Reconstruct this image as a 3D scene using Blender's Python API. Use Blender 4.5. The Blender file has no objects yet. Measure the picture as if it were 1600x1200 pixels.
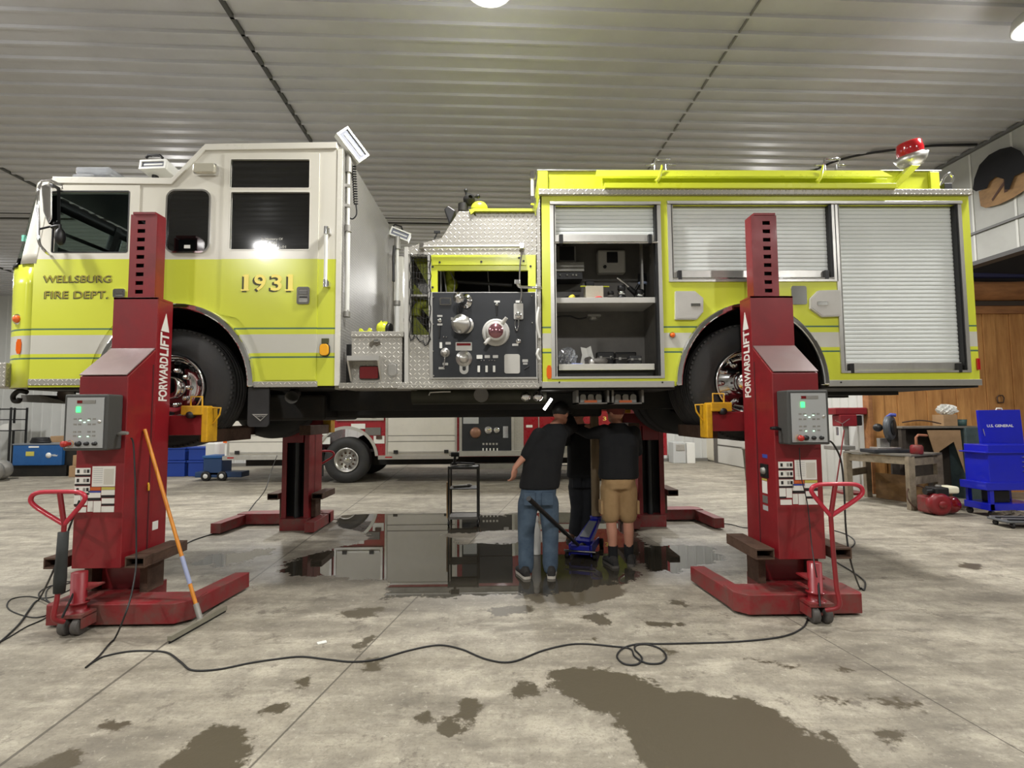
import bpy, bmesh, math, random
from mathutils import Vector, Matrix, Euler
from math import sin, cos, pi, radians, sqrt, atan2
random.seed(7)
SC = bpy.context.scene
COL = SC.collection
# ---------------- camera ----------------
F = 800.0; CAMH = 1.55
YAW, PITCH, ROLL = radians(1.0), math.atan(50 / F), radians(0.4)
CP = Vector((0, 0, CAMH))
FW = Vector((sin(YAW) * cos(PITCH), cos(YAW) * cos(PITCH), sin(PITCH)))
R0 = Vector((cos(YAW), -sin(YAW), 0)); U0 = R0.cross(FW)
RT = R0 * cos(ROLL) - U0 * sin(ROLL); UP = R0 * sin(ROLL) + U0 * cos(ROLL)
cam = bpy.data.cameras.new('camera'); cam.sensor_width = 36; cam.lens = 36 * F / 1600
cam.clip_start = 0.05; cam.clip_end = 100
camo = bpy.data.objects.new('camera', cam); COL.objects.link(camo)
camo.matrix_world = Matrix(((RT.x, UP.x, -FW.x, CP.x), (RT.y, UP.y, -FW.y, CP.y), (RT.z, UP.z, -FW.z, CP.z), (0, 0, 0, 1)))
SC.camera = camo
SC.view_settings.view_transform = 'Standard'; SC.view_settings.look = 'None'
SC.view_settings.gamma = 1; SC.view_settings.use_curve_mapping = False
SC.view_settings.exposure = 0.0
w = bpy.data.worlds.new('world'); SC.world = w; w.use_nodes = True
w.node_tree.nodes['Background'].inputs[0].default_value = (0.75, 0.8, 0.85, 1)
w.node_tree.nodes['Background'].inputs[1].default_value = 0.05
RA = radians(2.0)                       # the building is turned 2 degrees to the truck
def rm(x, y, z=0.0): return Vector((x * cos(RA) - y * sin(RA), x * sin(RA) + y * cos(RA), z))
CEIL = 5.5
LAMPS = [(-5.05, -1.15), (0.2, -1.15), (5.6, -1.15), (-5.3, 4.0), (0.05, 4.12), (5.2, 4.3), (-5.3, 8.9), (5.0, 8.7),
         (-5.3, 13.6), (0.2, 13.6), (5.2, 13.6), (-11, -1.15), (-11, 4.0), (-13, 12.2), (10.0, 3.4)]  # last lamp is unseen, added in the bay to light the plank wall
LPOW = 172
for i, (x, y) in enumerate(LAMPS):
    L = bpy.data.lights.new('high_bay_glow', 'AREA'); L.shape = 'DISK'; L.size = 0.36
    L.energy = LPOW * (1.1 if y > 8 else (1.15 if y < 0 else 0.8)); L.color = (1.0, 0.985, 0.96)
    lo = bpy.data.objects.new('high_bay_glow', L); COL.objects.link(lo); p = rm(x, y, CEIL - 0.36); lo.location = p
    L = bpy.data.lights.new('high_bay_side_glow', 'POINT'); L.shadow_soft_size = 0.15; L.energy = 22; L.color = (1.0, 0.985, 0.96)
    lo = bpy.data.objects.new('high_bay_side_glow', L); COL.objects.link(lo); lo.location = rm(x, y, CEIL - 0.52)

def ray(px, py): return RT * ((px - 800) / F) + UP * ((600 - py) / F) + FW
def at(px, py, Y):
    d = ray(px, py); return CP + d * (Y / d.y)
def flr(px, py, z=0.0):
    d = ray(px, py); return CP + d * ((z - CAMH) / d.z)

# ---------------- materials ----------------
MATS = {}
def srgb(c): return tuple(((v / 255) / 12.92 if v / 255 <= 0.04045 else ((v / 255 + 0.055) / 1.055) ** 2.4) for v in c) + (1,)
class NT:
    def __init__(s, name):
        s.m = bpy.data.materials.new(name); s.m.use_nodes = True; s.t = s.m.node_tree
        s.b = s.t.nodes['Principled BSDF']
    def n(s, typ, **kw):
        nd = s.t.nodes.new(typ)
        for k, v in kw.items(): setattr(nd, k, v)
        return nd
    def l(s, a, b): s.t.links.new(a, b)
    def math(s, op, a, b=None, c=None):
        nd = s.n('ShaderNodeMath', operation=op)
        for i, v in enumerate((a, b, c)):
            if v is None: continue
            if isinstance(v, (int, float)): nd.inputs[i].default_value = v
            else: s.l(v, nd.inputs[i])
        return nd.outputs[0]
    def coord(s, kind='Object'): return s.n('ShaderNodeTexCoord').outputs[kind]
    def noise(s, vec, scale, detail=4, rough=.55, mapping=None):
        nd = s.n('ShaderNodeTexNoise'); nd.inputs['Scale'].default_value = scale
        nd.inputs['Detail'].default_value = detail; nd.inputs['Roughness'].default_value = rough
        if mapping:
            mp = s.n('ShaderNodeMapping'); mp.inputs['Scale'].default_value = mapping[0]
            if len(mapping) > 1: mp.inputs['Rotation'].default_value = mapping[1]
            s.l(vec, mp.inputs[0]); vec = mp.outputs[0]
        s.l(vec, nd.inputs['Vector']); return nd.outputs['Fac']
    def ramp(s, fac, stops, interp='LINEAR'):
        r = s.n('ShaderNodeValToRGB'); r.color_ramp.interpolation = interp
        e = r.color_ramp.elements
        while len(e) < len(stops): e.new(0.5)
        for el, (p, c) in zip(e, stops):
            el.position = p; el.color = c if len(c) == 4 else tuple(c) + (1,)
        s.l(fac, r.inputs[0]); return r.outputs[0]
    def mix(s, fac, a, b, blend='MIX'):
        nd = s.n('ShaderNodeMix', data_type='RGBA', blend_type=blend)
        for i, v in ((0, fac), (6, a), (7, b)):
            if isinstance(v, (int, float)): nd.inputs[i].default_value = v
            elif isinstance(v, tuple): nd.inputs[i].default_value = v
            else: s.l(v, nd.inputs[i])
        return nd.outputs[2]
    def bump(s, h, dist=.01, strength=.5):
        b = s.n('ShaderNodeBump'); b.inputs['Distance'].default_value = dist; b.inputs['Strength'].default_value = strength
        s.l(h, b.inputs['Height']); s.l(b.outputs[0], s.b.inputs['Normal'])
def mat(name, rgb, rough=.5, metal=0.0, dirt=0.0, coat=0.0, emit=0, bump=0.0, nscale=6.0, alpha=None, trans=0.0, noise_col=None):
    if name in MATS: return MATS[name]
    t = NT(name); c = srgb(rgb); b = t.b
    b.inputs['Base Color'].default_value = c; b.inputs['Roughness'].default_value = rough; b.inputs['Metallic'].default_value = metal
    if coat: b.inputs['Coat Weight'].default_value = coat; b.inputs['Coat Roughness'].default_value = .06
    co = t.coord()
    if dirt or noise_col:
        nz = t.noise(co, nscale, 6, .65)
        f = t.ramp(nz, [(0.38, (0, 0, 0)), (0.72, (1, 1, 1))])
        dc = srgb(noise_col) if noise_col else tuple(v * .45 for v in c[:3]) + (1,)
        f2 = t.math('MULTIPLY', f, dirt or .5)
        t.l(t.mix(f2, c, dc), b.inputs['Base Color'])
        t.l(t.math('MULTIPLY_ADD', f, .12, rough), b.inputs['Roughness'])
    if bump: t.bump(t.noise(co, nscale * 9, 5), .004, bump)
    if emit: b.inputs['Emission Color'].default_value = c; b.inputs['Emission Strength'].default_value = emit
    if trans: b.inputs['Transmission Weight'].default_value = trans
    if alpha is not None: b.inputs['Alpha'].default_value = alpha
    MATS[name] = t.m; return t.m
def striped(name, base, zs, rough=.22):
    """base paint with constant bands by height: zs = [(z, rgb)...] from low to high"""
    t = NT(name); sp = t.n('ShaderNodeSeparateXYZ'); t.l(t.coord(), sp.inputs[0])
    f = t.math('MULTIPLY', sp.outputs[2], .25)
    r = t.ramp(f, [(z * .25, srgb(c)) for z, c in zs], 'CONSTANT')
    nz = t.noise(t.coord(), 2.2, 5, .6)
    t.l(t.mix(t.math('MULTIPLY', nz, .18), r, (.55, .5, .3, 1), 'MULTIPLY'), t.b.inputs['Base Color'])
    t.b.inputs['Roughness'].default_value = rough; t.b.inputs['Coat Weight'].default_value = .35; t.b.inputs['Coat Roughness'].default_value = .05
    MATS[name] = t.m; return t.m
def diamond(name, rgb, cell=.04, metal=.45, rough=.42, axes='side'):
    t = NT(name); sp = t.n('ShaderNodeSeparateXYZ'); t.l(t.coord(), sp.inputs[0])
    X, Y, Z = sp.outputs
    if axes == 'side': s_, t_ = t.math('ADD', X, Y), Z
    else: s_, t_ = X, Y
    u = t.math('DIVIDE', s_, cell); v = t.math('DIVIDE', t_, cell)
    cu, cv = t.math('FLOOR', u), t.math('FLOOR', v)
    par = t.math('FLOORED_MODULO', t.math('ADD', cu, cv), 2.0)
    fu = t.math('SUBTRACT', t.math('SUBTRACT', u, cu), .5); fv = t.math('SUBTRACT', t.math('SUBTRACT', v, cv), .5)
    a = t.math('ADD', fu, fv); b = t.math('SUBTRACT', fu, fv)
    a2 = t.math('MULTIPLY', a, a); b2 = t.math('MULTIPLY', b, b)
    A = t.math('ADD', t.math('MULTIPLY', a2, par), t.math('MULTIPLY', b2, t.math('SUBTRACT', 1.0, par)))
    B = t.math('ADD', t.math('MULTIPLY', b2, par), t.math('MULTIPLY', a2, t.math('SUBTRACT', 1.0, par)))
    d = t.math('ADD', t.math('MULTIPLY', A, 2.6), t.math('MULTIPLY', B, 26.0))
    h = t.math('MINIMUM', t.math('SMOOTH_MAX', t.math('SUBTRACT', 1.0, d), 0.0, .1), 1.0)
    nz = t.noise(t.coord(), 5, 5, .6)
    c = srgb(rgb); t.l(t.mix(h, t.mix(t.math('MULTIPLY', nz, .5), tuple(v * .62 for v in c[:3]) + (1,), tuple(v * .40 for v in c[:3]) + (1,)), c), t.b.inputs['Base Color'])
    t.b.inputs['Metallic'].default_value = metal; t.b.inputs['Roughness'].default_value = rough
    t.bump(h, .006, .6); MATS[name] = t.m; return t.m
def wood(name, a, b_, axis=(1, 1, 6), plank=None, rough=.75):
    t = NT(name); co = t.coord(); nz = t.noise(co, 3.5, 8, .65, mapping=(axis,))
    n2 = t.noise(co, 1.3, 3)
    c = t.ramp(t.math('ADD', t.math('MULTIPLY', nz, .7), t.math('MULTIPLY', n2, .3)), [(.3, srgb(b_)), (.62, srgb(a))])
    if plank:
        sp = t.n('ShaderNodeSeparateXYZ'); t.l(co, sp.inputs[0])
        u = t.math('DIVIDE', sp.outputs[0], plank); fl = t.math('FLOOR', u); fr = t.math('SUBTRACT', u, fl)
        wn = t.n('ShaderNodeTexWhiteNoise', noise_dimensions='1D'); t.l(fl, wn.inputs['W'])
        c = t.mix(t.math('MULTIPLY', wn.outputs['Value'], .45), c, srgb(b_))
    t.l(c, t.b.inputs['Base Color']); t.b.inputs['Roughness'].default_value = rough; t.bump(nz, .004, .5)
    MATS[name] = t.m; return t.m
M = MATS
RED = mat('lift_red', (134, 24, 32), .38, 0, .55, coat=.25, nscale=3.0, noise_col=(92, 22, 26))
REDD = mat('worn_red_steel', (128, 26, 32), .5, 0, .8, nscale=7, noise_col=(96, 82, 72), bump=.2)
RUST = mat('dirty_brown_steel', (92, 70, 56), .7, .3, .7, nscale=9, noise_col=(60, 44, 36), bump=.4)
BLK = mat('black_plastic', (22, 22, 23), .45)
BLKM = mat('undercarriage_black', (20, 20, 20), .6, .2, .6, nscale=4, noise_col=(52, 48, 40), bump=.3)
RUB = mat('tire_rubber', (38, 38, 39), .62, 0, .5, nscale=5, noise_col=(64, 62, 58), bump=.35)
CHR = mat('polished_chrome', (225, 225, 226), .09, 1)
ALU = mat('satin_aluminium', (205, 203, 198), .33, .85, .35, nscale=4)
ALUD = mat('dull_aluminium', (160, 158, 152), .5, .6, .5, nscale=5)
DIA = diamond('diamond_plate', (214, 210, 200))
DIAF = diamond('fine_diamond_plate', (200, 197, 190), .028, .5, .42)
DIAT = diamond('diamond_plate_top', (200, 196, 186), .04, .75, .36, 'top')
YEL = mat('lime_yellow_paint', (216, 224, 58), .25, 0, .12, coat=.3, nscale=2)
YELD = mat('lime_paint_inner', (130, 138, 22), .5, 0, .5, nscale=4)
WHT = mat('cab_white_paint', (222, 219, 208), .25, 0, .1, coat=.3, nscale=2)
SHUT = mat('shutter_slats', (226, 230, 228), .45, .05, .08, nscale=3)
GLD = mat('dark_glass', (6, 8, 9), .04, 0, coat=1)
GLT = mat('tinted_clear_glass', (190, 205, 205), .02, 0, trans=1.0)
GLT.node_tree.nodes['Principled BSDF'].inputs['IOR'].default_value = 1.02
WSH = mat('windshield_glass', (215, 228, 220), .02, 0, trans=1.0)
WSH.node_tree.nodes['Principled BSDF'].inputs['IOR'].default_value = 1.05
GRYP = mat('compartment_grey', (112, 109, 104), .5, .1, .4, nscale=4)
GRYL = mat('light_grey_paint', (190, 188, 182), .45, 0, .2, nscale=4)
PANEL = mat('pump_panel_black', (28, 31, 36), .42, 0, .35, nscale=5, noise_col=(44, 46, 50))
AMB = mat('amber_lens', (228, 98, 20), .2, coat=.6)
AMBY = mat('amber_yellow_lens', (246, 176, 40), .2, coat=.6)
REDL = mat('red_lens', (170, 12, 24), .15, coat=.8)
REDF = mat('red_lens_dark', (110, 8, 16), .2, coat=.6)
YOR = mat('adapter_yellow', (212, 160, 22), .45, 0, .6, nscale=8, noise_col=(120, 84, 26), bump=.2)
BOXG = mat('control_box_grey', (68, 68, 66), .5, 0, .2)
FACE = mat('control_face_silver', (176, 178, 178), .4, .2)
GRN = mat('green_indicator', (60, 240, 110), .4, emit=3)
GRNW = mat('pale_indicator', (200, 255, 220), .4, emit=1.5)
WHL = mat('white_decal', (222, 220, 212), .5)
DRK = mat('decal_black', (30, 28, 28), .5)
ORD = mat('decal_orange', (190, 92, 40), .5)
BLUD = mat('decal_blue', (58, 70, 150), .5)
GOLD = mat('gold_leaf', (252, 232, 116), .4, 0)
OLV = mat('letter_shade_olive', (66, 68, 30), .5)
OLV2 = mat('letter_gold_olive', (150, 138, 40), .45)
BLUJ = mat('jack_blue', (22, 30, 150), .35, 0, .3, coat=.3, nscale=9)
BLUT = mat('tool_chest_blue', (10, 26, 178), .3, 0, .15, coat=.4)
BLUW = mat('welder_blue', (32, 88, 148), .45, 0, .3)
BLUB = mat('bin_blue', (22, 60, 150), .45)
WOODP = wood('pine_planks', (214, 160, 96), (150, 96, 48), (3, 3, .35), .27)
WOODL = wood('log_wood', (176, 122, 76), (110, 70, 40), (.4, 2, 2))
WOODG = wood('weathered_wood', (150, 138, 118), (98, 86, 70), (2, 2, 2))
WOODB = wood('plywood_brown', (150, 116, 74), (92, 66, 40), (1, 1, 2))
TIMB = wood('timber_post', (138, 120, 92), (96, 80, 58), (4, 4, .4))
CARD = mat('cardboard', (172, 140, 104), .85, 0, .3)
CLOTHK = mat('black_cloth', (20, 21, 23), .9, 0, .4, nscale=12, noise_col=(30, 31, 34))
JEAN = mat('blue_denim', (82, 99, 116), .9, 0, .7, nscale=7, noise_col=(44, 60, 80), bump=.3)
JEAND = mat('dark_trousers', (24, 26, 30), .9, 0, .4)
KHAK = mat('khaki_cotton', (168, 138, 98), .9, 0, .5, nscale=7, noise_col=(138, 110, 74), bump=.3)
SKIN = mat('skin', (196, 142, 118), .55, 0, .3, nscale=9, noise_col=(178, 116, 96))
HAIR = mat('brown_hair', (60, 44, 34), .8)
CAPR = mat('faded_red_cap', (112, 52, 44), .85)
SHOE = mat('dark_shoes', (48, 46, 44), .8, 0, .4)
SHOEW = mat('pale_shoe_sole', (190, 184, 172), .7)
SHOEB = mat('brown_boot', (84, 58, 42), .7)
MESHC = mat('net_cord', (30, 30, 30), .8)
CLR = mat('clear_plastic', (235, 238, 242), .12, 0, trans=.75)
WPL = mat('white_plastic', (226, 226, 220), .35)
ORW = wood('orange_pole_wood', (216, 142, 44), (180, 104, 26), (6, 6, .5), rough=.4)
CORD = mat('black_cord', (26, 26, 26), .55)

# ---------------- mesh builder ----------------
class MB:
    def __init__(s): s.v = []; s.f = []; s.mi = []; s.sm = []; s.m = 0
    def add(s, vs, fs, smooth=False):
        o = len(s.v); s.v += [tuple(v) for v in vs]
        for f in fs: s.f.append(tuple(i + o for i in f)); s.mi.append(s.m); s.sm.append(smooth)
        return s
    def box(s, x0, x1, y0, y1, z0, z1, rot=None, piv=None):
        vs = [Vector((x, y, z)) for z in (z0, z1) for y in (y0, y1) for x in (x0, x1)]
        if rot is not None:
            p = Vector(piv) if piv is not None else Vector(((x0 + x1) / 2, (y0 + y1) / 2, (z0 + z1) / 2))
            vs = [rot @ (v - p) + p for v in vs]
        return s.add(vs, [(0, 2, 3, 1), (4, 5, 7, 6), (0, 1, 5, 4), (2, 6, 7, 3), (0, 4, 6, 2), (1, 3, 7, 5)])
    def prism(s, poly, y0, y1):                     # poly of (x, z), extruded along y
        n = len(poly); vs = [(x, y0, z) for x, z in poly] + [(x, y1, z) for x, z in poly]
        fs = [tuple(range(n)), tuple(range(2 * n - 1, n - 1, -1))] + [(i, i + n, (i + 1) % n + n, (i + 1) % n) for i in range(n)]
        return s.add(vs, fs)
    def prismx(s, poly, x0, x1):                    # poly of (y, z)
        n = len(poly); vs = [(x0, y, z) for y, z in poly] + [(x1, y, z) for y, z in poly]
        fs = [tuple(range(n)), tuple(range(2 * n - 1, n - 1, -1))] + [(i, i + n, (i + 1) % n + n, (i + 1) % n) for i in range(n)]
        return s.add(vs, fs)
    def prismz(s, poly, z0, z1):
        n = len(poly); vs = [(x, y, z0) for x, y in poly] + [(x, y, z1) for x, y in poly]
        fs = [tuple(range(n)), tuple(range(2 * n - 1, n - 1, -1))] + [(i, i + n, (i + 1) % n + n, (i + 1) % n) for i in range(n)]
        return s.add(vs, fs)
    def loft(s, rings, cap=True, closed=True, smooth=True):
        n = len(rings[0]); vs = [v for r in rings for v in r]; fs = []
        for i in range(len(rings) - 1):
            for j in range(n if closed else n - 1):
                k = (j + 1) % n; fs.append((i * n + j, i * n + k, (i + 1) * n + k, (i + 1) * n + j))
        s.add(vs, fs, smooth)
        if cap and closed: s.add(rings[0], [tuple(range(n - 1, -1, -1))]); s.add(rings[-1], [tuple(range(n))])
        return s
    def tube(s, pts, r, n=10, cap=True):
        pts = [Vector(p) for p in pts]; rs = r if isinstance(r, (list, tuple)) else [r] * len(pts)
        rings = []; prev = None
        for i, p in enumerate(pts):
            d = (pts[min(i + 1, len(pts) - 1)] - pts[max(i - 1, 0)])
            if d.length < 1e-9: d = Vector((0, 0, 1))
            d.normalize()
            if prev is None: a = d.orthogonal().normalized()
            else:
                a = prev - d * prev.dot(d)
                a = a.normalized() if a.length > 1e-6 else d.orthogonal().normalized()
            prev = a; b = d.cross(a)
            rings.append([p + (a * cos(2 * pi * k / n) + b * sin(2 * pi * k / n)) * rs[i] for k in range(n)])
        return s.loft(rings, cap)
    def cyl(s, a, b, r, r2=None, n=20): return s.tube([a, b], [r, r if r2 is None else r2], n)
    def lathe(s, c, axis, prof, n=32, ang=2 * pi):   # prof of (along, radius)
        c = Vector(c); axis = Vector(axis).normalized(); a = axis.orthogonal().normalized(); b = axis.cross(a)
        rings = [[c + axis * h + (a * cos(2 * pi * k / n) + b * sin(2 * pi * k / n)) * max(r, 1e-4) for k in range(n)] for h, r in prof]
        return s.loft(rings, False)
    def ell(s, c, rx, ry, rz, n=16, rot=None):
        c = Vector(c); rings = []
        for i in range(n // 2 + 1):
            t = pi * i / (n // 2); q = []
            for k in range(n):
                v = Vector((rx * max(sin(t), 1e-3) * cos(2 * pi * k / n), ry * max(sin(t), 1e-3) * sin(2 * pi * k / n), rz * cos(t)))
                if rot is not None: v = rot @ v
                q.append(c + v)
            rings.append(q)
        return s.loft(rings, False)
    def spring(s, a, b, r, wr, turns, n=8):
        a, b = Vector(a), Vector(b); d = (b - a); ax = d.normalized(); u = ax.orthogonal().normalized(); v = ax.cross(u)
        N = turns * 10
        return s.tube([a + d * (i / N) + (u * cos(2 * pi * i / 10) + v * sin(2 * pi * i / 10)) * r for i in range(N + 1)], wr, n)

def mkobj(name, mb, m=None, parent=None, bevel=0.0, recalc=True):
    me = bpy.data.meshes.new(name); me.from_pydata(mb.v, [], mb.f); me.update()
    ms = m if isinstance(m, (list, tuple)) else [m]
    for k in ms: me.materials.append(k)
    for p, i, sm in zip(me.polygons, mb.mi, mb.sm): p.material_index = i; p.use_smooth = sm
    if recalc:
        bm = bmesh.new(); bm.from_mesh(me); bmesh.ops.recalc_face_normals(bm, faces=bm.faces); bm.to_mesh(me); bm.free()
    o = bpy.data.objects.new(name, me); COL.objects.link(o)
    if bevel:
        bv = o.modifiers.new('bevel', 'BEVEL'); bv.width = bevel; bv.segments = 2; bv.limit_method = 'ANGLE'; bv.angle_limit = radians(40)
    if parent is not None:
        o.parent = parent
        if parent.get('_w'): o.matrix_parent_inverse = Matrix.Translation(-Vector(parent['_w']))
        if 'w_' in parent: pass
    return o
def part(name, mb, m, parent, bevel=0.0, label=None):
    """parent may be a thing built in world coordinates (its '_w' says where its base stands) or a part of one"""
    o = mkobj(name, mb, m, parent, bevel)
    if label: o['label'] = label
    return o
def thing(name, label, cat, loc=(0, 0, 0), group=None, world=True, rotz=0.0):
    o = bpy.data.objects.new(name, None); COL.objects.link(o); o.location = loc; o.rotation_euler = (0, 0, rotz)
    o.empty_display_size = .1
    o['label'] = label; o['category'] = cat
    if group: o['group'] = group
    if world: o['_w'] = tuple(loc)
    return o
def tag(o, label, cat, group=None):
    o['label'] = label; o['category'] = cat
    if group: o['group'] = group
    return o
def struct(name, mb, m, bevel=0):
    o = mkobj(name, mb, m, None, bevel); o['kind'] = 'structure'; return o
def curve_mesh(name, outer, holes, y0, y1):
    """flat plate in x-z with holes, thickness y0..y1, as mesh data in an MB"""
    cu = bpy.data.curves.new('tmp', 'CURVE'); cu.dimensions = '2D'; cu.fill_mode = 'BOTH'; cu.extrude = abs(y1 - y0) / 2
    for lp in [outer] + list(holes):
        sp = cu.splines.new('POLY'); sp.points.add(len(lp) - 1)
        for p, (x, z) in zip(sp.points, lp): p.co = (x, z, 0, 1)
        sp.use_cyclic_u = True
    return cu2mb(cu, lambda v: (v.x, (y0 + y1) / 2 - v.z, v.y))
def cu2mb(cu, fn):
    o = bpy.data.objects.new('tmp', cu); COL.objects.link(o)
    dg = bpy.context.evaluated_depsgraph_get(); dg.update()
    me = bpy.data.meshes.new_from_object(o.evaluated_get(dg))
    mb = MB(); mb.add([fn(v.co) for v in me.vertices], [tuple(p.vertices) for p in me.polygons])
    bpy.data.objects.remove(o); bpy.data.curves.remove(cu); bpy.data.meshes.remove(me)
    return mb
def text_mb(s, x0, z0, x1, z1, y, thick=.002, offset=0.0, shear=0.0, fn=None, bold=0.0):
    cu = bpy.data.curves.new('tmp', 'FONT'); cu.body = s; cu.size = 1; cu.extrude = 0.5; cu.shear = shear; cu.resolution_u = 3
    cu.offset = bold
    mb = cu2mb(cu, lambda v: (v.x, v.y, v.z))
    xs = [v[0] for v in mb.v]; ys = [v[1] for v in mb.v]
    a, b, c, d = min(xs), max(xs), min(ys), max(ys)
    out = []
    for x, yy, zz in mb.v:
        u = (x - a) / (b - a); v = (yy - c) / (d - c)
        p = (x0 + (x1 - x0) * u, y - zz * thick, z0 + (z1 - z0) * v)
        out.append(fn(p) if fn else p)
    mb.v = out; return mb
def arc(cx, cz, rx, rz, a0, a1, n=24): return [(cx + rx * cos(radians(a0 + (a1 - a0) * i / n)), cz + rz * sin(radians(a0 + (a1 - a0) * i / n))) for i in range(n + 1)]
def rrect(x0, z0, x1, z1, r, n=5):
    x0, x1 = min(x0, x1), max(x0, x1); z0, z1 = min(z0, z1), max(z0, z1)
    return arc(x1 - r, z1 - r, r, r, 0, 90, n) + arc(x0 + r, z1 - r, r, r, 90, 180, n) + arc(x0 + r, z0 + r, r, r, 180, 270, n) + arc(x1 - r, z0 + r, r, r, 270, 360, n)
def smooth_path(pts, k=6):
    pts = [Vector(p) for p in pts]; out = []
    P = [pts[0]] + pts + [pts[-1]]
    for i in range(1, len(P) - 2):
        a, b, c, d = P[i - 1], P[i], P[i + 1], P[i + 2]
        for j in range(k):
            t = j / k; out.append(.5 * ((2 * b) + (c - a) * t + (2 * a - 5 * b + 4 * c - d) * t * t + (3 * b - a - 3 * c + d) * t ** 3))
    out.append(pts[-1]); return out
def remesh(o, vox, smooth=6, fac=.5):
    r = o.modifiers.new('r', 'REMESH'); r.mode = 'VOXEL'; r.voxel_size = vox; r.use_smooth_shade = True
    s = o.modifiers.new('s', 'SMOOTH'); s.iterations = smooth; s.factor = fac
    dg = bpy.context.evaluated_depsgraph_get(); dg.update()
    me = bpy.data.meshes.new_from_object(o.evaluated_get(dg)); ms = [m for m in o.data.materials]
    o.modifiers.clear(); o.data = me; me.materials.clear()
    for m in ms: me.materials.append(m)
    for p in me.polygons: p.use_smooth = True
    return o
# ---------------- the building ----------------
def room_box(mb, x0, x1, y0, y1, z0, z1):
    p = [rm(x, y, z) for z in (z0, z1) for y in (y0, y1) for x in (x0, x1)]
    return mb.add(p, [(0, 2, 3, 1), (4, 5, 7, 6), (0, 1, 5, 4), (2, 6, 7, 3), (0, 4, 6, 2), (1, 3, 7, 5)])
XL, XR, YB, YF = -17.0, 7.5, -9.0, 17.0
# concrete floor, with wet patches held as distance fields on its points
def seg(p, a, b):
    ax, ay = a; bx, by = b; dx, dy = bx - ax, by - ay
    t = max(0, min(1, ((p[0] - ax) * dx + (p[1] - ay) * dy) / (dx * dx + dy * dy + 1e-9)))
    return math.hypot(p[0] - ax - t * dx, p[1] - ay - t * dy)
def poly_sd(p, poly):
    d = 1e9; ins = False; n = len(poly)
    for i in range(n):
        a, b = poly[i], poly[(i + 1) % n]; d = min(d, seg(p, a, b))
        if (a[1] > p[1]) != (b[1] > p[1]) and p[0] < (b[0] - a[0]) * (p[1] - a[1]) / (b[1] - a[1]) + a[0]: ins = not ins
    return d if ins else -d
def fp(pts): return [(flr(x, y).x, flr(x, y).y) for x, y in pts]
PUD = [fp([(575, 797), (705, 798), (830, 800), (960, 795), (985, 812), (1010, 860), (985, 905), (900, 925), (760, 932), (600, 935), (596, 905), (480, 900), (430, 895), (470, 870), (520, 856), (590, 838), (535, 826), (520, 812), (545, 800)]),
       fp([(1000, 856), (1060, 850), (1110, 856), (1135, 876), (1100, 880), (1060, 896), (1010, 890), (990, 875)]),
       fp([(330, 868), (420, 858), (430, 866), (350, 884), (300, 882)])]
DRY = [fp([(690, 835), (800, 828), (900, 832), (880, 846), (790, 848), (720, 850)]), fp([(745, 795), (800, 800), (790, 806), (750, 806)])]
MUD = [fp([(850, 1058), (880, 1042), (960, 1046), (1040, 1075), (1130, 1085), (1200, 1105), (1265, 1150), (1300, 1140), (1340, 1190), (1380, 1260), (1000, 1260), (990, 1180), (960, 1120), (900, 1100)]),
       fp([(290, 1160), (340, 1132), (395, 1150), (380, 1195), (400, 1260), (220, 1260), (260, 1200)]),
       fp([(60, 1196), (120, 1172), (100, 1215), (20, 1260), (0, 1210)]),
       fp([(905, 962), (945, 958), (962, 975), (930, 978)]), fp([(1000, 968), (1060, 972), (1068, 982), (1020, 978)]),
       fp([(150, 1120), (205, 1130), (190, 1148), (165, 1142)]), fp([(720, 1095), (745, 1085), (745, 1135), (725, 1135)]),
       fp([(460, 1065), (490, 1052), (495, 1066), (470, 1076)]), fp([(1160, 1025), (1250, 1040), (1245, 1048), (1170, 1034)]),
       fp([(1300, 1038), (1345, 1050), (1340, 1054), (1302, 1046)]), fp([(1350, 1085), (1400, 1090), (1440, 1105), (1410, 1106), (1360, 1096)]),
       fp([(1370, 1140), (1420, 1148), (1425, 1160), (1380, 1156)]), fp([(420, 1098), (445, 1100), (430, 1112), (418, 1108)]),
       fp([(540, 1010), (600, 985), (615, 970), (560, 1020)]), fp([(640, 1110), (668, 1104), (672, 1128), (648, 1130)]), fp([(690, 1120), (712, 1116), (710, 1150), (692, 1148)]), fp([(800, 1076), (828, 1068), (836, 1082), (806, 1092)]), fp([(560, 1040), (590, 1030), (600, 1042), (570, 1052)]), fp([(1270, 1090), (1330, 1092), (1335, 1104), (1280, 1104)]), fp([(1380, 1150), (1415, 1142), (1424, 1158), (1390, 1162)]), fp([(1500, 878), (1535, 882), (1530, 890), (1502, 886)]), fp([(760, 950), (830, 945), (835, 956), (770, 962)]), fp([(850, 905), (960, 900), (980, 930), (900, 945), (800, 935)]), fp([(520, 955), (600, 950), (590, 962), (530, 966)]), fp([(905, 1000), (935, 995), (930, 1008)]), fp([(1040, 940), (1075, 935), (1070, 948)]), fp([(745, 880), (800, 885), (790, 900), (740, 895)]), fp([(1030, 1012), (1060, 1020), (1058, 1028), (1036, 1024)])]
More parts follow.
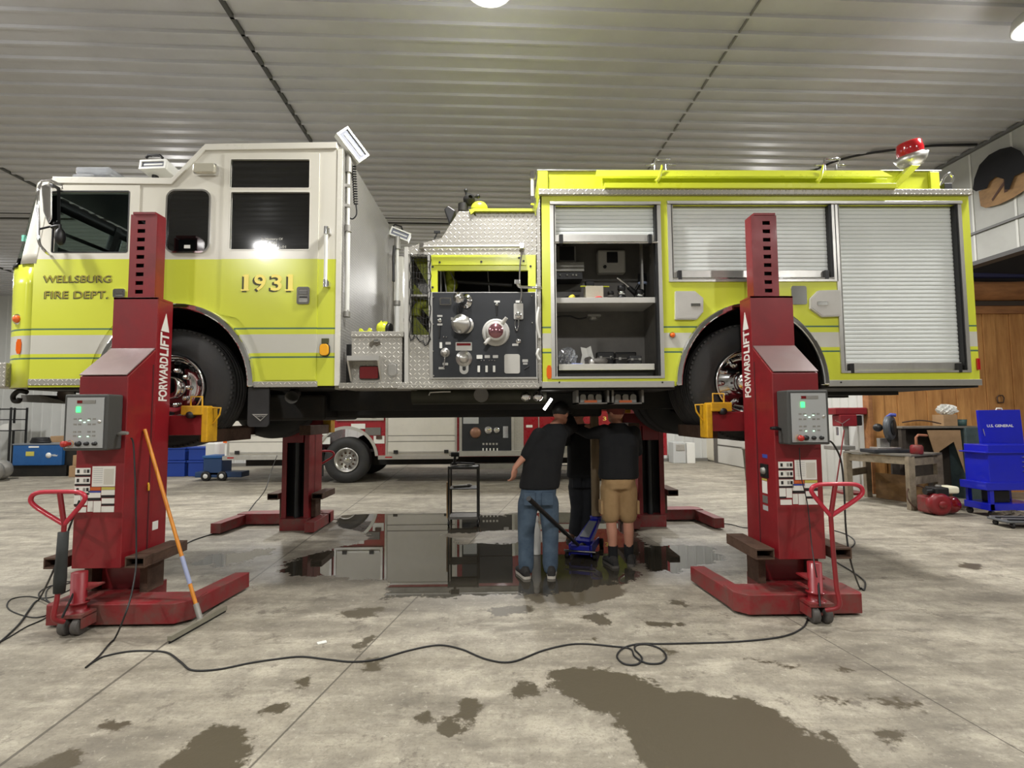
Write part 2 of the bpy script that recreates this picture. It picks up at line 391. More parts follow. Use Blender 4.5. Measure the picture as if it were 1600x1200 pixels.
def floor_field():
    xs = []; x = XL
    def axis(lo, hi, a, b, fine, coarse):
        out = [lo]
        while out[-1] < hi:
            v = out[-1]; out.append(v + (fine if a <= v <= b else coarse))
        return out
    gx = axis(-17.5, 15, -4.5, 5, .06, .6); gy = axis(-9.5, 20, 1.6, 8.2, .06, .6)
    vs = []; pud = []; mud = []
    for y in gy:
        for x in gx:
            vs.append((x, y, 0)); p = (x, y); v = m = -9.0
            if -4.6 < x < 5.1 and 1.5 < y < 8.4:
                v = max(poly_sd(p, q) for q in PUD); v = min(v, min(-poly_sd(p, q) for q in DRY))
                m = max(poly_sd(p, q) for q in MUD)
            pud.append(max(-2, v)); mud.append(max(-2, m))
    n = len(gx); fs = [(j * n + i, j * n + i + 1, (j + 1) * n + i + 1, (j + 1) * n + i) for j in range(len(gy) - 1) for i in range(n - 1)]
    mb = MB(); mb.add(vs, fs); o = mkobj('floor', mb, None, None, recalc=False); o['kind'] = 'structure'
    for nm, d in (('pud', pud), ('mud', mud)):
        a = o.data.attributes.new(nm, 'FLOAT', 'POINT'); a.data.foreach_set('value', d)
    t = NT('wet_concrete'); co = t.coord()
    ap = t.n('ShaderNodeAttribute', attribute_name='pud').outputs['Fac']; am = t.n('ShaderNodeAttribute', attribute_name='mud').outputs['Fac']
    n1 = t.noise(co, 1.1, 6, .6); n2 = t.noise(co, 6.5, 8, .7); n3 = t.noise(co, 38, 5, .7); n4 = t.noise(co, 2.6, 9, .72)
    ns = t.noise(co, 2.0, 7, .65, mapping=((.5, 2.2, 1), (0, 0, .25)))
    edge = t.math('MULTIPLY_ADD', n4, .55, -.28); fine = t.math('MULTIPLY_ADD', n2, .28, -.14)
    wet = t.math('ADD', t.math('MINIMUM', ap, .16), t.math('ADD', t.math('MULTIPLY', edge, 1.1), fine))
    wetm = t.ramp(t.math('MULTIPLY_ADD', wet, 4.0, .5), [(.42, (0, 0, 0)), (.58, (1, 1, 1))])
    damp = t.ramp(t.math('MULTIPLY_ADD', wet, 1.4, .9), [(.3, (0, 0, 0)), (.9, (1, 1, 1))])
    md = t.math('ADD', am, t.math('ADD', t.math('MULTIPLY', edge, .5), t.math('MULTIPLY', fine, 1.1)))
    mudm = t.ramp(t.math('MULTIPLY_ADD', md, 9.0, .5), [(.38, (0, 0, 0)), (.6, (1, 1, 1))])
    base = t.ramp(t.math('ADD', t.math('MULTIPLY', n1, .45), t.math('MULTIPLY', ns, .55)), [(.34, srgb((98, 92, 81))), (.5, srgb((154, 147, 131))), (.64, srgb((188, 181, 163)))])
    base = t.mix(t.ramp(n2, [(.42, (0, 0, 0)), (.75, (.75, .75, .75))]), base, srgb((110, 104, 94)))
    base = t.mix(t.ramp(n3, [(.5, (0, 0, 0)), (.8, (.5, .5, .5))]), base, srgb((98, 92, 82)))
    spots = t.ramp(t.noise(co, 3.4, 10, .78), [(.57, (0, 0, 0)), (.63, (.8, .8, .8))])
    scuff = t.ramp(t.noise(co, 5.0, 9, .8, mapping=((.35, 1.8, 1), (0, 0, .7))), [(.56, (0, 0, 0)), (.64, (.6, .6, .6))])
    base = t.mix(scuff, base, srgb((112, 105, 93)))
    pale = t.ramp(t.noise(co, 2.3, 8, .7, mapping=((.6, 1.6, 1), (0, 0, -.5))), [(.55, (0, 0, 0)), (.7, (.55, .55, .55))])
    base = t.mix(pale, base, srgb((206, 199, 180)))
    base = t.mix(spots, base, srgb((104, 97, 86)))
    base = t.mix(t.math('MULTIPLY', damp, .6), base, srgb((96, 90, 80)))
    speck = t.ramp(t.noise(co, 55, 6, .8), [(.54, (0, 0, 0)), (.62, (.55, .55, .55))])
    base = t.mix(speck, base, srgb((108, 101, 89)))
    grit = t.ramp(t.noise(co, 15, 8, .8), [(.56, (0, 0, 0)), (.66, (.7, .7, .7))])
    base = t.mix(grit, base, srgb((114, 107, 95)))
    dust = t.ramp(t.noise(co, 22, 8, .8), [(.56, (0, 0, 0)), (.7, (.6, .6, .6))])
    base = t.mix(dust, base, srgb((212, 205, 188)))
    # joints and cracks
    sp = t.n('ShaderNodeSeparateXYZ'); t.l(co, sp.inputs[0])
    def line(c, s_, off, wd):   # straight saw cut: c*x + s*y = off
        d = t.math('ABSOLUTE', t.math('SUBTRACT', t.math('ADD', t.math('MULTIPLY', sp.outputs[0], c), t.math('MULTIPLY', sp.outputs[1], s_)), off))
        return t.math('LESS_THAN', t.math('ADD', d, t.math('MULTIPLY_ADD', n3, .008, -.004)), wd)
    ln = None
    for a, b, wd in JOINTS:
        dx, dy = b[0] - a[0], b[1] - a[1]; L = math.hypot(dx, dy); c, s_ = -dy / L, dx / L
        q = line(c, s_, c * a[0] + s_ * a[1], wd); ln = q if ln is None else t.math('MAXIMUM', ln, q)
    base = t.mix(t.math('MULTIPLY', ln, .75), base, srgb((66, 60, 52)))
    base = t.mix(mudm, base, srgb((84, 77, 62)))
    base = t.mix(wetm, base, srgb((58, 54, 46)))
    t.l(base, t.b.inputs['Base Color'])
    r = t.math('MULTIPLY_ADD', n2, .2, .5)
    r = t.math('MULTIPLY_ADD', damp, -.18, r)
    r = t.mix(mudm, r, (.42, .42, .42, 1)); r = t.mix(wetm, r, (.015, .015, .015, 1)); t.l(r, t.b.inputs['Roughness'])
    bp = t.n('ShaderNodeBump'); bp.inputs['Distance'].default_value = .006
    t.l(t.math('MULTIPLY', t.math('SUBTRACT', 1.0, wetm), .35), bp.inputs['Strength']); t.l(t.math('ADD', n2, t.math('MULTIPLY', n3, .4)), bp.inputs['Height'])
    t.l(bp.outputs[0], t.b.inputs['Normal'])
    spb = t.b.inputs['IOR']; spb.default_value = 1.5
    t.l(t.math('MULTIPLY_ADD', wetm, .5, .5), t.b.inputs['Specular IOR Level'])
    o.data.materials.clear(); o.data.materials.append(t.m); return o
def f2(x, y): p = flr(x, y); return (p.x, p.y)
JOINTS = [(f2(551, 790), f2(395, 905), .009), (f2(620, 965), f2(390, 1200), .006), (f2(1060, 868), f2(1440, 1085), .005)]
floor_field()

# ribbed metal ceiling: one profile run across the bay, ribs every 0.229 m
CEILM = mat('ceiling_metal', (194, 194, 196), .42, .15, .22, nscale=1.2)
mb = MB(); prof = []; y = YB
while y < YF + .2:
    prof += [(y, CEIL), (y + .172, CEIL), (y + .180, CEIL - .03), (y + .204, CEIL - .03), (y + .216, CEIL)]; y += .229
mb.loft([[rm(XL, a, b) for a, b in prof], [rm(13.0, a, b) for a, b in prof]], cap=False, closed=False, smooth=False)
ceil = struct('ceiling', mb, CEILM)
mb = MB(); room_box(mb, XL, 13, YB, YF, CEIL + .01, CEIL + .06); struct('trim_1', mb, CEILM)
SEAM = mat('seam_dark', (70, 70, 66), .6)
for i, x in enumerate((-12.6, -7.57, -2.47, 2.63)):
    mb = MB(); room_box(mb, x - .022, x + .022, YB, YF, CEIL - .03, CEIL + .01) if x != 2.63 else room_box(mb, x - .008, x + .008, YB, YF, CEIL - .0235, CEIL + .01)
    struct('trim_%d' % (i + 2), mb, SEAM if x != 2.63 else mat('seam_light', (120, 119, 112), .6))
mb = MB(); room_box(mb, XL, XR, 10.0, 10.03, CEIL - .035, CEIL); room_box(mb, XL, XR, 10.28, 10.31, CEIL - .035, CEIL); struct('trim_6', mb, SEAM)
WALLM = mat('wall_white_metal', (206, 207, 203), .5, 0, .12, nscale=1.0)
def ribwall(name, p0, p1, z0, z1, m, step=.3, depth=.02, flip=1):
    p0, p1 = Vector(p0), Vector(p1); d = p1 - p0; L = d.length; d.normalize(); nrm = Vector((-d.y, d.x, 0)) * flip
    pr = []; s = 0
    while s < L:
        for a, h in ((0, 0), (step * .78, 0), (step * .84, depth), (step * .93, depth), (step * .99, 0)):
            if s + a < L: pr.append(p0 + d * (s + a) + nrm * h)
        s += step
    pr.append(p1)
    mb = MB(); mb.loft([[v + Vector((0, 0, z0)) for v in pr], [v + Vector((0, 0, z1)) for v in pr]], False, False, False)
    return struct(name, mb, m)
ribwall('wall_back', rm(XL, YF), rm(XR, YF), 0, CEIL, WALLM, .3, .025, -1)
ribwall('wall_left', rm(XL, YB), rm(XL, YF), 0, CEIL, WALLM, .3, .025, -1)
ribwall('wall_front', rm(XL, YB), rm(13, YB), 0, CEIL, WALLM, .3, .025, 1)
ribwall('wall_right', rm(XR, 9.76), rm(XR, YF), 0, CEIL, WALLM, .25, .02, 1)
mb = MB(); room_box(mb, XL, XR, YF - .06, YF - .03, 0, .10); struct('baseboard_back', mb, mat('base_trim_grey', (120, 118, 112), .6))
# bulkhead over the open bay on the right
BULK = mat('bulkhead_panels', (158, 158, 152), .55, 0, .25, nscale=1.5)
mb = MB(); room_box(mb, 7.3, 7.42, YB, 8.35, 3.78, CEIL); struct('wall_right_upper', mb, BULK)
mb = MB()
room_box(mb, 7.27, 7.3, YB, 8.35, 4.2, 4.235); room_box(mb, 7.25, 7.3, YB, 8.35, CEIL - .06, CEIL - .02); struct('trim_7', mb, mat('bulkhead_trim', (92, 92, 90), .6))
mb = MB(); yy = 1.0
while yy < 8.2:
    room_box(mb, 7.292, 7.3, yy, yy + .03, 3.8, CEIL - .07); yy += .61
struct('trim_8', mb, mat('bulkhead_batten', (186, 186, 180), .5))
mb = MB(); room_box(mb, 7.27, 7.45, YB, 8.35, 3.74, 3.80); struct('trim_9', mb, mat('bulkhead_lip', (60, 58, 56), .6))
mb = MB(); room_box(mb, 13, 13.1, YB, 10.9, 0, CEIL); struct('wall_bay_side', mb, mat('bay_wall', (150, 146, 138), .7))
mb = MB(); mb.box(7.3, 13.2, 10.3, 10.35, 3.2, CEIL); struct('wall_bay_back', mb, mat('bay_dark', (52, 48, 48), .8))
# pine plank partition facing the camera
WY = 9.9; KW = WY / 8.75
def wz(z): return CAMH + (z - CAMH) * KW
PX0 = 7.16; x = PX0; mb = MB(); k = 0
while x < 13:
    wv = [.30, .27, .34, .25, .29][k % 5]; mb.box(x, x + wv - .007, WY + .012 * (k % 2), WY + .05, 0, wz(3.28)); x += wv; k += 1
mb.box(PX0, 13, WY + .05, WY + .12, 0, wz(3.28))
struct('wall_plank_partition', mb, WOODP, .004)
mb = MB(); mb.box(PX0 - .03, 13, WY - .035, WY + .2, wz(3.28), wz(3.42)); mb.box(PX0 - .05, PX0 + .03, WY - .05, WY + .12, 0, wz(3.42)); struct('trim_10', mb, WOODL, .01)
mb = MB(); mb.box(PX0, 13, WY - .05, WY + .2, wz(3.42), wz(3.5)); struct('trim_11', mb, mat('dark_beam', (66, 56, 48), .8))
mb = MB(); mb.tube([(PX0 + .05 + i * .48, WY + .02, wz(3.68) + .01 * sin(i * 2)) for i in range(10)], [.197] * 10, 20)
tag(mkobj('log', mb, WOODL), 'long peeled brown log lying on top of the plank wall at right', 'log')
mb = MB(); mb.tube(smooth_path([(PX0 + .05, WY + .1, wz(3.92)), (8.3, WY + .12, wz(4.0)), (10.9, WY + .06, wz(3.96))]), [.05 + .012 * sin(i) for i in range(13)], 12)
tag(mkobj('rolled_tarp', mb, mat('tarp_blue', (48, 52, 92), .6)), 'dark blue rolled tarp lying behind the log above the plank wall', 'tarp')
# overhead door and personnel door on the right wall beyond
def rwall_pt(px): # room y where a ray at px hits x = XR
    d = ray(px, 700); k = XR / (d.x * cos(RA) + d.y * sin(RA)); p = d * k; return -p.x * sin(RA) + p.y * cos(RA)
ya, yb = rwall_pt(1166), rwall_pt(1122)
mb = MB(); n = 5
for i in range(n): room_box(mb, XR - .06, XR - .02, ya - 2.2, yb - .1, .02 + i * .55, .02 + i * .55 + .535)
struct('door_1', mb, mat('overhead_door_white', (206, 205, 198), .5), .006)
mb = MB(); room_box(mb, XR - .09, XR - .01, yb - .1, yb + .12, 0, 2.9); room_box(mb, XR - .065, XR - .06, ya - 2.2, yb - .1, .56, .6); struct('trim_12', mb, mat('door_track_dark', (96, 92, 86), .6))
mb = MB(); room_box(mb, XR - .05, XR - .02, yb + .25, yb + 1.6, .04, 2.1); struct('door_2', mb, mat('personnel_door_cream', (218, 212, 194), .5), .01)
mb = MB(); room_box(mb, XR - .12, XR - .02, yb + 1.7, yb + 1.95, 0, 3.5); struct('trim_13', mb, WALLM)

# lamps: visible housings
for i, (x, y) in enumerate(LAMPS):
    p = rm(x, y, CEIL)
    where = ['', ''][0]
    row = 'behind the camera' if y < 0 else ('over the near lift columns' if y < 6 else ('between the two trucks' if y < 10 else 'beyond the red truck'))
    colm = 'far left' if x < -10 else ('left' if x < -5 else ('middle' if x < 1 else ('right' if x < 8 else 'far right, added to light the plank wall')))
    t = thing('high_bay_light', 'round white high bay lamp %s, %s' % (row, colm), 'ceiling light', p, 'high bay lamps')
    mb = MB(); mb.lathe(p, (0, 0, -1), [(.12, .001), (.12, .09), (.2, .12), (.24, .2), (.33, .215), (.345, .2), (.33, .19)], 28); part('housing', mb, mat('lamp_housing', (190, 190, 186), .4, .4), t)
    mb = MB(); mb.lathe(p, (0, 0, -1), [(.325, .001), (.325, .19)], 28); part('diffuser', mb, mat('lamp_diffuser', (255, 250, 240), .4, emit=6), t)
    mb = MB(); mb.tube([p, p + Vector((0, 0, -.13))], .012, 8); part('hanger', mb, ALUD, t)
# ---------------- the lifted yellow fire truck ----------------
Y0 = 4.70; Y1 = 7.10
def T(px, py, Y=None): p = at(px, py, Y or Y0); return (p.x, p.z)
def TP(pts, Y=None): return [T(x, y, Y) for x, y in pts]
def TR(x0, y0, x1, y1, Y=None):      # pixel box -> (X0, Z0, X1, Z1)
    a = T(x0, (y0 + y1) / 2, Y)[0]; b = T(x1, (y0 + y1) / 2, Y)[0]; c = T((x0 + x1) / 2, y1, Y)[1]; d = T((x0 + x1) / 2, y0, Y)[1]
    return a, c, b, d
def rect(r): return [(r[0], r[1]), (r[2], r[1]), (r[2], r[3]), (r[0], r[3])]
def pbox(mb, x0, y0, x1, y1, ya, yb, Y=None):
    r = TR(x0, y0, x1, y1, Y); return mb.box(min(r[0], r[2]), max(r[0], r[2]), ya, yb, min(r[1], r[3]), max(r[1], r[3]))
FWC = T(268, 606, Y0 + .03); RWC = T(1168, 597, Y0 + .03); WR = .553
truck = thing('fire_truck', 'lime yellow and white fire truck raised on four red lift columns', 'fire truck', (T(800, 600)[0], (Y0 + Y1) / 2, FWC[1] - WR))
zb = lambda y, x=450: T(x, y)[1]
CABP = striped('cab_two_tone_paint', None, [(0, (210, 217, 72)), (zb(561), (90, 120, 96)), (zb(559.5), (210, 217, 72)), (zb(553), (202, 201, 192)), (zb(525), (210, 217, 72)), (zb(516), (90, 120, 96)), (zb(514.5), (210, 217, 72)), (zb(406.5), (92, 84, 60)), (zb(405), (222, 219, 208))])
zc = lambda y: T(1050, y)[1]
BODP = striped('body_lime_paint', None, [(0, (210, 217, 72)), (zc(552.5), (90, 120, 96)), (zc(551), (210, 217, 72)), (zc(544), (202, 201, 192)), (zc(520), (210, 217, 72)), (zc(513.5), (90, 120, 96)), (zc(512), (210, 217, 72))])
CB = T(450, 603)[1]                                  # cab floor height
def archpts(c, rx, rz, x_lo, x_hi, zbase, n=28):    # from left to right over the wheel
    a0 = math.degrees(math.asin(min(1, (zbase - c[1]) / rz)))
    return [(c[0] + rx * cos(radians(a)), c[1] + rz * sin(radians(a))) for a in [180 - a0 - (180 - 2 * a0) * i / n for i in range(n + 1)]]
FAC = (T(276, 600)[0], T(276, 600)[1] - .02); RAC = (T(1174, 598)[0], T(1174, 598)[1] - .02)
ARX = .70
XCF, XCS, XCB = T(13, 500)[0], T(50, 500)[0], T(527, 420)[0]
top = TP([(84, 279), (270, 281), (322, 228), (527, 225)])
fa = archpts(FAC, ARX, .75, 0, 0, CB)
WIN = {'front': rect(TR(85, 300, 201, 394)), 'mid': rrect(*TR(262, 299, 327, 393), .07), 'up': rect(TR(361, 250, 484, 294)), 'lo': rect(TR(361, 301, 484, 390))}
outline = [(XCS, CB)] + fa + [(XCB, CB), top[3], top[2], top[1], (T(84, 279)[0], top[0][1]), T(54, 408), ]
for ya, yb, far in ((Y0, Y0 + .05, 0), (Y1 - .05, Y1, 1)):
    mb = curve_mesh('x', outline, WIN.values(), ya, yb); part('cab_side', mb, CABP, truck)
# roof and back wall
mb = MB()
rt = [(T(66, 280)[0], top[0][1] - .01), top[0], top[1], top[2], top[3]]
mb.loft([[Vector((x, y, z)) for x, z in rt] + [Vector((x, y, z - .04)) for x, z in reversed(rt)] for y in (Y0 + .002, Y1 - .002)], smooth=False)
part('cab_roof', mb, WHT, truck)
mb = MB()
gp = [(x, z + .012) for x, z in top]; gq = [(x, z - .05) for x, z in reversed(top)]
mb.prism(gp + gq, Y0 - .018, Y0); part('roof_trim', mb, WHT, truck, .005)
mb = MB(); mb.box(XCB, XCB + .03, Y0 + .01, Y1 - .01, CB, top[3][1] - .02); part('cab_back_wall', mb, DIAF, truck)
mb = MB(); mb.box(XCB - .01, XCB + .035, Y0 - .006, Y0 + .012, CB, top[3][1] - .05); part('corner_guard', mb, WHT, truck)
# rounded nose
def nose(z0, z1, xs, xf, rows, a0, a1, m, name, off=0.0, n=22):
    mb = MB(); rings = []
    r = .34
    for i in range(rows + 1):
        t = i / rows; z = z0 + (z1 - z0) * t; s_ = xs(z); f_ = xf(z); q = []
        for k in range(n + 1):
            u = a0 + (a1 - a0) * k / n        # 0..1 round the nose
            if u < .3: a = u / .3 * pi / 2; x = s_ - (s_ - f_) * sin(a); y = Y0 + r * (1 - cos(a))
            elif u > .7: a = (1 - u) / .3 * pi / 2; x = s_ - (s_ - f_) * sin(a); y = Y1 - r * (1 - cos(a))
            else: x = f_; y = Y0 + r + (Y1 - Y0 - 2 * r) * (u - .3) / .4
            q.append(Vector((x - off, y + (off * (1 if u > .5 else -1) if (u < .3 or u > .7) else 0), z)))
        rings.append(q)
    mb.loft(rings, False, False); o = part(name, mb, m, truck)
    sd = o.modifiers.new('s', 'SOLIDIFY'); sd.thickness = .012; return o
zB = T(20, 412)[1]; zT = T(62, 284)[1]
lin = lambda z, a, b, c, d: c + (d - c) * (z - a) / (b - a)
xs = lambda z: XCS + .0 if z < zB else lin(z, zB, zT, XCS + .02, T(84, 279)[0])
xf = lambda z: lin(z, CB, zB, T(11, 603, Y0+.2)[0], T(18, 412, Y0+.2)[0]) if z < zB else lin(z, zB, zT, T(18, 412, Y0+.2)[0], T(58, 285, Y0+.2)[0])
nose(CB, zB, xs, xf, 6, 0, 1, CABP, 'nose_panel')
nose(zB, zT, xs, xf, 8, 0, .075, WHT, 'windshield_post'); nose(zB, zT, xs, xf, 8, .925, 1, WHT, 'windshield_post')
o = nose(zB, zT, xs, xf, 8, .07, .93, WSH, 'windshield', -.004)
nose(zB - .012, zB + .02, xs, xf, 1, .1, .9, BLK, 'windshield_gasket', .006)
nose(zT - .03, zT + .025, xs, xf, 1, 0, 1, WHT, 'windshield_header', .004)
nose(zT - .10, zT + .02, xs, xf, 1, .02, .98, BLK, 'header_liner', -.03)
mb = MB(); c = at(37, 372, Y0 + .10); mb.box(c.x - .02, c.x + .02, c.y, c.y + .004, c.z - .03, c.z + .03); part('inspection_sticker', mb, mat('sticker_teal', (120, 200, 180), .5), truck)
# doors laid over the side with their gaps
def door(px, holes, name, extra=None, m=None):
    o = part(name, curve_mesh('x', px, holes, Y0 - .010, Y0 + .001), m or CABP, truck); return o
r1 = TR(55, 290, 214, 592)
fd = [(r1[0], r1[1] + .0), (FAC[0] - ARX - .10, r1[1])] + [(x, z) for x, z in [(FAC[0] + (ARX + .09) * cos(radians(a)), FAC[1] + (.75 + .09) * sin(radians(a))) for a in range(176, 118, -6)] if x < r1[2]] + [(r1[2], T(214, 470)[1]), (r1[2], r1[3]), (T(80, 290)[0], r1[3]), (T(55, 400)[0], T(55, 400)[1])]
fdo = door(fd, [WIN['front']], 'front_door')
r2 = TR(347, 240, 497, 594)
rd = [(r2[0], r2[3]), (r2[0], T(347, 492)[1])] + [(FAC[0] + (ARX + .09) * cos(radians(a)), FAC[1] + (.75 + .09) * sin(radians(a))) for a in range(48, 4, -5) if FAC[0] + (ARX + .09) * cos(radians(a)) > r2[0]] + [(FAC[0] + ARX + .10, r2[1]), (r2[2], r2[1]), (r2[2], r2[3])]
rdo = door(rd, [WIN['up'], WIN['lo']], 'rear_door')
def ring(name, r, m, parent, yy=None, wd=.012, out=.014, rad=.02):
    a = rrect(r[0] - wd, r[1] - wd, r[2] + wd, r[3] + wd, rad + wd); b = rrect(*r, rad)
    return part(name, curve_mesh('x', a, [b], (yy or Y0) - out, (yy or Y0) + .002), m, parent)
for nm, rr, g, pr, rad in (('front', TR(85, 300, 201, 394), GLT, fdo, .01), ('up', TR(361, 250, 484, 294), GLD, rdo, .01), ('lo', TR(361, 301, 484, 390), GLD, rdo, .01)):
    mb = MB(); mb.box(rr[0], rr[2], Y0 + .012, Y0 + .018, rr[1], rr[3]); part('window_pane', mb, g, pr)
    ring('window_frame', rr, BLK if nm == 'front' else WHT, pr, out=.012, wd=.01, rad=rad)
rr = TR(262, 299, 327, 393)
mb = MB(); mb.prism(rrect(*rr, .07), Y0 + .002, Y0 + .01); part('side_window', mb, GLD, truck); ring('side_window_trim', rr, CHR, truck, wd=.016, out=.014, rad=.07)
mb = MB(); pbox(mb, 288, 383, 297, 388, Y0 - .004, Y0 + .003); part('window_sticker', mb, WHL, truck)
# far windows glass
for nm in ('mid', 'lo'):
    mb = MB(); mb.prism(WIN[nm], Y1 - .02, Y1 - .012); part('side_window', mb, GLD, truck)
# cab interior: dark roof lining, dash, seats, steering wheel
mb = MB(); mb.box(XCS + .1, XCB - .02, Y0 + .07, Y1 - .07, T(84, 279)[1] - .12, T(84, 279)[1] - .05); 
xm = T(232, 300)[0]; mb.box(xm, xm + .03, Y0 + .07, Y1 - .07, CB + .1, T(84, 279)[1] - .06); part('interior_lining', mb, BLK, truck)
mb = MB(); mb.loft([[Vector((xf(z) + dx, 5.9 + dy, z)) for dx, dy in ((-.01, -.04), (.05, -.04), (.05, .04), (-.01, .04))] for z in (zB, (zB + zT) / 2, zT)], smooth=False); part('windshield_divider', mb, BLK, truck)
mb = MB(); mb.prism(TP([(70, 388), (85, 384), (122, 398), (200, 399), (200, 430), (70, 430)], 5.1), 5.0, 6.8); part('dashboard', mb, BLK, truck)
mb = MB(); c = at(140, 396, 5.1); mb.tube([c + Vector((.2 * cos(a) , .0 + .2 * sin(a), .09 - .08 * cos(a))) for a in [2 * pi * i / 24 for i in range(25)]], .016, 8); part('steering_wheel', mb, BLK, truck)
mb = MB(); c = at(200, 402, 5.2); mb.box(c.x - .1, c.x + .35, 5.0, 5.5, CB + .2, c.z - .02); mb.box(c.x + .22, c.x + .38, 5.0, 5.5, CB + .2, c.z + .3); part('driver_seat', mb, BLK, truck, .04)
mb = MB(); c = at(184, 372, 6.4); mb.tube([at(180, 395, 6.4), at(187, 370, 6.4)], .035, 8); part('headrest_post', mb, BLK, truck)
# trim under doors, fender rings
def fender(c, rx, rz, zbase, x):
    a = archpts(c, rx + .055, rz + .055, 0, 0, zbase + .0); b = archpts(c, rx, rz, 0, 0, zbase + .0)
    mb = MB(); mb.prism(a + b[::-1], Y0 - .05, Y0 + .02); return part('fender_trim', mb, CHR, truck, .012)
fender(FAC, ARX - .045, .70, CB - .01, 0); fender(RAC, ARX - .045, .71, T(1174, 602)[1], 0)
for c, zz in ((FAC, CB), (RAC, CB)):
    mb = MB(); pts = archpts(c, ARX + .0, .755, 0, 0, zz)
    mb.loft([[Vector((x, y, z)) for x, z in pts] for y in (Y0 + .03, Y0 + .95)], False, False); mb.prism(pts, Y0 + .95, Y0 + .97); part('wheel_well', mb, BLKM, truck)
for a, b in (((45, 592, 135, 602), 1), ((396, 596, 496, 605), 1)):
    mb = MB(); pbox(mb, *a, Y0 - .012, Y0 + .01); part('sill_plate', mb, DIA, truck, .004)
# chassis and what hangs below
CH = T(800, 640, 5.5)[1]
for y in (5.45, 6.25):
    mb = MB(); mb.box(T(18, 600)[0], RAC[0] + .8, y, y + .1, CB - .22, CB + .05); mb.box(RAC[0] + .8, T(1500, 600)[0], y, y + .1, CB - .09, CB + .05); part('chassis_rail', mb, BLKM, truck)
for q in ((XCF + .15, FAC[0] - .72, Y0 + .06, Y1 - .06), (FAC[0] + .72, XCB, Y0 + .06, Y1 - .06), (FAC[0] - .73, FAC[0] + .73, Y0 + .97, Y1 - .97)):
    mb = MB(); mb.box(*q, CB - .02, CB + .03); part('cab_floor', mb, BLKM, truck)
mb = MB(); mb.box(XCF + .3, XCB - .3, 5.3, 6.5, CB - .32, CB - .05); mb.box(XCB - .4, RAC[0] - 1.2, 5.7, 6.15, CB - .3, CB - .02); part('engine_underside', mb, BLKM, truck, .03)
for c in (FWC, RWC):
    mb = MB(); mb.cyl((c[0], Y0 + .3, c[1]), (c[0], Y1 - .3, c[1]), .08); mb.ell((c[0], 5.9, c[1]), .25, .22, .25); part('axle', mb, BLKM, truck)
mb = MB(); a = at(645, 620, 5.2); mb.cyl((a.x, 5.2, a.z + .02), (T(860, 625)[0], 5.2, a.z + .02), .1); part('suction_pipe', mb, mat('pipe_olive', (52, 52, 40), .5, .2, .5), truck)
mb = MB(); a = at(752, 617, 5.0); mb.cyl((a.x, 4.95, a.z), (a.x, 5.1, a.z), .07); part('pipe_cap', mb, GRYP, truck)
for px in (822, 841):
    mb = MB(); a = at(px, 619, 4.9); mb.lathe((a.x, 4.9, a.z), (0, 1, 0), [(0, .001), (0, .036), (.03, .05), (.05, .05), (.05, .02)], 16); mb.box(a.x - .03, a.x + .03, 4.885, 4.9, a.z - .006, a.z + .006); part('drain_valve', mb, CHR, truck)
mb = MB(); mb.tube([at(704, 612, 4.85), at(690, 612, 4.85), at(672, 613, 4.85), at(670, 618, 4.85)], .008, 8); part('brake_line', mb, ALU, truck)
mb = MB(); pbox(mb, 520, 598, 530, 608, Y0 + .05, Y0 + .2); pbox(mb, 531, 598, 640, 607, Y0 - .03, Y0 + .5); pbox(mb, 622, 600, 842, 607.5, Y0 - .055, Y0 + .12); part('running_board', mb, DIA, truck, .004)
mb = MB(); a = at(107, 615, 5.1); mb.lathe(a, Vector((.4, -1, -.25)), [(0, .001), (0, .06), (.06, .07)], 20); part('horn_lamp', mb, GRYP, truck)
mb = MB(); a = at(462, 613, 5.0); mb.lathe(a, Vector((.2, -1, -.3)), [(0, .001), (0, .05), (.2, .06)], 20); part('exhaust_tip', mb, GRYP, truck)
mb = MB(); mb.tube(smooth_path([at(42, 613, 5.0), at(30, 611, 5.0), at(21, 618, 5.0), at(22, 626, 5.0), at(29, 627, 5.0), at(31, 622, 5.0)]), [.022] * 31, 10); part('tow_hook', mb, BLKM, truck)
mb = MB(); mb.prism(TP([(33, 617), (62, 617), (80, 622), (118, 630), (150, 633), (33, 628)], 5.2), 5.2, 6.6); part('bumper_underside', mb, mat('galvanised_grey', (92, 90, 86), .7, .2, .6, nscale=8, bump=.4), truck)
mb = MB(); pbox(mb, -40, 566, 5, 605, Y0 + .02, Y1 - .02); part('front_bumper', mb, DIA, truck, .01)
mb = MB(); pbox(mb, 1, 572, 14, 600, Y0 + .12, Y1 - .12); part('bumper_bracket', mb, BLKM, truck)
mb = MB(); rr = TR(387, 604, 420, 667, Y0 + .02); mb.prism(rrect(*rr, .03), Y0 + .02, Y0 + .04); mf = part('mudflap', mb, mat('mudflap_rubber', (44, 44, 45), .7, 0, .3), truck)
mb = MB(); mb.prism(TP([(394, 647), (419, 647), (407, 658)], Y0 + .018), Y0 + .012, Y0 + .02); mb.m = 1; mb.prism(TP([(397, 648.5), (416, 648.5), (407, 656)], Y0 + .012), Y0 + .010, Y0 + .012); part('mudflap_emblem', mb, [ALU, BLK], mf)
mb = text_mb('SPARTAN', *T(399, 652, Y0 + .01), *T(414, 649.3, Y0 + .01), Y0 + .008, .001); 
mb.v and part('mudflap_lettering', mb, ALU, mf)

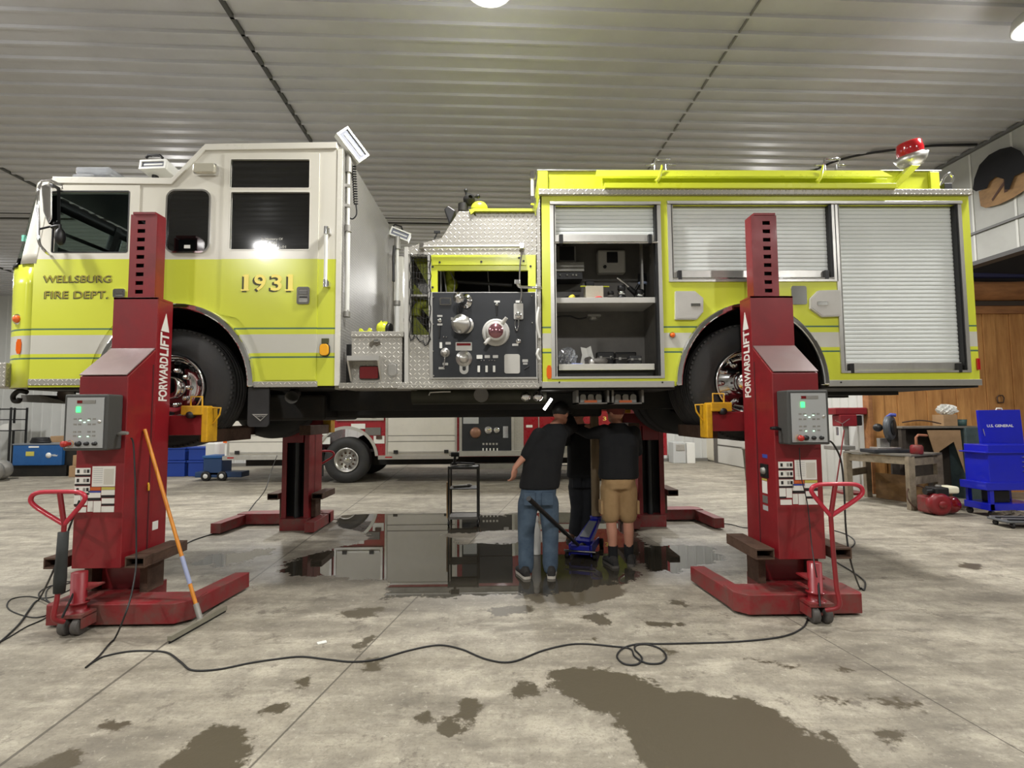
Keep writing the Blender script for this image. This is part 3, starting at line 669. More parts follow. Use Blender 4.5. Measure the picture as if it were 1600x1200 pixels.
# wheels
def wheel(c, yf, R, dual=False, rearhub=False, inward=1):
    s = inward; C3 = (c[0], yf, c[1]); ax = (0, s, 0)
    mb = MB(); W = .29
    prof = [(.03, R * .535), (-.004, R * .60), (-.012, R * .72), (.0, R * .88), (.022, R * .955), (.045, R * .985)]
    for k in range(4): u = .06 + k * .05; prof += [(u, R), (u + .03, R), (u + .034, R - .014), (u + .046, R - .014)]
    prof += [(W - .03, R), (W - .01, R * .97), (W, R * .88), (W, R * .6), (W - .03, R * .53)]
    mb.lathe(C3, ax, prof, 64)
    for k in range(72):                          # shoulder lugs
        a = 2 * pi * k / 72; q = Matrix.Rotation(-a, 3, 'Y')
        v = [Vector((x, y, z)) for z in (R * .955, R * .988) for y in (.016 * s, .05 * s) for x in (-.012, .012)]
        mb.add([q @ p + Vector(C3) for p in v], [(0, 2, 3, 1), (4, 5, 7, 6), (0, 1, 5, 4), (2, 6, 7, 3), (0, 4, 6, 2), (1, 3, 7, 5)])
    w_ = part('wheel', mb, RUB, truck)
    if dual:
        mb = MB(); mb.lathe((c[0], yf + s * .35, c[1]), ax, prof, 48); part('inner_tire', mb, RUB, w_)
    r = R * .535
    if not rearhub:
        mb = MB(); mb.lathe(C3, ax, [(.02, r), (-.012, r * 1.02), (-.018, r * .97), (.0, r * .93), (.03, r * .88), (.045, r * .8), (.02, r * .66), (.015, r * .45), (.015, .001)], 48); part('rim', mb, CHR, w_)
        for k in range(10):
            a = 2 * pi * k / 10 + .2; p = Vector((c[0] + r * .78 * cos(a), yf + s * .036, c[1] + r * .78 * sin(a))); mb = MB(); mb.ell(p, .032, .006, .018, 12, Matrix.Rotation(-a - pi / 2, 3, 'Y'))
            part('rim_slot', mb, BLK, w_)
        mb = MB(); mb.lathe(C3, ax, [(.01, r * .36), (-.03, r * .35), (-.045, r * .3), (-.05, r * .2), (-.052, .001)], 28); part('hub_cap', mb, CHR, w_)
        lr, ly = r * .56, -.02
    else:
        mb = MB(); mb.lathe(C3, ax, [(.02, r), (-.01, r * 1.02), (-.014, r * .96), (.03, r * .9), (.12, r * .86), (.15, r * .7), (.15, .001)], 48); part('rim', mb, CHR, w_)
        mb = MB(); mb.lathe(C3, ax, [(.15, r * .4), (.02, r * .38), (-.03, r * .3), (-.055, r * .15), (-.06, .001)], 28); part('hub_cap', mb, CHR, w_)
        lr, ly = r * .6, .13
    for k in range(10):
        a = 2 * pi * k / 10; mb = MB(); p = Vector((c[0] + lr * cos(a), yf + s * ly, c[1] + lr * sin(a)))
        mb.lathe(p + Vector((0, s * .03, 0)), ax, [(0, .024), (-.025, .024), (-.045, .018), (-.052, .001)], 12); part('lug_nut', mb, CHR, w_)
    return w_
wheel(FWC, Y0 + .03, WR); wheel(RWC, Y0 + .03, WR, True, True)
wheel(FWC, Y1 - .03, WR, inward=-1); wheel(RWC, Y1 - .03, WR, True, True, inward=-1)

# lettering on the cab
def lettering(s, x0, y0, x1, y1, mf_, ms, parent, Y, dx=-.012, dz=-.010, bold=0.0):
    a = T(x0, y1, Y); b = T(x1, y0, Y); 
    sh = text_mb(s, a[0] + dx, a[1] + dz, b[0] + dx, b[1] + dz, Y - .0006, .0008, bold=bold + .01); part('lettering_shade', sh, ms, parent)
    f = text_mb(s, a[0], a[1], b[0], b[1], Y - .0025, .001, bold=bold); part('lettering', f, mf_, parent)
YD = Y0 - .011
lettering('WELLSBURG', 68, 430, 175, 441, OLV2, OLV, fdo, YD, -.008, -.008)
lettering('FIRE DEPT.', 70, 454.5, 170, 466, OLV2, OLV, fdo, YD, -.008, -.008)
def lin_digits():
    """1931 with slab feet and a dark shade down to the left"""
    for s, x0, x1 in (('1', 381, 389), ('9', 397, 416), ('3', 423, 441), ('1', 450, 458)):
        lettering(s, x0, 429, x1, 454.5, GOLD, OLV, rdo, YD, -.018, -.012, .015)
    mb = MB()
    for x in (377.5, 446.5):
        pbox(mb, x, 452.6, x + 13, 455, YD - .0035, YD - .0012)
        mb.prism(TP([(x + 1, 432), (x + 5, 428.6), (x + 5, 433)], YD), YD - .0035, YD - .0012)
    part('lettering_serifs', mb, GOLD, rdo)
lin_digits()
for s, x0, x1, y0, y1 in (('In Memory Of', 408, 441, 371, 375.5), ('FDNY', 417, 432, 377, 381.5), ('9-11-01', 424, 446, 383, 387)):
    a = T(x0, y1); b = T(x1, y0); part('window_lettering', text_mb(s, a[0], a[1], b[0], b[1], Y0 + .011, .001), WHL, rdo)
# handles, lamps and rails on the cab
def recess_handle(x0, y0, x1, y1, parent):
    rr = TR(x0, y0, x1, y1); o = part('door_handle', curve_mesh('x', rrect(*rr, .02), [rrect(rr[0] + .018, rr[1] + .02, rr[2] - .018, rr[3] - .02, .01)], YD - .012, YD), CHR, parent)
    h = (rr[3] - rr[1]); mb = MB(); mb.box(rr[0] + .018, rr[2] - .018, YD - .002, YD, rr[1] + .02, rr[3] - .02)
    mb.m = 1; mb.box(rr[0] + .024, rr[2] - .024, YD - .014, YD - .002, rr[1] + h * .55, rr[1] + h * .78); mb.m = 2; mb.box(rr[0] + .024, rr[2] - .024, YD - .006, YD - .001, rr[1] + h * .38, rr[1] + h * .46); part('handle_paddle', mb, [ALUD, CHR, BLK], parent)
recess_handle(465, 449, 485, 476, rdo); recess_handle(179, 452, 198, 466, fdo)
def vrail(name, px, ya, yb, r, off, m, Y=Y0, bracket=True):
    a, b = at(px, ya, Y - off), at(px, yb, Y - off); x = (a.x + b.x) / 2
    mb = MB(); mb.tube([(x, Y - off, a.z), (x, Y - off, b.z)], r, 14)
    o = part(name, mb, m, truck)
    for z in (a.z, b.z):
        mb = MB(); mb.cyl((x, Y - off, z - .035), (x, Y - off, z + .035), r * 1.4); mb.box(x - .012, x + .03, Y - off, Y, z - .025, z + .025); part('rail_bracket', mb, CHR, o, .004)
    return o
vrail('grab_rail', 509, 360, 443, .016, .06, WPL)
def lens(name, x0, y0, x1, y1, m, Y, out, rad, parent, frame=None, wd=.01):
    rr = TR(x0, y0, x1, y1, Y); mb = MB(); mb.prism(rrect(*rr, rad), Y - out, Y + .002); o = part(name, mb, m, parent, .006)
    if frame:
        a = rrect(rr[0] - wd, rr[1] - wd, rr[2] + wd, rr[3] + wd, rad + wd * .5); part(name + '_bezel', curve_mesh('x', a, [rrect(*rr, rad)], Y - out * .6, Y + .001), frame, o)
    return o
lens('corner_lamp', 501, 538, 515, 556, AMBY, Y0, .035, .03, truck, BLK, .004)
mb = MB(); pbox(mb, 503, 529, 514, 537, Y0 - .012, Y0 + .001); part('lamp_label', mb, OLV, truck)
def round_lamp(px, py, r, Y, m, parent=truck, name='marker_lamp'):
    c = at(px, py, Y); mb = MB(); mb.lathe((c.x, Y, c.z), (0, -1, 0), [(0, r * 1.35), (.012, r * 1.35), (.02, r * 1.1)], 24); o = part(name, mb, CHR, parent)
    mb = MB(); mb.ell((c.x, Y - .015, c.z), r, .03, r, 16); part(name + '_lens', mb, m, o)
round_lamp(29, 499, .036, Y0 + .04, AMB)
round_lamp(1050, 524, .024, Y0, AMB)
def diamond_reflector(x0, y0, x1, y1, Y):
    rr = TR(x0, y0, x1, y1, Y); cx = (rr[0] + rr[2]) / 2; h = rr[3] - rr[1]
    mb = MB(); mb.prism([(cx - .012, rr[1]), (cx + .012, rr[1]), (rr[2], rr[1] + h * .25), (rr[2], rr[3] - h * .25), (cx + .012, rr[3]), (cx - .012, rr[3]), (rr[0], rr[3] - h * .25), (rr[0], rr[1] + h * .25)], Y - .008, Y + .002); part('side_reflector', mb, AMB, truck)
diamond_reflector(26, 530, 34, 553, Y0 + .012); diamond_reflector(854, 571, 862, 592, Y0)
lens('scene_lamp', 308, 260, 341, 274, mat('lamp_reflector', (232, 228, 210), .12, .6), Y0, .07, .02, truck, CHR, .008)
# roof equipment
mb = MB(); pbox(mb, 97, 263, 131, 276, Y0 + .1, Y0 + .55); lb = part('light_bar', mb, CLR, truck, .02)
mb = MB(); pbox(mb, 102, 266, 126, 275, Y0 + .16, Y0 + .5); part('light_bar_reflector', mb, ALU, lb, .01)
mb = MB(); a = at(135, 272, Y0 + .3); mb.box(a.x - .03, a.x + .3, Y0 + .2, Y0 + 1.6, a.z - .05, a.z + .03); part('light_bar', mb, CLR, truck, .02)
mb = MB(); a = at(85, 282, Y0 + .1); mb.ell((a.x, Y0 + .15, a.z + .01), .06, .04, .03, 14); part('clearance_lamp', mb, AMB, truck)
def floodlight(pc, wd, ht, dp, rot, pole_to, name='floodlight'):
    R3 = rot; o_ = Vector(pc)
    def tr(mb):
        mb.v = [tuple(R3 @ Vector(v) + o_) for v in mb.v]; return mb
    mb = MB(); mb.box(-wd / 2, wd / 2, 0, dp, -ht / 2, ht / 2); o = part(name, tr(mb), WPL, truck, .01)
    mb = curve_mesh('x', rect((-wd / 2, -ht / 2, wd / 2, ht / 2)), [rect((-wd / 2 + .02, -ht / 2 + .02, wd / 2 - .02, ht / 2 - .02))], -.02, 0); part('floodlight_frame', tr(mb), WPL, o)
    mb = MB(); mb.box(-wd / 2 + .02, wd / 2 - .02, -.006, .0, -ht / 2 + .02, ht / 2 - .02); part('floodlight_lens', tr(mb), mat('flood_lens', (110, 114, 128), .5, 0), o)
    mb = MB(); mb.box(-wd / 2 + .04, wd / 2 - .04, -.012, -.006, -.008, .008); part('floodlight_bulb', tr(mb), WPL, o)
    return o
f1 = floodlight(at(240.5, 258, Y0 + .25), .27, .1, .2, Euler((radians(-8), 0, radians(-4))).to_matrix(), None)
mb = MB(); a = at(243, 268, Y0 + .35); mb.cyl((a.x, a.y, a.z - .12), (a.x, a.y, a.z + .02), .03); mb.tube([at(228, 247, Y0 + .3), at(232, 243, Y0 + .3), at(250, 243, Y0 + .3), at(254, 247, Y0 + .3)], .014, 8); part('floodlight_mount', mb, BLK, f1)
# telescoping pole lights behind the cab
def pole_light(px, ya, yb, Y, r, lightpx, wd, ht, rot):
    a, b = at(px, ya, Y), at(px, yb, Y); x = a.x; mb = MB(); zm = a.z + (b.z - a.z) * .42
    mb.tube([(x, Y, b.z), (x, Y, zm)], r, 14); mb.tube([(x, Y, zm), (x, Y, a.z)], r * .7, 14); o = part('light_pole', mb, WPL, truck)
    for za, zz, rr_ in ((zm - .03, zm + .03, 1.5), (a.z - .05, a.z + .12, 1.4), (b.z - .02, b.z + .03, 1.5)): mb = MB(); mb.cyl((x, Y, za), (x, Y, zz), r * rr_); part('pole_clamp', mb, ALUD, o)
    return o, x, a.z
o, x, z = pole_light(545, 262, 492, Y0 + .12, .022, None, 0, 0, None)
for py in (291, 322, 487):
    mb = MB(); zz = at(540, py, Y0 + .12).z; mb.box(XCB + .02, x + .02, Y0 + .1, Y0 + .13, zz - .015, zz + .015); part('pole_bracket', mb, ALU, o, .003)
mb = MB(); mb.spring(at(553, 258, Y0 + .2), at(556, 320, Y0 + .2), .018, .006, 16); mb.tube(smooth_path([at(556, 318, Y0 + .2), at(557, 335, Y0 + .2), at(549, 342, Y0 + .2), at(538, 330, Y0 + .18), at(535, 322, Y0 + .15)]), .007, 8); part('coiled_cord', mb, BLK, o)
floodlight(at(551, 227, Y0 + .1), .31, .15, .06, Euler((0, radians(44), radians(38))).to_matrix(), None)
o, x, z = pole_light(621, 384, 600, Y1 - .35, .03, None, 0, 0, None)
mb = MB(); mb.tube([at(616, 384, Y1 - .4), at(615, 400, Y1 - .4), at(615, 440, Y1 - .4)], .018, 8); part('pole_cord', mb, BLK, o)
mb = MB(); mb.box(XCB + .03, XCB + .16, Y1 - .12, Y1, CB, top[3][1] - .35); part('corner_post', mb, WHT, truck, .01)
floodlight(at(625, 366, Y1 - .35), .27, .12, .1, Euler((0, radians(20), radians(8))).to_matrix(), None)
mb = MB(); mb.tube([at(613, 355, Y1 - .35), at(617, 351, Y1 - .35), at(627, 354, Y1 - .35), at(629, 360, Y1 - .35)], .012, 8); part('floodlight_handle', mb, BLK, truck)
# mirror
mb = MB(); YM = Y0 - .12
mb.tube(smooth_path([at(66, 286, YM + .1), at(60, 300, YM), at(60, 350, YM), at(61, 378, YM), at(70, 392, YM), at(80, 400, Y0)]), .012, 10); mb.tube([at(64, 283, YM + .08), at(80, 282, Y0 - .02), at(98, 290, Y0), at(99, 296, Y0)], .013, 10); mi = part('mirror_arm', mb, CHR, truck)
mb = MB(); mb.prism(TP([(63, 290), (72, 286), (79, 290), (79, 340), (74, 350), (66, 330)], YM), YM, YM + .08); part('mirror_housing', mb, CHR, mi, .015)
mb = MB(); mb.prism(TP([(78, 286), (85, 288), (85, 352), (79, 350)], YM + .05), YM + .04, YM + .12); part('mirror_glass', mb, BLK, mi, .008)
mb = MB(); mb.ell(at(94, 370, YM), .035, .05, .08, 14); mb.tube([at(80, 355, YM), at(94, 352, YM), at(94, 365, YM)], .014, 8); part('convex_mirror', mb, BLK, mi)
mb = MB(); mb.tube([at(62, 358, YM), at(86, 352, Y0)], .009, 8); part('mirror_strut', mb, BLK, mi)
# ---- pump module ----
XM0, XM1 = T(633, 500)[0], T(840, 500)[0]
def flat(name, pts, holes, m, ya, yb, parent=truck, Y=None, bevel=0, label=None):
    o = part(name, curve_mesh('x', TP(pts, Y), [TP(h, Y) if isinstance(h, list) else h for h in holes], ya, yb), m, parent, bevel)
    if label: o['label'] = label
    return o
flat('pump_side_panel', [(633, 388), (680, 388), (680, 600), (633, 600)], [[(642, 400), (670, 400), (670, 523), (642, 523)]], DIA, Y0 + .01, Y0 + .04)
flat('panel_edge_trim', [(632, 386), (638, 386), (638, 600), (632, 600)], [], GRYL, Y0 - .005, Y0 + .04)
flat('panel_edge_trim', [(668, 398), (676, 398), (678, 592), (672, 592)], [], ALU, Y0 - .004, Y0 + .03)
flat('pump_hood', [(634, 397), (634, 388), (652, 382), (690, 372), (717, 330), (735, 330), (742, 337), (838, 337), (838, 399), (680, 399)], [], DIA, Y0 + .0, Y0 + .03)
mb = MB(); ho = TP([(634, 388), (652, 382), (690, 372), (717, 330), (735, 330)]); mb.loft([[Vector((x, y, z)) for x, z in ho] + [Vector((x, y, z - .02)) for x, z in ho[::-1]] for y in (Y0 + .03, Y1 - .03)], smooth=False); part('hood_top', mb, DIAT, truck)
mb = MB(); mb.box(XM0, XM0 + .03, Y0 + .04, Y1 - .04, CB, T(640, 390)[1]); mb.box(XM0, XM1, Y1 - .04, Y1, CB, T(640, 360)[1]); part('module_wall', mb, DIA, truck)
flat('hose_bed_ledge', [(733, 329), (740, 327), (836, 327), (836, 331), (742, 331), (736, 336)], [], YEL, Y0 - .02, Y0 + .9, bevel=.004)
flat('hood_lip_strip', [(742, 331), (836, 331), (836, 338), (745, 338)], [], DIA, Y0 + .02, Y0 + .05)  # diamond plate strip just below the hose bed ledge
flat('access_door_frame', [(674, 399), (837, 399), (837, 460), (674, 460)], [[(684, 423), (825, 423), (825, 459), (684, 459)]], YEL, Y0 - .012, Y0 + .02, bevel=.003)
flat('access_door_recess', [(676, 403), (822, 403), (822, 415), (676, 415)], [], YEL, Y0 - .026, Y0 - .010, bevel=.012)
for x, y in ((687, 410), (752, 409), (811, 403), (676, 417), (676, 449), (818, 408), (829, 416)):
    mb = MB(); c = at(x, y, Y0 - .027 if 679 < x < 820 and y < 415 else Y0 - .012); mb.cyl(c, c + Vector((0, -.004, 0)), .010, n=12); part('panel_bolt', mb, BLK, truck)
# dark engine-like interior behind the opening
mb = MB(); a = T(684, 423); b = T(825, 460); mb.box(XM0 + .25, XM1 - .02, Y0 + .8, Y0 + .85, CB, a[1] + .3); part('pump_bay_liner', mb, BLKM, truck)
mb = MB(); mb.box(T(735, 333)[0], XM1 + .04, Y0 + .05, Y1 - .03, T(800, 337)[1] - .03, T(800, 337)[1]); part('module_roof', mb, DIAT, truck)
flat('kick_plate', [(633, 590), (842, 590), (842, 601), (633, 601)], [], DIA, Y0 + .0, Y0 + .03)
for p, r_, m in (([(689, 423), (689, 460)], .008, ALUD), ([(693, 423), (698, 460)], .008, ALUD), ([(704, 425), (711, 440), (709, 460)], .006, ALUD), ([(762, 423), (765, 460)], .006, GRYP), ([(715, 440), (800, 446)], .02, BLKM)):
    mb = MB(); mb.tube([at(x, y, Y0 + .2) for x, y in p], r_, 8); part('pump_pipe', mb, m, truck)
mb = MB(); c = at(703, 445, Y0 + .25); mb.cyl((c.x, c.y, c.z - .12), (c.x, c.y, c.z + .14), .045); mb.ell((c.x + .02, c.y, c.z), .06, .06, .07); part('pump_valve', mb, YELD, truck)
# crosslay tray opening with olive panels
a = T(642, 400); b = T(671, 524)
for q in ([(642, 398), (670, 398), (670, 448)], [(642, 436), (668, 468), (668, 492), (642, 462)], [(642, 487), (670, 521), (670, 524), (642, 524)]):
    flat('crosslay_tray', q, [], YELD, Y0 + .12, Y0 + .16)
for q in ([(642, 460), (668, 460), (668, 463), (642, 463)],): flat('crosslay_shelf', q, [], ALUD, Y0 + .0, Y0 + .2)
mb = MB(); c = at(659, 484, Y0 + .12); mb.tube([c + Vector((-.05, 0, -.06)), c + Vector((-.05, 0, .0)), c + Vector((-.02, 0, .05)), c + Vector((.05, 0, .06))], .045, 14); part('crosslay_elbow', mb, YELD, truck)
random.seed(3)
net = []
mb = MB()
def netpt(u, v): return at(641 + 31 * u, 398 + (134 - 6 * sin(pi * u * 2)) * v, Y0 - .012)
for i in range(7): mb.tube([netpt(i / 6 + .04 * sin(v * 9 + i), v / 12) for v in range(13)], .0022, 4)
for j in range(15): mb.tube([netpt(u / 6, j / 14 + .012 * sin(u * 3 + j)) for u in range(7)], .0022, 4)
for u in (0, 1): mb.tube([netpt(u + .05 * sin(v * 2), v / 16) for v in range(17)], .005, 5)
mb.tube([netpt(u / 8, 1 + (.03 * sin(u * 2.2))) for u in range(9)], .006, 5)
o = part('cargo_net', mb, MESHC, truck); o['kind'] = 'stuff'
mb = MB(); mb.tube([at(661, 386, Y0 - .05), at(816, 385, Y0 - .05)], .013, 12); hr = part('hand_rail', mb, ALU, truck)
for x in (660, 815):
    mb = MB(); c = at(x, 388, Y0); mb.box(c.x - .022, c.x + .022, Y0 - .06, Y0, c.z - .02, c.z + .035); part('rail_bracket', mb, CHR, hr, .006)
# black operator panel
pan = flat('pump_panel', [(676, 458), (836, 458), (838, 589), (677, 590)], [], PANEL, Y0 - .02, Y0 + .02, bevel=.003)
flat('panel_border', [(674, 457), (838, 457), (840, 592), (675, 592)], [[(676.5, 458.5), (834, 458.5), (834, 589), (676.5, 589)]], ALU, Y0 - .016, Y0 + .02)
def px2(zx, zy): return 620 + zx / 5.714, 430 + zy / 5.714
def knob(zx, zy, prof, m, name, tilt=0.0, parent=pan):
    c = at(*px2(zx, zy), Y0 - .02); mb = MB(); ax = Vector((sin(tilt), -cos(tilt), 0)); mb.lathe(c, ax, prof, 26); return part(name, mb, m, parent), c
u = 1 / 5.714 / 170                      # one zoom pixel in metres
o, c = knob(615, 235, [(0, 66 * u), (.012, 66 * u), (.014, 50 * u), (.05, 36 * u), (.08, 34 * u), (.1, 30 * u), (.13, 26 * u), (.135, .001)], CHR, 'discharge_outlet', -.35)
mb = MB(); d = c + Vector((-.05, -.15, .0)); mb.lathe(d, Vector((-.3, -1, 0)), [(-.02, .02), (0, .05), (.02, .05), (.025, .02), (.05, .018), (.05, .001)], 14); part('outlet_cap', mb, CHR, o)
o, c = knob(625, 450, [(0, 72 * u), (.01, 72 * u), (.012, 58 * u), (.05, 56 * u), (.055, 80 * u), (.12, 84 * u), (.13, 60 * u), (.16, 56 * u), (.165, 40 * u), (.19, 38 * u), (.2, 14 * u), (.22, .001)], ALU, 'suction_outlet', -.5)
for k in range(3):
    q = 2 * pi * k / 3 + .5; mb = MB(); e = c + Vector((-.055 + .078 * cos(q), -.1, .078 * sin(q))); mb.box(e.x - .012, e.x + .012, e.y - .03, e.y + .02, e.z - .012, e.z + .012); part('cap_lug', mb, ALUD, o, .003)
o, c = knob(885, 512, [(0, 124 * u), (.01, 124 * u), (.02, 104 * u), (.012, 90 * u), (.06, 88 * u), (.09, 86 * u), (.1, 78 * u), (.098, .001)], GRYL, 'main_inlet')
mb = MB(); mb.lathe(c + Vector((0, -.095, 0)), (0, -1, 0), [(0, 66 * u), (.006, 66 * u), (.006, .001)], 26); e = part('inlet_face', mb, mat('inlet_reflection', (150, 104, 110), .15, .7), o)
for sgn in (1, -1):
    mb = MB(); q = Vector((.64, 0, .77)) * sgn; mb.tube([c + Vector((0, -.08, 0)) + q * (80 * u), c + Vector((0, -.1, 0)) + q * (150 * u)], [.02, .016], 8); part('inlet_handle', mb, GRYL, o)
knob(433, 692, [(0, 42 * u), (.01, 42 * u), (.015, 30 * u), (.03, 26 * u), (.05, 18 * u), (.05, .001)], ALU, 'drain_knob')
def zp(name, x0, y0, x1, y1, m, out=.006, rad=0, parent=pan):
    a = px2(x0, y0); b = px2(x1, y1); rr = TR(a[0], a[1], b[0], b[1]); mb = MB()
    mb.prism(rrect(*rr, min(rad or .002, abs(rr[2] - rr[0]) / 2.01, abs(rr[3] - rr[1]) / 2.01)), Y0 - .02 - out, Y0 - .019); return part(name, mb, m, parent)
o, c = knob(600, 745, [(0, 72 * u), (.008, 72 * u), (.01, 50 * u), (.04, 42 * u), (.06, 34 * u), (.07, .001)], ALU, 'lever_plate')
zp('lever_slot_plate', 562, 760, 642, 885, ALU, .006, .04); zp('lever_slot', 588, 780, 618, 855, BLK, .008, .015)
for a in ((385, 205, 490, 272),): zp('panel_window', *a, CHR, .008, .008); zp('panel_window_face', 398, 216, 478, 262, PANEL, .010)
zp('warning_plate', 527, 602, 672, 676, GRYL, .004, .006); zp('warning_plate_red_band', 536, 610, 662, 632, REDF, .005)
zp('maker_plate', 960, 708, 1098, 880, GRYL, .012, .02)
zp('gauge_box', 1044, 262, 1126, 400, GRYL, .03, .008)
mb = MB(); c = at(*px2(1085, 360), Y0 - .05); mb.lathe(c, (0, -1, 0), [(0, .03), (.03, .028), (.03, .001)], 14); part('gauge_valve', mb, CHR, pan)
mb = MB(); mb.tube(smooth_path([at(*px2(x, y), Y0 - .05) for x, y in ((1060, 390), (1056, 450), (1072, 495), (1086, 450), (1088, 380))]), .004, 6); part('pull_cable', mb, CHR, pan)
for x0, y0, x1, y1 in ((364, 360, 410, 376), (364, 436, 410, 452), (437, 600, 484, 622), (376, 822, 430, 842), (386, 603, 408, 656), (722, 810, 744, 868), (792, 810, 813, 868), (858, 810, 880, 868), (714, 716, 766, 750), (785, 716, 832, 742), (857, 716, 905, 742), (1030, 614, 1084, 634), (1060, 230, 1112, 250), (1120, 754, 1170, 778), (1126, 784, 1166, 800), (870, 232, 920, 248), (412, 784, 460, 806)):
    zp('panel_label', x0, y0, x1, y1, WPL if y1 - y0 > 30 else ALU, .014 if y1 - y0 > 30 else .004, .004)
for x, y, r_ in ((385, 405, 20), (893, 262, 16), (1085, 588, 24), (420, 552, 6), (444, 552, 6), (755, 763, 5), (780, 763, 5), (826, 763, 5), (850, 763, 5), (875, 763, 5), (326, 200, 7), (326, 440, 7), (326, 680, 7), (330, 896, 7), (1204, 188, 7), (1208, 430, 6)):
    knob(x, y, [(0, r_ * u), (.012, r_ * u), (.018, r_ * u * .5), (.018, .001)], CHR, 'panel_button')
for p in ([(893, 270), (893, 360)], [(545, 270), (550, 335)], [(384, 450), (380, 560)], [(430, 730), (420, 830)], [(1140, 840), (1180, 815)]):
    mb = MB(); mb.tube([at(*px2(*q), Y0 - .03) for q in p], .007, 6); part('pull_rod', mb, BLK if p[0][0] != 430 else CHR, pan)
mb = MB(); mb.tube(smooth_path([at(808, 442, Y0 - .09), at(812, 448, Y0 - .08), at(828, 449, Y0 - .06), at(846, 450, Y0 - .02)]), .014, 10); mb.box(*(lambda c: (c.x - .03, c.x + .02, c.y - .02, c.y + .02, c.z - .02, c.z + .02))(at(809, 441, Y0 - .09))); part('nozzle_holder', mb, CHR, truck, .003)
mb = MB(); mb.tube(smooth_path([at(816, 392, Y0 - .04), at(813, 410, Y0 - .04), at(812, 440, Y0 - .04), at(815, 458, Y0 - .035), at(812, 476, Y0 - .035)]), .007, 8); part('panel_lamp_lead', mb, GRYP, truck)
flat('module_corner', [(838, 330), (846, 300), (848, 604), (841, 604)], [], DIA, Y0 + .0, Y0 + .04)
for y0_, y1_ in ((480, 528), (545, 562)): 
    mb = MB(); mb.tube(smooth_path([at(842, y0_, Y0 - .03), at(839, (y0_ + y1_) / 2, Y0 - .04), at(843, y1_, Y0 - .03)]), .012, 8); part('grab_strap', mb, WPL, truck)
# deck gun and lamp on the pump house
mb = MB(); c = at(733, 322, Y0 + .3); mb.cyl((c.x - .06, c.y, c.z - .06), (c.x - .06, c.y, c.z + .02), .05); mb.lathe(c + Vector((0, 0, .06)), Vector((.3, -1, .2)), [(-.03, .05), (0, .062), (.04, .05), (.06, .02)], 18); gun = part('deck_gun', mb, BLKM, truck)
mb = MB(); mb.tube([c + Vector((-.02, 0, .06)), c + Vector((-.03, -.02, .14))], .012, 8); mb.ell(c + Vector((-.03, -.02, .15)), .02, .02, .02, 10); part('gun_handle', mb, BLK, gun)
mb = MB(); mb.tube([c + Vector((.02, 0, .08)), c + Vector((.08, -.02, .09))], .012, 8); mb.ell(c + Vector((.09, -.02, .09)), .022, .022, .022, 10); part('gun_handle', mb, BLK, gun)
mb = MB(); c2 = at(749, 326, Y0 + .28); mb.ell((c2.x, c2.y, c2.z), .085, .08, .07, 18); part('gun_elbow', mb, YEL, gun)
mb = MB(); mb.prism(TP([(694, 328), (700, 322), (712, 330), (703, 352)], Y0 + .3), Y0 + .28, Y0 + .45); part('work_lamp', mb, BLK, truck, .01)
mb = MB(); mb.tube([at(679, 373, Y0 + .2), at(683, 364, Y0 + .2)], .008, 8); c = at(683, 363, Y0 + .2); mb.box(c.x - .03, c.x + .03, c.y - .01, c.y + .01, c.z - .008, c.z + .012); part('hood_latch', mb, BLK, truck)
# diamond plate step box
rb = TR(549, 526, 628, 598, Y0 - .0)
mb = MB(); mb.box(rb[0], rb[2], Y0, Y0 + .5, rb[1], rb[3]); sb = part('step_box', mb, DIA, truck, .006)
rl = TR(549, 518, 629, 527); mb = MB(); mb.box(rl[0], rl[2] + .01, Y0 - .012, Y0 + .52, rl[1], rl[3]); part('step_box_lid', mb, DIA, sb, .006)
mb = MB(); c = at(588, 535, Y0 - .01); mb.prism(TP([(578, 535), (585, 532), (594, 534), (595, 538), (588, 541), (584, 538), (580, 543), (577, 541)]), Y0 - .008, Y0); part('latch_wear_mark', mb, mat('latch_dark', (96, 90, 80), .5, .5), sb)
mb = MB(); mb.box(c.x - .02, c.x + .02, Y0 - .025, Y0, c.z, c.z + .03); part('box_latch', mb, CHR, sb, .004)
lens('step_lamp', 563, 573, 592, 592, REDF, Y0, .03, .015, sb, BLK, .006)
mb = MB(); rr = TR(548, 558, 597, 562); mb.box(rr[0], rr[2], Y0 - .12, Y0, rr[1] - .02, rr[3]); mb.prismx([(Y0, rr[1] - .02), (Y0 - .12, rr[1] - .02), (Y0, rr[1] - .2)], rr[0], rr[0] + .015); mb.prismx([(Y0, rr[1] - .02), (Y0 - .12, rr[1] - .02), (Y0, rr[1] - .2)], rr[2] - .015, rr[2]); part('lamp_guard', mb, ALU, sb)
lens('courtesy_lamp', 607, 568, 620, 588, ALUD, Y0, .02, .03, sb, CHR, .005)
mb = MB(); rr = TR(541, 538, 549, 598, Y0 + .1); mb.box(rr[0], rr[2] + .02, Y0 + .1, Y0 + .14, rr[1], rr[3]); part('box_shadow_gap_plate', mb, BLK, truck)
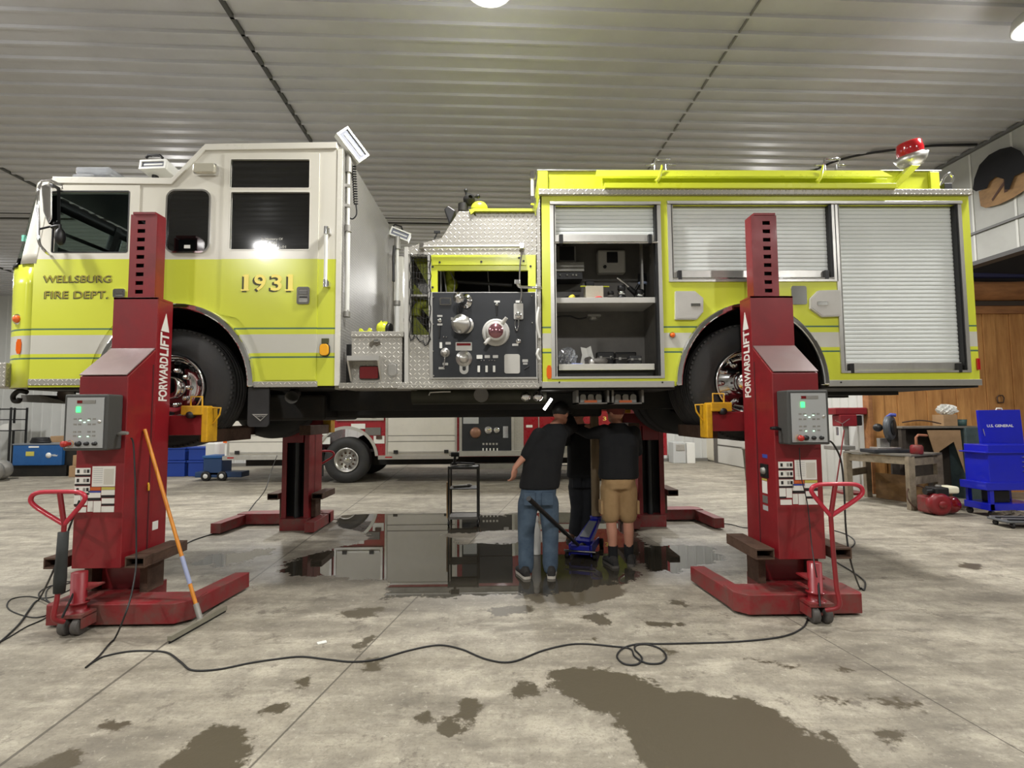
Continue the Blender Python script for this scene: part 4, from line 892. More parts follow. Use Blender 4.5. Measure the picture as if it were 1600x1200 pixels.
# ---- rear body ----
XB0, XB1 = T(845, 450)[0], T(1522, 450)[0]
XBm = (XB0 + XB1) / 2
BZ = T(1050, 603)[1]; BT = T(1180, 303)[1]
ra = archpts(RAC, ARX, .755, 0, 0, BZ)
H1, H2, H3 = TR(866, 321, 1029, 588), TR(1049, 320, 1300, 437), TR(1313, 320, 1517, 579)
H3 = (H3[0] - .0, H3[1], XB1 - .12, H3[3])
bo = [(XB0, BZ)] + ra + [(XB1, BZ), (XB1, BT), (XB0, BT)]
body = flat('x', [(0, 0), (1, 0), (1, 1)], [], BODP, 0, .01); bpy.data.objects.remove(body)
body = part('body_side', curve_mesh('x', bo, [rect(H1), rect(H2), rect(H3)], Y0, Y0 + .04), BODP, truck)
part('body_side', curve_mesh('x', bo, [], Y1 - .04, Y1), BODP, truck)
mb = MB(); mb.box(XB0, XB0 + .03, Y0 + .04, Y1 - .04, BZ, BT); part('body_front_wall', mb, DIA, truck)
mb = MB(); mb.box(XB1 - .03, XB1, Y0 + .04, Y1 - .04, BZ, BT); part('body_rear_wall', mb, DIA, truck)
mb = MB(); mb.box(XB0, XB1, Y0, Y1, BT - .02, BT + .005); part('body_top', mb, DIAT, truck)
for q in ((XB0, RAC[0] - .71), (RAC[0] + .71, XB1)): mb = MB(); mb.box(*q, Y0 + .02, Y1 - .02, BZ - .03, BZ + .01); part('body_floor', mb, BLKM, truck)
mb = MB(); r_ = TR(847, 299, 1512, 307); mb.box(XB0 - .01, XB1 + .012, Y0 - .035, Y0 + .02, BT - .02, BT + .035); part('body_top_trim', mb, DIA, truck, .004)
mb = MB(); mb.box(XB0, RAC[0] - .72, Y0 - .012, Y0 + .01, BZ - .012, BZ + .045); part('body_sill', mb, ALU, truck, .003)
mb = MB(); mb.box(RAC[0] + .72, XB1 + .01, Y0 - .012, Y0 + .01, BZ - .012, BZ + .045); part('body_sill', mb, ALU, truck, .003)
for x in (874, 1035, 1314):
    mb = MB(); c = at(x, 597.5, Y0 - .013); mb.cyl(c, c + Vector((0, -.004, 0)), .008, n=10); part('sill_bolt', mb, BLK, truck)
def shutter(H, ztop, zbot, name, bar=True):
    n = max(2, int((ztop - zbot) / .0385)); st = (ztop - zbot) / n; pr = []
    for i in range(n):
        z = ztop - i * st
        pr += [(.009, z), (.002, z - st * .1), (0, z - st * .35), (0, z - st * .65), (.002, z - st * .9)]
    pr.append((.009, zbot)); y = Y0 + .045
    mb = MB(); mb.loft([[Vector((x, y + a, z)) for a, z in pr] for x in (H[0] + .022, H[2] - .022)], False, False, False)
    o = part(name, mb, SHUT, truck)
    mb = MB(); mb.box(H[0] + .022, H[2] - .022, y + .024, y + .032, zbot, ztop); part('shutter_backing', mb, GRYP, o)
    if bar:
        mb = MB(); mb.box(H[0] + .02, H[2] - .02, y - .02, y + .02, zbot - .075, zbot); b = part('shutter_bottom_rail', mb, ALU, o, .004)
        mb = MB(); mb.tube([(H[0] + .0, y - .045, zbot - .085), (H[2] - .0, y - .045, zbot - .085)], .011, 10); part('lift_bar', mb, CHR, b)
        for x in (H[0] + .07, H[2] - .07):
            mb = MB(); mb.box(x - .018, x + .018, y - .06, y, zbot - .10, zbot - .01); part('bar_latch', mb, BLK, b, .004)
    return o
def frame(H, nm):
    d = .034; a = (H[0] - d, H[1] - d * .6, H[2] + d, H[3] + d)
    o = part(nm, curve_mesh('x', rect(a), [rect(H)], Y0 - .014, Y0 + .002), ALU, truck)
    for x0, x1 in ((H[0], H[0] + .02), (H[2] - .02, H[2])):
        mb = MB(); mb.box(x0, x1, Y0 - .004, Y0 + .06, H[1], H[3]); part('shutter_guide', mb, GRYL if x0 == H[0] else BLK, o)
        mb = MB(); x = x0 + .002 if x0 == H[0] else x1 - .01; mb.box(x, x + .008, Y0 - .008, Y0 - .004, H[1], H[3]); part('guide_seal', mb, BLK, o)
    mb = MB(); mb.box(H[0] - d, H[2] + d, Y0 - .03, Y0, H[3] + .0, H[3] + .028); part('drip_rail', mb, ALU, o, .003)
    return o
frame(H1, 'compartment_frame'); frame(H2, 'compartment_frame'); frame(H3, 'compartment_frame')
shutter(H1, H1[3], T(950, 365)[1], 'roller_shutter'); shutter(H2, H2[3], T(1170, 421)[1], 'roller_shutter'); shutter(H3, H3[3], T(1415, 566)[1], 'roller_shutter')
# open compartment
IX0, IX1, IZ0, IZ1, IY = H1[0] - .02, H1[2] + .03, H1[1], H1[3], Y0 + .62
mb = MB(); mb.box(IX0, IX1, IY, IY + .02, IZ0, IZ1); mb.box(IX0 - .02, IX0, Y0 + .04, IY, IZ0, IZ1); mb.box(IX1, IX1 + .02, Y0 + .04, IY, IZ0, IZ1); mb.box(IX0, IX1, Y0 + .04, IY, IZ1, IZ1 + .02); mb.box(IX0, IX1, Y0 + .04, IY, IZ0 - .02, IZ0); part('compartment_liner', mb, GRYP, truck)
SHZ = T(950, 464)[1]; TRZ = T(950, 569)[1]
mb = MB(); mb.box(IX0 + .01, IX1 - .01, Y0 + .055, IY, SHZ - .012, SHZ); mb.box(IX0 + .045, IX1 - .03, Y0 + .05, Y0 + .06, SHZ - .045, SHZ + .008); part('compartment_shelf', mb, GRYL, truck, .003)
mb = MB(); mb.box(IX0 + .06, IX1 - .07, Y0 + .055, IY - .03, TRZ - .012, TRZ); mb.box(IX0 + .06, IX1 - .07, Y0 + .05, Y0 + .06, TRZ - .05, TRZ + .008); part('slide_out_tray', mb, GRYL, truck, .003)
mb = MB(); mb.box(IX0 + .06, IX1 - .07, Y0 + .1, IY - .05, IZ0 + .005, TRZ - .05); part('tray_rails', mb, BLK, truck)
mb = MB(); mb.box(H1[2] - .075, H1[2] - .055, Y0 + .3, Y0 + .35, SHZ, IZ1); part('shelf_upright', mb, ALU, truck)
mb = MB(); c = at(927, 497, Y0 + .35); mb.box(c.x - .06, c.x + .07, c.y - .04, c.y + .04, c.z + .01, c.z + .03); mb.lathe((c.x, c.y, c.z), (0, -.3, -1), [(-.02, .03), (.02, .045), (.022, .001)], 14); part('compartment_lamp', mb, ALUD, truck)
def shelf_item(name, label, cat, pts_boxes, m, Y, bevel=.004, group=None):
    mb = MB()
    for (x0, y0, x1, y1), dy in pts_boxes: pbox(mb, x0, y0, x1, y1, Y, Y + dy, Y)
    o = mkobj(name, mb, m, None, bevel); tag(o, label, cat, group); return o
# fixed on the wall: belong to the truck
mb = MB(); pbox(mb, 934, 390, 978, 426, Y0 + .5, Y0 + .61, Y0 + .5); e = part('meter_box', mb, GRYL, truck, .02)
mb = MB(); pbox(mb, 948, 394, 965, 411, Y0 + .485, Y0 + .5, Y0 + .5); part('meter_screen', mb, BLK, e, .008)
mb = MB(); c = at(945, 417, Y0 + .49); mb.lathe(c, (0, -1, 0), [(0, .018), (.02, .015), (.02, .001)], 12); part('meter_dial', mb, BLK, e)
mb = MB(); pbox(mb, 868, 409, 913, 424, Y0 + .38, Y0 + .6, Y0 + .38); pbox(mb, 870, 384, 900, 409, Y0 + .45, Y0 + .6, Y0 + .45); e = part('battery_charger', mb, ALUD, truck, .006)
mb = MB(); pbox(mb, 874, 386, 897, 407, Y0 + .435, Y0 + .45, Y0 + .45); part('charger_grille', mb, BLK, e)
mb = MB(); pbox(mb, 868, 425, 910, 436, Y0 + .4, Y0 + .6, Y0 + .4); e = part('switch_panel', mb, BLK, truck)
for x in (875, 886, 895, 900):
    mb = MB(); c = at(x, 430, Y0 + .395); mb.lathe(c, (0, -1, 0), [(0, .012), (.015, .01), (.015, .001)], 10); part('switch_button', mb, ALU, e)
mb = MB(); c = at(1022, 400, Y0 + .35); mb.ell(c, .05, .05, .055, 16); part('wall_lamp', mb, ALUD, truck)
mb = MB(); mb.tube(smooth_path([at(870, 495, Y0 + .4), at(890, 494, Y0 + .4), at(905, 498, Y0 + .4), at(925, 494, Y0 + .4)]), .008, 6); part('lamp_cable', mb, BLK, truck)
# loose things on the two shelves (each stands by itself)
def onshelf(px, zz, Y): p = at(px, 500, Y); return Vector((p.x, Y, zz))
mb = MB(); p = onshelf(928, SHZ, Y0 + .2); mb.box(p.x - .085, p.x + .085, p.y - .07, p.y + .07, p.z, p.z + .14); o = tag(mkobj('foam_block', mb, mat('foam_beige', (196, 190, 172), .9, bump=.3), None, .006), 'pale grey square block standing on the upper compartment shelf', 'block')
mb = MB(); q = p + Vector((.02, -.02, .1405)); mb.box(q.x - .15, q.x + .13, q.y - .012, q.y + .012, q.z, q.z + .008, Matrix.Rotation(.06, 3, 'Z')); tag(mkobj('strip', mb, YEL), 'thin lime yellow strip lying across the pale grey block', 'strip')
mb = MB(); p = onshelf(893, SHZ, Y0 + .12); mb.lathe(p + Vector((0, 0, .018)), (.5, -1, .1), [(-.03, .001), (-.03, .018), (.0, .028), (.03, .026), (.03, .001)], 14); tag(mkobj('yellow_fitting', mb, mat('cap_yellow', (232, 214, 70), .5)), 'small yellow fitting on the upper compartment shelf left of the grey block', 'fitting')
mb = MB(); p = onshelf(936, SHZ, Y0 + .1); mb.ell(p + Vector((0, 0, .015)), .04, .03, .015); tag(mkobj('red_disc', mb, mat('cap_red', (200, 44, 40), .5)), 'small red disc in front of the pale grey block', 'disc')
mb = MB(); p = onshelf(880, SHZ, Y0 + .2); mb.tube([p + Vector((-.08, 0, .02)), p + Vector((.02, 0, .03)), p + Vector((.16, 0, .06))], [.018, .02, .01], 8); tag(mkobj('hand_torch', mb, BLK), 'black hand torch lying at left end of the upper compartment shelf', 'torch')
t = thing('spanner', 'two pale hand tools lying at left front of the upper shelf', 'tool', onshelf(873, SHZ, Y0 + .1)); bpy.data.objects.remove(t)
for i, (px, hh, rr_, Y, lab) in enumerate(((955, .1, .035, .2, 'black hose nozzle standing just right of the grey block'), (972, .15, .045, .18, 'black and chrome nozzle standing second right of the grey block'), (1000, .12, .05, .22, 'stout black nozzle standing near the right end of the upper shelf'))):
    p = onshelf(px, SHZ, Y0 + Y); t = thing('hose_nozzle', lab, 'nozzle', p, 'nozzles on the upper shelf')
    mb = MB(); mb.lathe(p, (0, 0, 1), [(0, .001), (0, rr_), (hh * .3, rr_), (hh * .35, rr_ * .7), (hh * .7, rr_ * .7), (hh * .75, rr_ * .9), (hh, rr_ * .8), (hh, .001)], 18); part('nozzle_body', mb, BLK, t)
    mb = MB(); mb.lathe(p, (0, 0, 1), [(hh * .4, rr_ * .72), (hh * .42, rr_ * .86), (hh * .6, rr_ * .86), (hh * .62, rr_ * .72)], 18); part('nozzle_ring', mb, CHR if i else GRYP, t)
p = onshelf(985, SHZ, Y0 + .28); t = thing('spray_gun', 'black spray gun with chrome barrel leaning among the nozzles', 'spray gun', p)
mb = MB(); mb.tube([p + Vector((.1, 0, .03)), p + Vector((.06, 0, .1)), p + Vector((-.02, -.02, .16))], [.035, .03, .022], 10); mb.tube([p + Vector((.05, 0, .12)), p + Vector((.09, 0, .19))], .014, 8); part('grip', mb, BLK, t)
mb = MB(); mb.tube([p + Vector((-.01, -.02, .155)), p + Vector((-.13, -.03, .25))], [.018, .012], 10); part('barrel', mb, CHR, t)
p = onshelf(1005, SHZ, Y0 + .42); t = thing('flashlight', 'upright black flashlight with a blue white lens ring behind nozzles', 'flashlight', p)
mb = MB(); mb.lathe(p, (0, 0, 1), [(0, .001), (0, .03), (.2, .028), (.25, .045), (.33, .045), (.33, .001)], 16); part('flashlight_body', mb, BLK, t)
mb = MB(); mb.lathe(p, (0, 0, 1), [(.222, .036), (.225, .044), (.245, .048), (.25, .04)], 16); part('lens_ring', mb, mat('ring_blue_white', (170, 184, 214), .3), t)
p = onshelf(922, SHZ, Y0 + .45); t = thing('portable_radio', 'black portable radio standing behind the grey block', 'radio', p)
mb = MB(); mb.box(p.x - .045, p.x + .045, p.y - .03, p.y + .03, p.z, p.z + .27); part('radio_body', mb, BLK, t, .01); mb = MB(); mb.box(p.x - .02, p.x + .02, p.y - .034, p.y - .03, p.z + .12, p.z + .17); part('radio_screen', mb, ALUD, t)
# lower tray
def crumple(c, r, seed, n=14, flat_=1.0):
    rnd = random.Random(seed); mb = MB(); rings = []
    for i in range(n + 1):
        t = pi * i / n; q = []
        for k in range(n * 2):
            rr_ = r * (1 + .32 * sin(k * 2.1 + i * 1.7 + seed) * rnd.uniform(.3, 1)); q.append(Vector(c) + Vector((rr_ * sin(t) * cos(pi * k / n), rr_ * sin(t) * sin(pi * k / n), r + max(-r, rr_ * cos(t) * flat_))))
        rings.append(q)
    return mb.loft(rings, False, smooth=False)
tag(mkobj('plastic_bag', crumple(onshelf(886, TRZ, Y0 + .2), .085, 3), CLR), 'crumpled clear plastic bag at the left of the lower tray', 'plastic bag')
mb = MB(); p = onshelf(914, TRZ, Y0 + .25)
mb.loft([[p + Vector((-.06, -.02, .01)), p + Vector((.03, .02, .0)), p + Vector((.1, .0, .02))], [p + Vector((-.03, .03, .12)), p + Vector((.03, .05, .11)), p + Vector((.07, .03, .15))], [p + Vector((-.04, .05, .2)), p + Vector((.02, .07, .19)), p + Vector((.06, .04, .21))]], False, False, False)
o = mkobj('paper_wrapper', mb, WPL); sd = o.modifiers.new('s', 'SOLIDIFY'); sd.thickness = .003; tag(o, 'white paper wrapper standing behind the plastic bag', 'paper')
mb = MB(); p = onshelf(900, TRZ, Y0 + .12); mb.box(p.x - .05, p.x + .05, p.y - .03, p.y + .03, p.z, p.z + .02, Matrix.Rotation(.3, 3, 'Z')); tag(mkobj('cloth', mb, mat('cloth_blue_white', (150, 160, 210), .8)), 'pale blue folded cloth in front of the plastic bag', 'cloth')
mb = MB(); p = onshelf(924, TRZ, Y0 + .12); mb.box(p.x - .1, p.x + .1, p.y - .04, p.y + .04, p.z, p.z + .012); mb.ell(p + Vector((0, 0, .03)), .03, .03, .035, 12); tag(mkobj('pipe_bracket', mb, ALU), 'bright metal bracket lying on the lower tray near its middle', 'bracket')
mb = MB(); p = onshelf(930, TRZ, Y0 + .28); mb.tube([p + Vector((.09 * cos(a), .09 * sin(a), .03 + .004 * a)) for a in [i * .35 for i in range(30)]], .028, 10); tag(mkobj('hose_coil', mb, GRYP), 'coiled grey hose lying behind the bright bracket', 'hose')
for i, (px, w_, h_, Y, m, lab) in enumerate(((944, .17, .16, .4, BLK, 'black tool case with ribs behind the grey hose coil'), (975, .2, .12, .25, BLKM, 'dark metal tool case lying right of the grey hose coil'), (990, .12, .09, .15, BLK, 'small black tool box near the right end of the lower tray'), (975, .22, .17, .5, BLK, 'long black case at the back of the lower tray'))):
    p = onshelf(px, TRZ, Y0 + Y); t = thing('tool_case', lab, 'tool case', p, 'tool cases on the lower tray')
    mb = MB(); mb.box(p.x - w_ / 2, p.x + w_ / 2, p.y - .05, p.y + .05, p.z, p.z + h_); part('case_body', mb, m, t, .012)
    mb = MB(); mb.box(p.x - w_ / 2 - .003, p.x + w_ / 2 + .003, p.y - .053, p.y + .053, p.z + h_ * .6, p.z + h_ * .66); part('case_seam', mb, GRYP, t)
    for dx in (-.3, .3):
        mb = MB(); mb.box(p.x + w_ * dx - .012, p.x + w_ * dx + .012, p.y - .058, p.y - .05, p.z + h_ * .5, p.z + h_ * .72); part('case_latch', mb, CHR, t)
# oblong doors and plates round the rear arch
def hatch(pts, x0, y0, x1, y1):
    o = part('small_hatch', curve_mesh('x', TP(pts), [], Y0 - .03, Y0), GRYL, truck, .006)
    mb = MB(); pbox(mb, x0, y0, x1, y1, Y0 - .042, Y0 - .028); part('hatch_latch', mb, CHR, o, .006)
    c = (sum(p[0] for p in pts) / len(pts), sum(p[1] for p in pts) / len(pts)); q = [(c[0] + (x - c[0]) * .92, c[1] + (y - c[1]) * .92) for x, y in pts]
    part('hatch_face', curve_mesh('x', TP(q), [], Y0 - .034, Y0 - .03), GRYL, o)
hatch([(1054, 456), (1084, 456), (1097, 467), (1097, 488), (1087, 500), (1054, 500)], 1077, 475, 1092, 481)
hatch([(1264, 467), (1276, 455), (1310, 454), (1311, 495), (1282, 496), (1264, 483)], 1273, 472, 1290, 479)
mb = MB(); rr = TR(1236, 447, 1260, 476); mb.prism(rrect(*rr, .02), Y0 - .008, Y0); part('fuel_plate', mb, CHR, truck)
# top box, suction tray, lifting loops, beacon
YT = Y0 + .12; a = TP([(843, 268), (1466, 268)], YT); TZ = a[0][1]; XT0, XT1 = T(841, 280, YT)[0], T(1468, 280, YT)[0]
mb = MB(); mb.box(XT0, XT1, YT, YT + .04, BT + .005, TZ); mb.box(XT0, XT0 + .04, YT + .04, Y1 - .12, BT + .005, TZ); mb.box(XT1 - .04, XT1, YT + .04, Y1 - .12, BT + .005, TZ); mb.box(XT0, XT1, Y1 - .16, Y1 - .12, BT + .005, TZ); part('hose_bed_wall', mb, YEL, truck, .004)
mb = MB(); mb.box(XT0 - .01, XT0 + 1.6, YT - .02, YT + .06, TZ, TZ + .012); mb.box(XT1 - .6, XT1 + .01, YT - .02, YT + .06, TZ, TZ + .012); part('hose_bed_cap', mb, ALU, truck, .003)
for px in ((841, 856), (1454, 1468)):
    mb = MB(); x0 = T(px[0], 284, YT - .03)[0]; x1 = T(px[1], 284, YT - .03)[0]; mb.box(x0, x1, YT - .03, YT, BT + .036, TZ - .01); part('hose_bed_post', mb, YEL, truck, .004)
YU = Y0 - .0
mb = MB(); q0, q1 = T(934, 262, YU), T(1384, 262, YU)
lo0 = at(930, 279, YU + .02)
mb.loft([[Vector((x, YU + .05, q0[1])), Vector((x, YU + .06, q0[1] + .006)), Vector((x + s * .03, YU - .03, lo0.z)), Vector((x + s * .03, YU - .04, lo0.z - .004))] for x, s in ((q0[0], -1), (q1[0], 1))], smooth=False); tr_ = part('ladder_tray', mb, YEL, truck)
mb = MB(); z1 = at(940, 290, YU).z; x0, x1 = T(943, 290, YU)[0], T(1394, 290, YU)[0]; mb.box(x0, x1, YU - .06, YU + .1, z1 - .05, z1 - .0); mb.box(x0, x1, YU + .05, YU + .12, z1 - .0, lo0.z + .02); part('ladder_tray_base', mb, YEL, tr_, .004)
for px in (1029, 1281):
    mb = MB(); mb.tube([at(px - 4, 284, YU - .05), at(px + 1, 278, YU - .06), at(px + 5, 262, YU), at(px + 5, 258, YU)], [.02, .016, .012, .008], 10); part('tray_strut', mb, YEL, tr_)
for px, py in ((1032, 252), (1297, 252)):
    mb = MB(); Yh = Y0 + .5; mb.tube([at(px - 24, py + 6, Yh), at(px - 10, py + 5, Yh), at(px - 8, py - 4, Yh), at(px + 16, py - 4, Yh), at(px + 12, py + 5, Yh), at(px + 24, py + 6, Yh)], .016, 10)
    c = at(px, py + 6, Yh); 
    for dx in (-.06, .06): mb.cyl((c.x + dx, Yh, BT), (c.x + dx, Yh, c.z), .012, n=10)
    part('lifting_loop', mb, CHR, truck)
vr = vrail('grab_rail', 832, 274, 313, .015, .05, WPL, Y=Y0 + .02)
mb = MB(); mb.prism(TP([(1394, 296), (1398, 286), (1424, 258), (1438, 258), (1434, 262), (1404, 292)], Y0), Y0 - .01, Y0 + .12); bm_ = part('beacon_arm', mb, YEL, truck, .004)
BR = Euler((radians(8), radians(-14), 0)).to_matrix(); c = at(1424, 249, Y0 + .2); AX = BR @ Vector((0, 0, 1))
mb = MB(); mb.lathe(c, AX, [(-.07, .001), (-.07, .09), (-.02, .125), (.03, .145), (.035, .12), (.05, .11)], 28); be = part('beacon_base', mb, ALU, truck)
c2 = c + AX * .04; mb = MB(); mb.lathe(c2, AX, [(0, .11), (.05, .115), (.12, .105), (.135, .09), (.14, .001)], 28); mb.v = [tuple(v) for v in mb.v]; part('beacon_dome', mb, REDL, be)
mb = MB(); Yr = Y0 + .15; mb.tube(smooth_path([at(1469, 290, Yr), at(1476, 276, Yr), at(1484, 271, Yr), at(1489, 278, Yr), at(1484, 288, Yr), at(1477, 292, Yr)]), .014, 10); part('rear_hook', mb, CHR, truck)
mb = MB(); c = at(1473, 290, Yr); mb.box(c.x - .02, c.x + .06, Yr - .04, Yr + .04, BT, c.z + .01); part('hook_mount', mb, BLK, truck, .006)
mb = MB(); mb.box(XB1, XB1 + .02, Y0 + .05, Y0 + .2, T(1523, 530)[1] - .05, T(1523, 500)[1]); part('rear_lamp', mb, CHR, truck, .006)
lens('rear_marker', 1525, 560, 1529, 578, REDL, Y0, .02, .004, truck)
# wheel-chock holders under the body
for k, (x0, x1) in enumerate(((901, 952), (956, 1006))):
    rr = TR(x0, 606, x1, 631, Y0 + .12); Yc = Y0 + .12
    mb = MB(); mb.box(rr[0], rr[2], Yc, Yc + .3, rr[1], rr[1] + .012); mb.box(rr[0], rr[0] + .02, Yc, Yc + .3, rr[1], rr[3] + .02); mb.box(rr[2] - .02, rr[2], Yc, Yc + .3, rr[1], rr[3] + .02); mb.box(rr[0], rr[2], Yc + .28, Yc + .3, rr[1], rr[3] + .02); o = part('chock_holder', mb, GRYP, truck)
    t = thing('wheel_chock', '%s grey wheel chock with a red tip in a holder under the truck body' % ('left-hand' if k == 0 else 'right-hand'), 'wheel chock', ((rr[0] + rr[2]) / 2, Yc + .1, rr[1] + .012), 'wheel chocks under the body')
    mb = MB()
    for j in range(3):
        x = rr[0] + .04 + j * .075; mb.prism([(x, rr[1] + .013), (x + .06, rr[1] + .013), (x + .06, rr[1] + .08), (x + .045, rr[1] + .095), (x + .015, rr[1] + .095), (x, rr[1] + .08)], Yc + .06, Yc + .2)
    mb.box(rr[0] + .04, rr[0] + .25, Yc + .08, Yc + .2, rr[1] + .013, rr[1] + .05); part('chock_body', mb, ALUD, t, .004)
    mb = MB(); mb.box(rr[0] + .08, rr[0] + .2, Yc + .04, Yc + .0595, rr[1] + .013, rr[1] + .035); part('chock_tip', mb, ORD, t)
mb = MB(); mb.tube([at(850, 640, 5.0), at(862, 623, 5.0)], .014, 10); t = tag(mkobj('work_light_tube', mb, mat('light_tube_glow', (255, 252, 244), .4, emit=9)), 'lit white work light tube held up under the truck', 'work light')
# things lying on the step box
zt = rl[3]; c = at(603, 512, Y0 + .15)
t = thing('hose_fitting', 'lime yellow hose fitting with a black rim lying on the step box', 'nozzle cap', (c.x, c.y, zt))
mb = MB(); A = Vector((1, -.25, -.15)).normalized(); p = Vector((c.x - .07, c.y, zt + .062)); mb.lathe(p, A, [(0, .001), (0, .045), (.02, .056), (.1, .05), (.1, .001)], 22); part('cap_body', mb, YEL, t)
mb = MB(); mb.lathe(p, A, [(.095, .05), (.1, .055), (.125, .053), (.13, .04), (.13, .001)], 22); part('cap_rim', mb, BLK, t)
for dx in (.03, .06, .085):
    mb = MB(); q = p + A * dx; mb.box(q.x - .008, q.x + .008, q.y - .01, q.y + .01, q.z + .048, q.z + .066); part('cap_lug', mb, YEL, t)
t = bpy.data.objects
mb = MB(); mb.prism([(at(561, 515, Y0 + .1).x + dx, zt + dz) for dx, dz in ((0, 0), (.115, 0), (.115, .045), (.095, .05), (.08, .02), (.045, .018), (.025, .045), (.005, .04))], Y0 + .08, Y0 + .14); tag(mkobj('hose_saddle', mb, YEL, None, .004), 'small lime yellow two-pronged saddle standing on the step box', 'bracket')
# ---------------- lift columns ----------------
def lift_column(label, X, Y, rot, s, Ls, Ll, near, sleeve=False):
    """local frame: x across, +y towards the truck; s=+1 puts the long base leg at +x"""
    t = thing('lift_column', label, 'lift column', (X, Y, 0), 'mobile lift columns', world=False, rotz=rot)
    P = lambda n, mb, m, par=t, bv=0.0: part(n, mb, m, par, bv)
    mc = s * .04
    z0, z1 = 2.5, 3.32
    holes = [(mc - s * .02 - .033, 3.215 - i * .0755, mc - s * .02 + .033, 3.215 - i * .0755 + .034) for i in range(9)]
    mb = curve_mesh('x', rect((mc - .112, z0, mc + .112, z1 - .02)), [rect(h) for h in holes], .004, .014)
    mb.box(mc - .112, mc - .1, .012, .12, z0, z1 - .02); mb.box(mc + .1, mc + .112, .012, .12, z0, z1 - .02); mb.box(mc - .09, mc + .1, -.003, .13, z1 - .02, z1); P('slotted_mast', mb, RED)
    mb = MB(); mb.box(mc - .1, mc + .1, .05, .07, z0, z1 - .02); P('mast_core', mb, BLK)
    mb = MB(); mb.box(-.187, .187, 0, .012, .15, 2.58); mb.box(-.187, -.175, .012, .2, .15, 2.56); mb.box(.175, .187, .012, .2, .15, 2.56)
    mb.box(-.175, -.12, .188, .2, .15, 2.5); mb.box(.12, .175, .188, .2, .15, 2.5); mb.box(-.187, .187, 0, .2, 2.56, 2.58); P('tower', mb, RED, bv=.003)
    mb = MB(); mb.box(-.17, .17, .02, .05, .16, 2.54); P('tower_lining', mb, BLK)
    mb = MB(); mb.cyl((0, .12, .12), (0, .12, 1.5), .042); mb.cyl((0, .12, 1.5), (0, .12, 2.5), .03); P('lift_cylinder', mb, mat('cylinder_dark', (52, 54, 56), .35, .4))
    mb = MB(); mb.prismx([(0, .41), (-.31, .41), (-.31, 1.88), (0, 2.13)], -.187, .187); cov = P('motor_cover', mb, RED, bv=.006)
    mb = MB(); d = Vector((0, .31, .25)).normalized()
    mb.loft([[Vector((x, y, z)) for y, z in ((-.318, 1.888), (-.006, 2.136), (-.010, 2.142), (-.322, 1.894))] for x in (-.182, .182)], smooth=False); P('cover_top_panel', mb, mat('worn_top_panel', (122, 100, 98), .3, .1, .3))
    for sx in (-1, 1):
        mb = MB(); mb.box(sx * .186, sx * .189, -.035, -.02, .45, 2.0); P('cover_seam', mb, mat('seam_shadow_red', (70, 16, 20), .7))
        mb = MB(); mb.box(sx * .187 - .001, sx * .187 + .004 * sx, -.24, -.235, .6, 1.86); P('edge_scratch', mb, mat('scratch_tan', (150, 96, 70), .7)) if near and sx == s * -1 else None
        # lettering up the side: an arrow head above the words
        for word, za, zz in (('FORWARD', 1.70, 2.08), ('LIFT', 2.09, 2.29)):
            mbt = text_mb(word, za, -.5, zz, .5, 0, .0015, shear=.0, bold=.03)
            # p = (along, 0 - extrude, across): letters read upwards, tops towards the left of the reader
            mbt.v = [(sx * (.1885 - p[1]), .1 + sx * (-p[2]) * .11, p[0]) for p in mbt.v]
            P('side_lettering', mbt, WHL)
        ym = .1
        mb = MB(); v = [(ym - .06, 2.20), (ym, 2.47), (ym + .06, 2.30), (ym + .03, 2.30), (ym - .03, 2.22)]
        mb.prismx([(ym - .05, 2.3), (ym + .01, 2.46), (ym + .055, 2.3)], *( (.187, .1895) if sx > 0 else (-.1895, -.187))); P('side_arrow', mb, WHL)
    # base
    A, B = (-Ls, Ll) if s > 0 else (-Ll, Ls)
    def leg(x, sg, ln, fl):
        mb = MB(); x0, x1 = sorted((x, x - sg * .13)); f_ = sg * fl
        mb.loft([[Vector((x0 + a * f_, y, zz_[0])), Vector((x1 + a * f_, y, zz_[0])), Vector((x1 + a * f_, y, zz_[1])), Vector((x0 + a * f_, y, zz_[1]))] for y, a, zz_ in ((-.2, 0, (.02, .16)), (ln, 1, (.02, .15)))], smooth=False)
        return P('base_leg', mb, REDD, bv=.006)
    mb = MB(); c_ = .09
    mb.prismz([(A, -.39 + .04), (A + .02, -.39), (B - c_ * (1 if s > 0 else .2), -.39), (B, -.39 + c_ * (1 if s > 0 else .2)), (B, -.12), (A, -.12)] if s > 0 else [(A + c_, -.39), (B - .02, -.39), (B, -.35), (B, -.12), (A, -.12), (A, -.39 + c_)], .02, .17)
    P('base_crossbar', mb, REDD, bv=.006)
    leg(A, -1, .44, .06 if s < 0 else 0); leg(B, 1, .44, .06 if s > 0 else 0)
    mb = MB(); mb.box(-.19, .19, -.3, .24, .0, .16); P('base_block', mb, REDD, bv=.004)
    for sx in (-1, 1):
        x = sx * .305
        mb = MB(); mb.box(x - .075, x + .075, -.33, .2, .485, .5); mb.box(x - .075, x + .075, -.33, .2, .415, .43); mb.box(x - .075, x - .063, -.33, .2, .43, .485); mb.box(x + .063, x + .075, -.33, .2, .43, .485); fpk = P('forklift_pocket', mb, RUST, bv=.003)
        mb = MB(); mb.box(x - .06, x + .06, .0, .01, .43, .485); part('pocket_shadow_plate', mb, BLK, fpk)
        mb = MB(); mb.box(sx * .19 if sx > 0 else -.25, .25 if sx > 0 else sx * .19, -.1, .1, .16, .42); P('pocket_gusset', mb, RUST)
    # carriage and wheel adapter
    mb = MB(); mb.box(-.47, .47, .225, .325, 1.40, 1.575); mb.box(-.11, .11, .02, .23, 1.2, 1.75); ca = P('carriage', mb, RED, bv=.006)
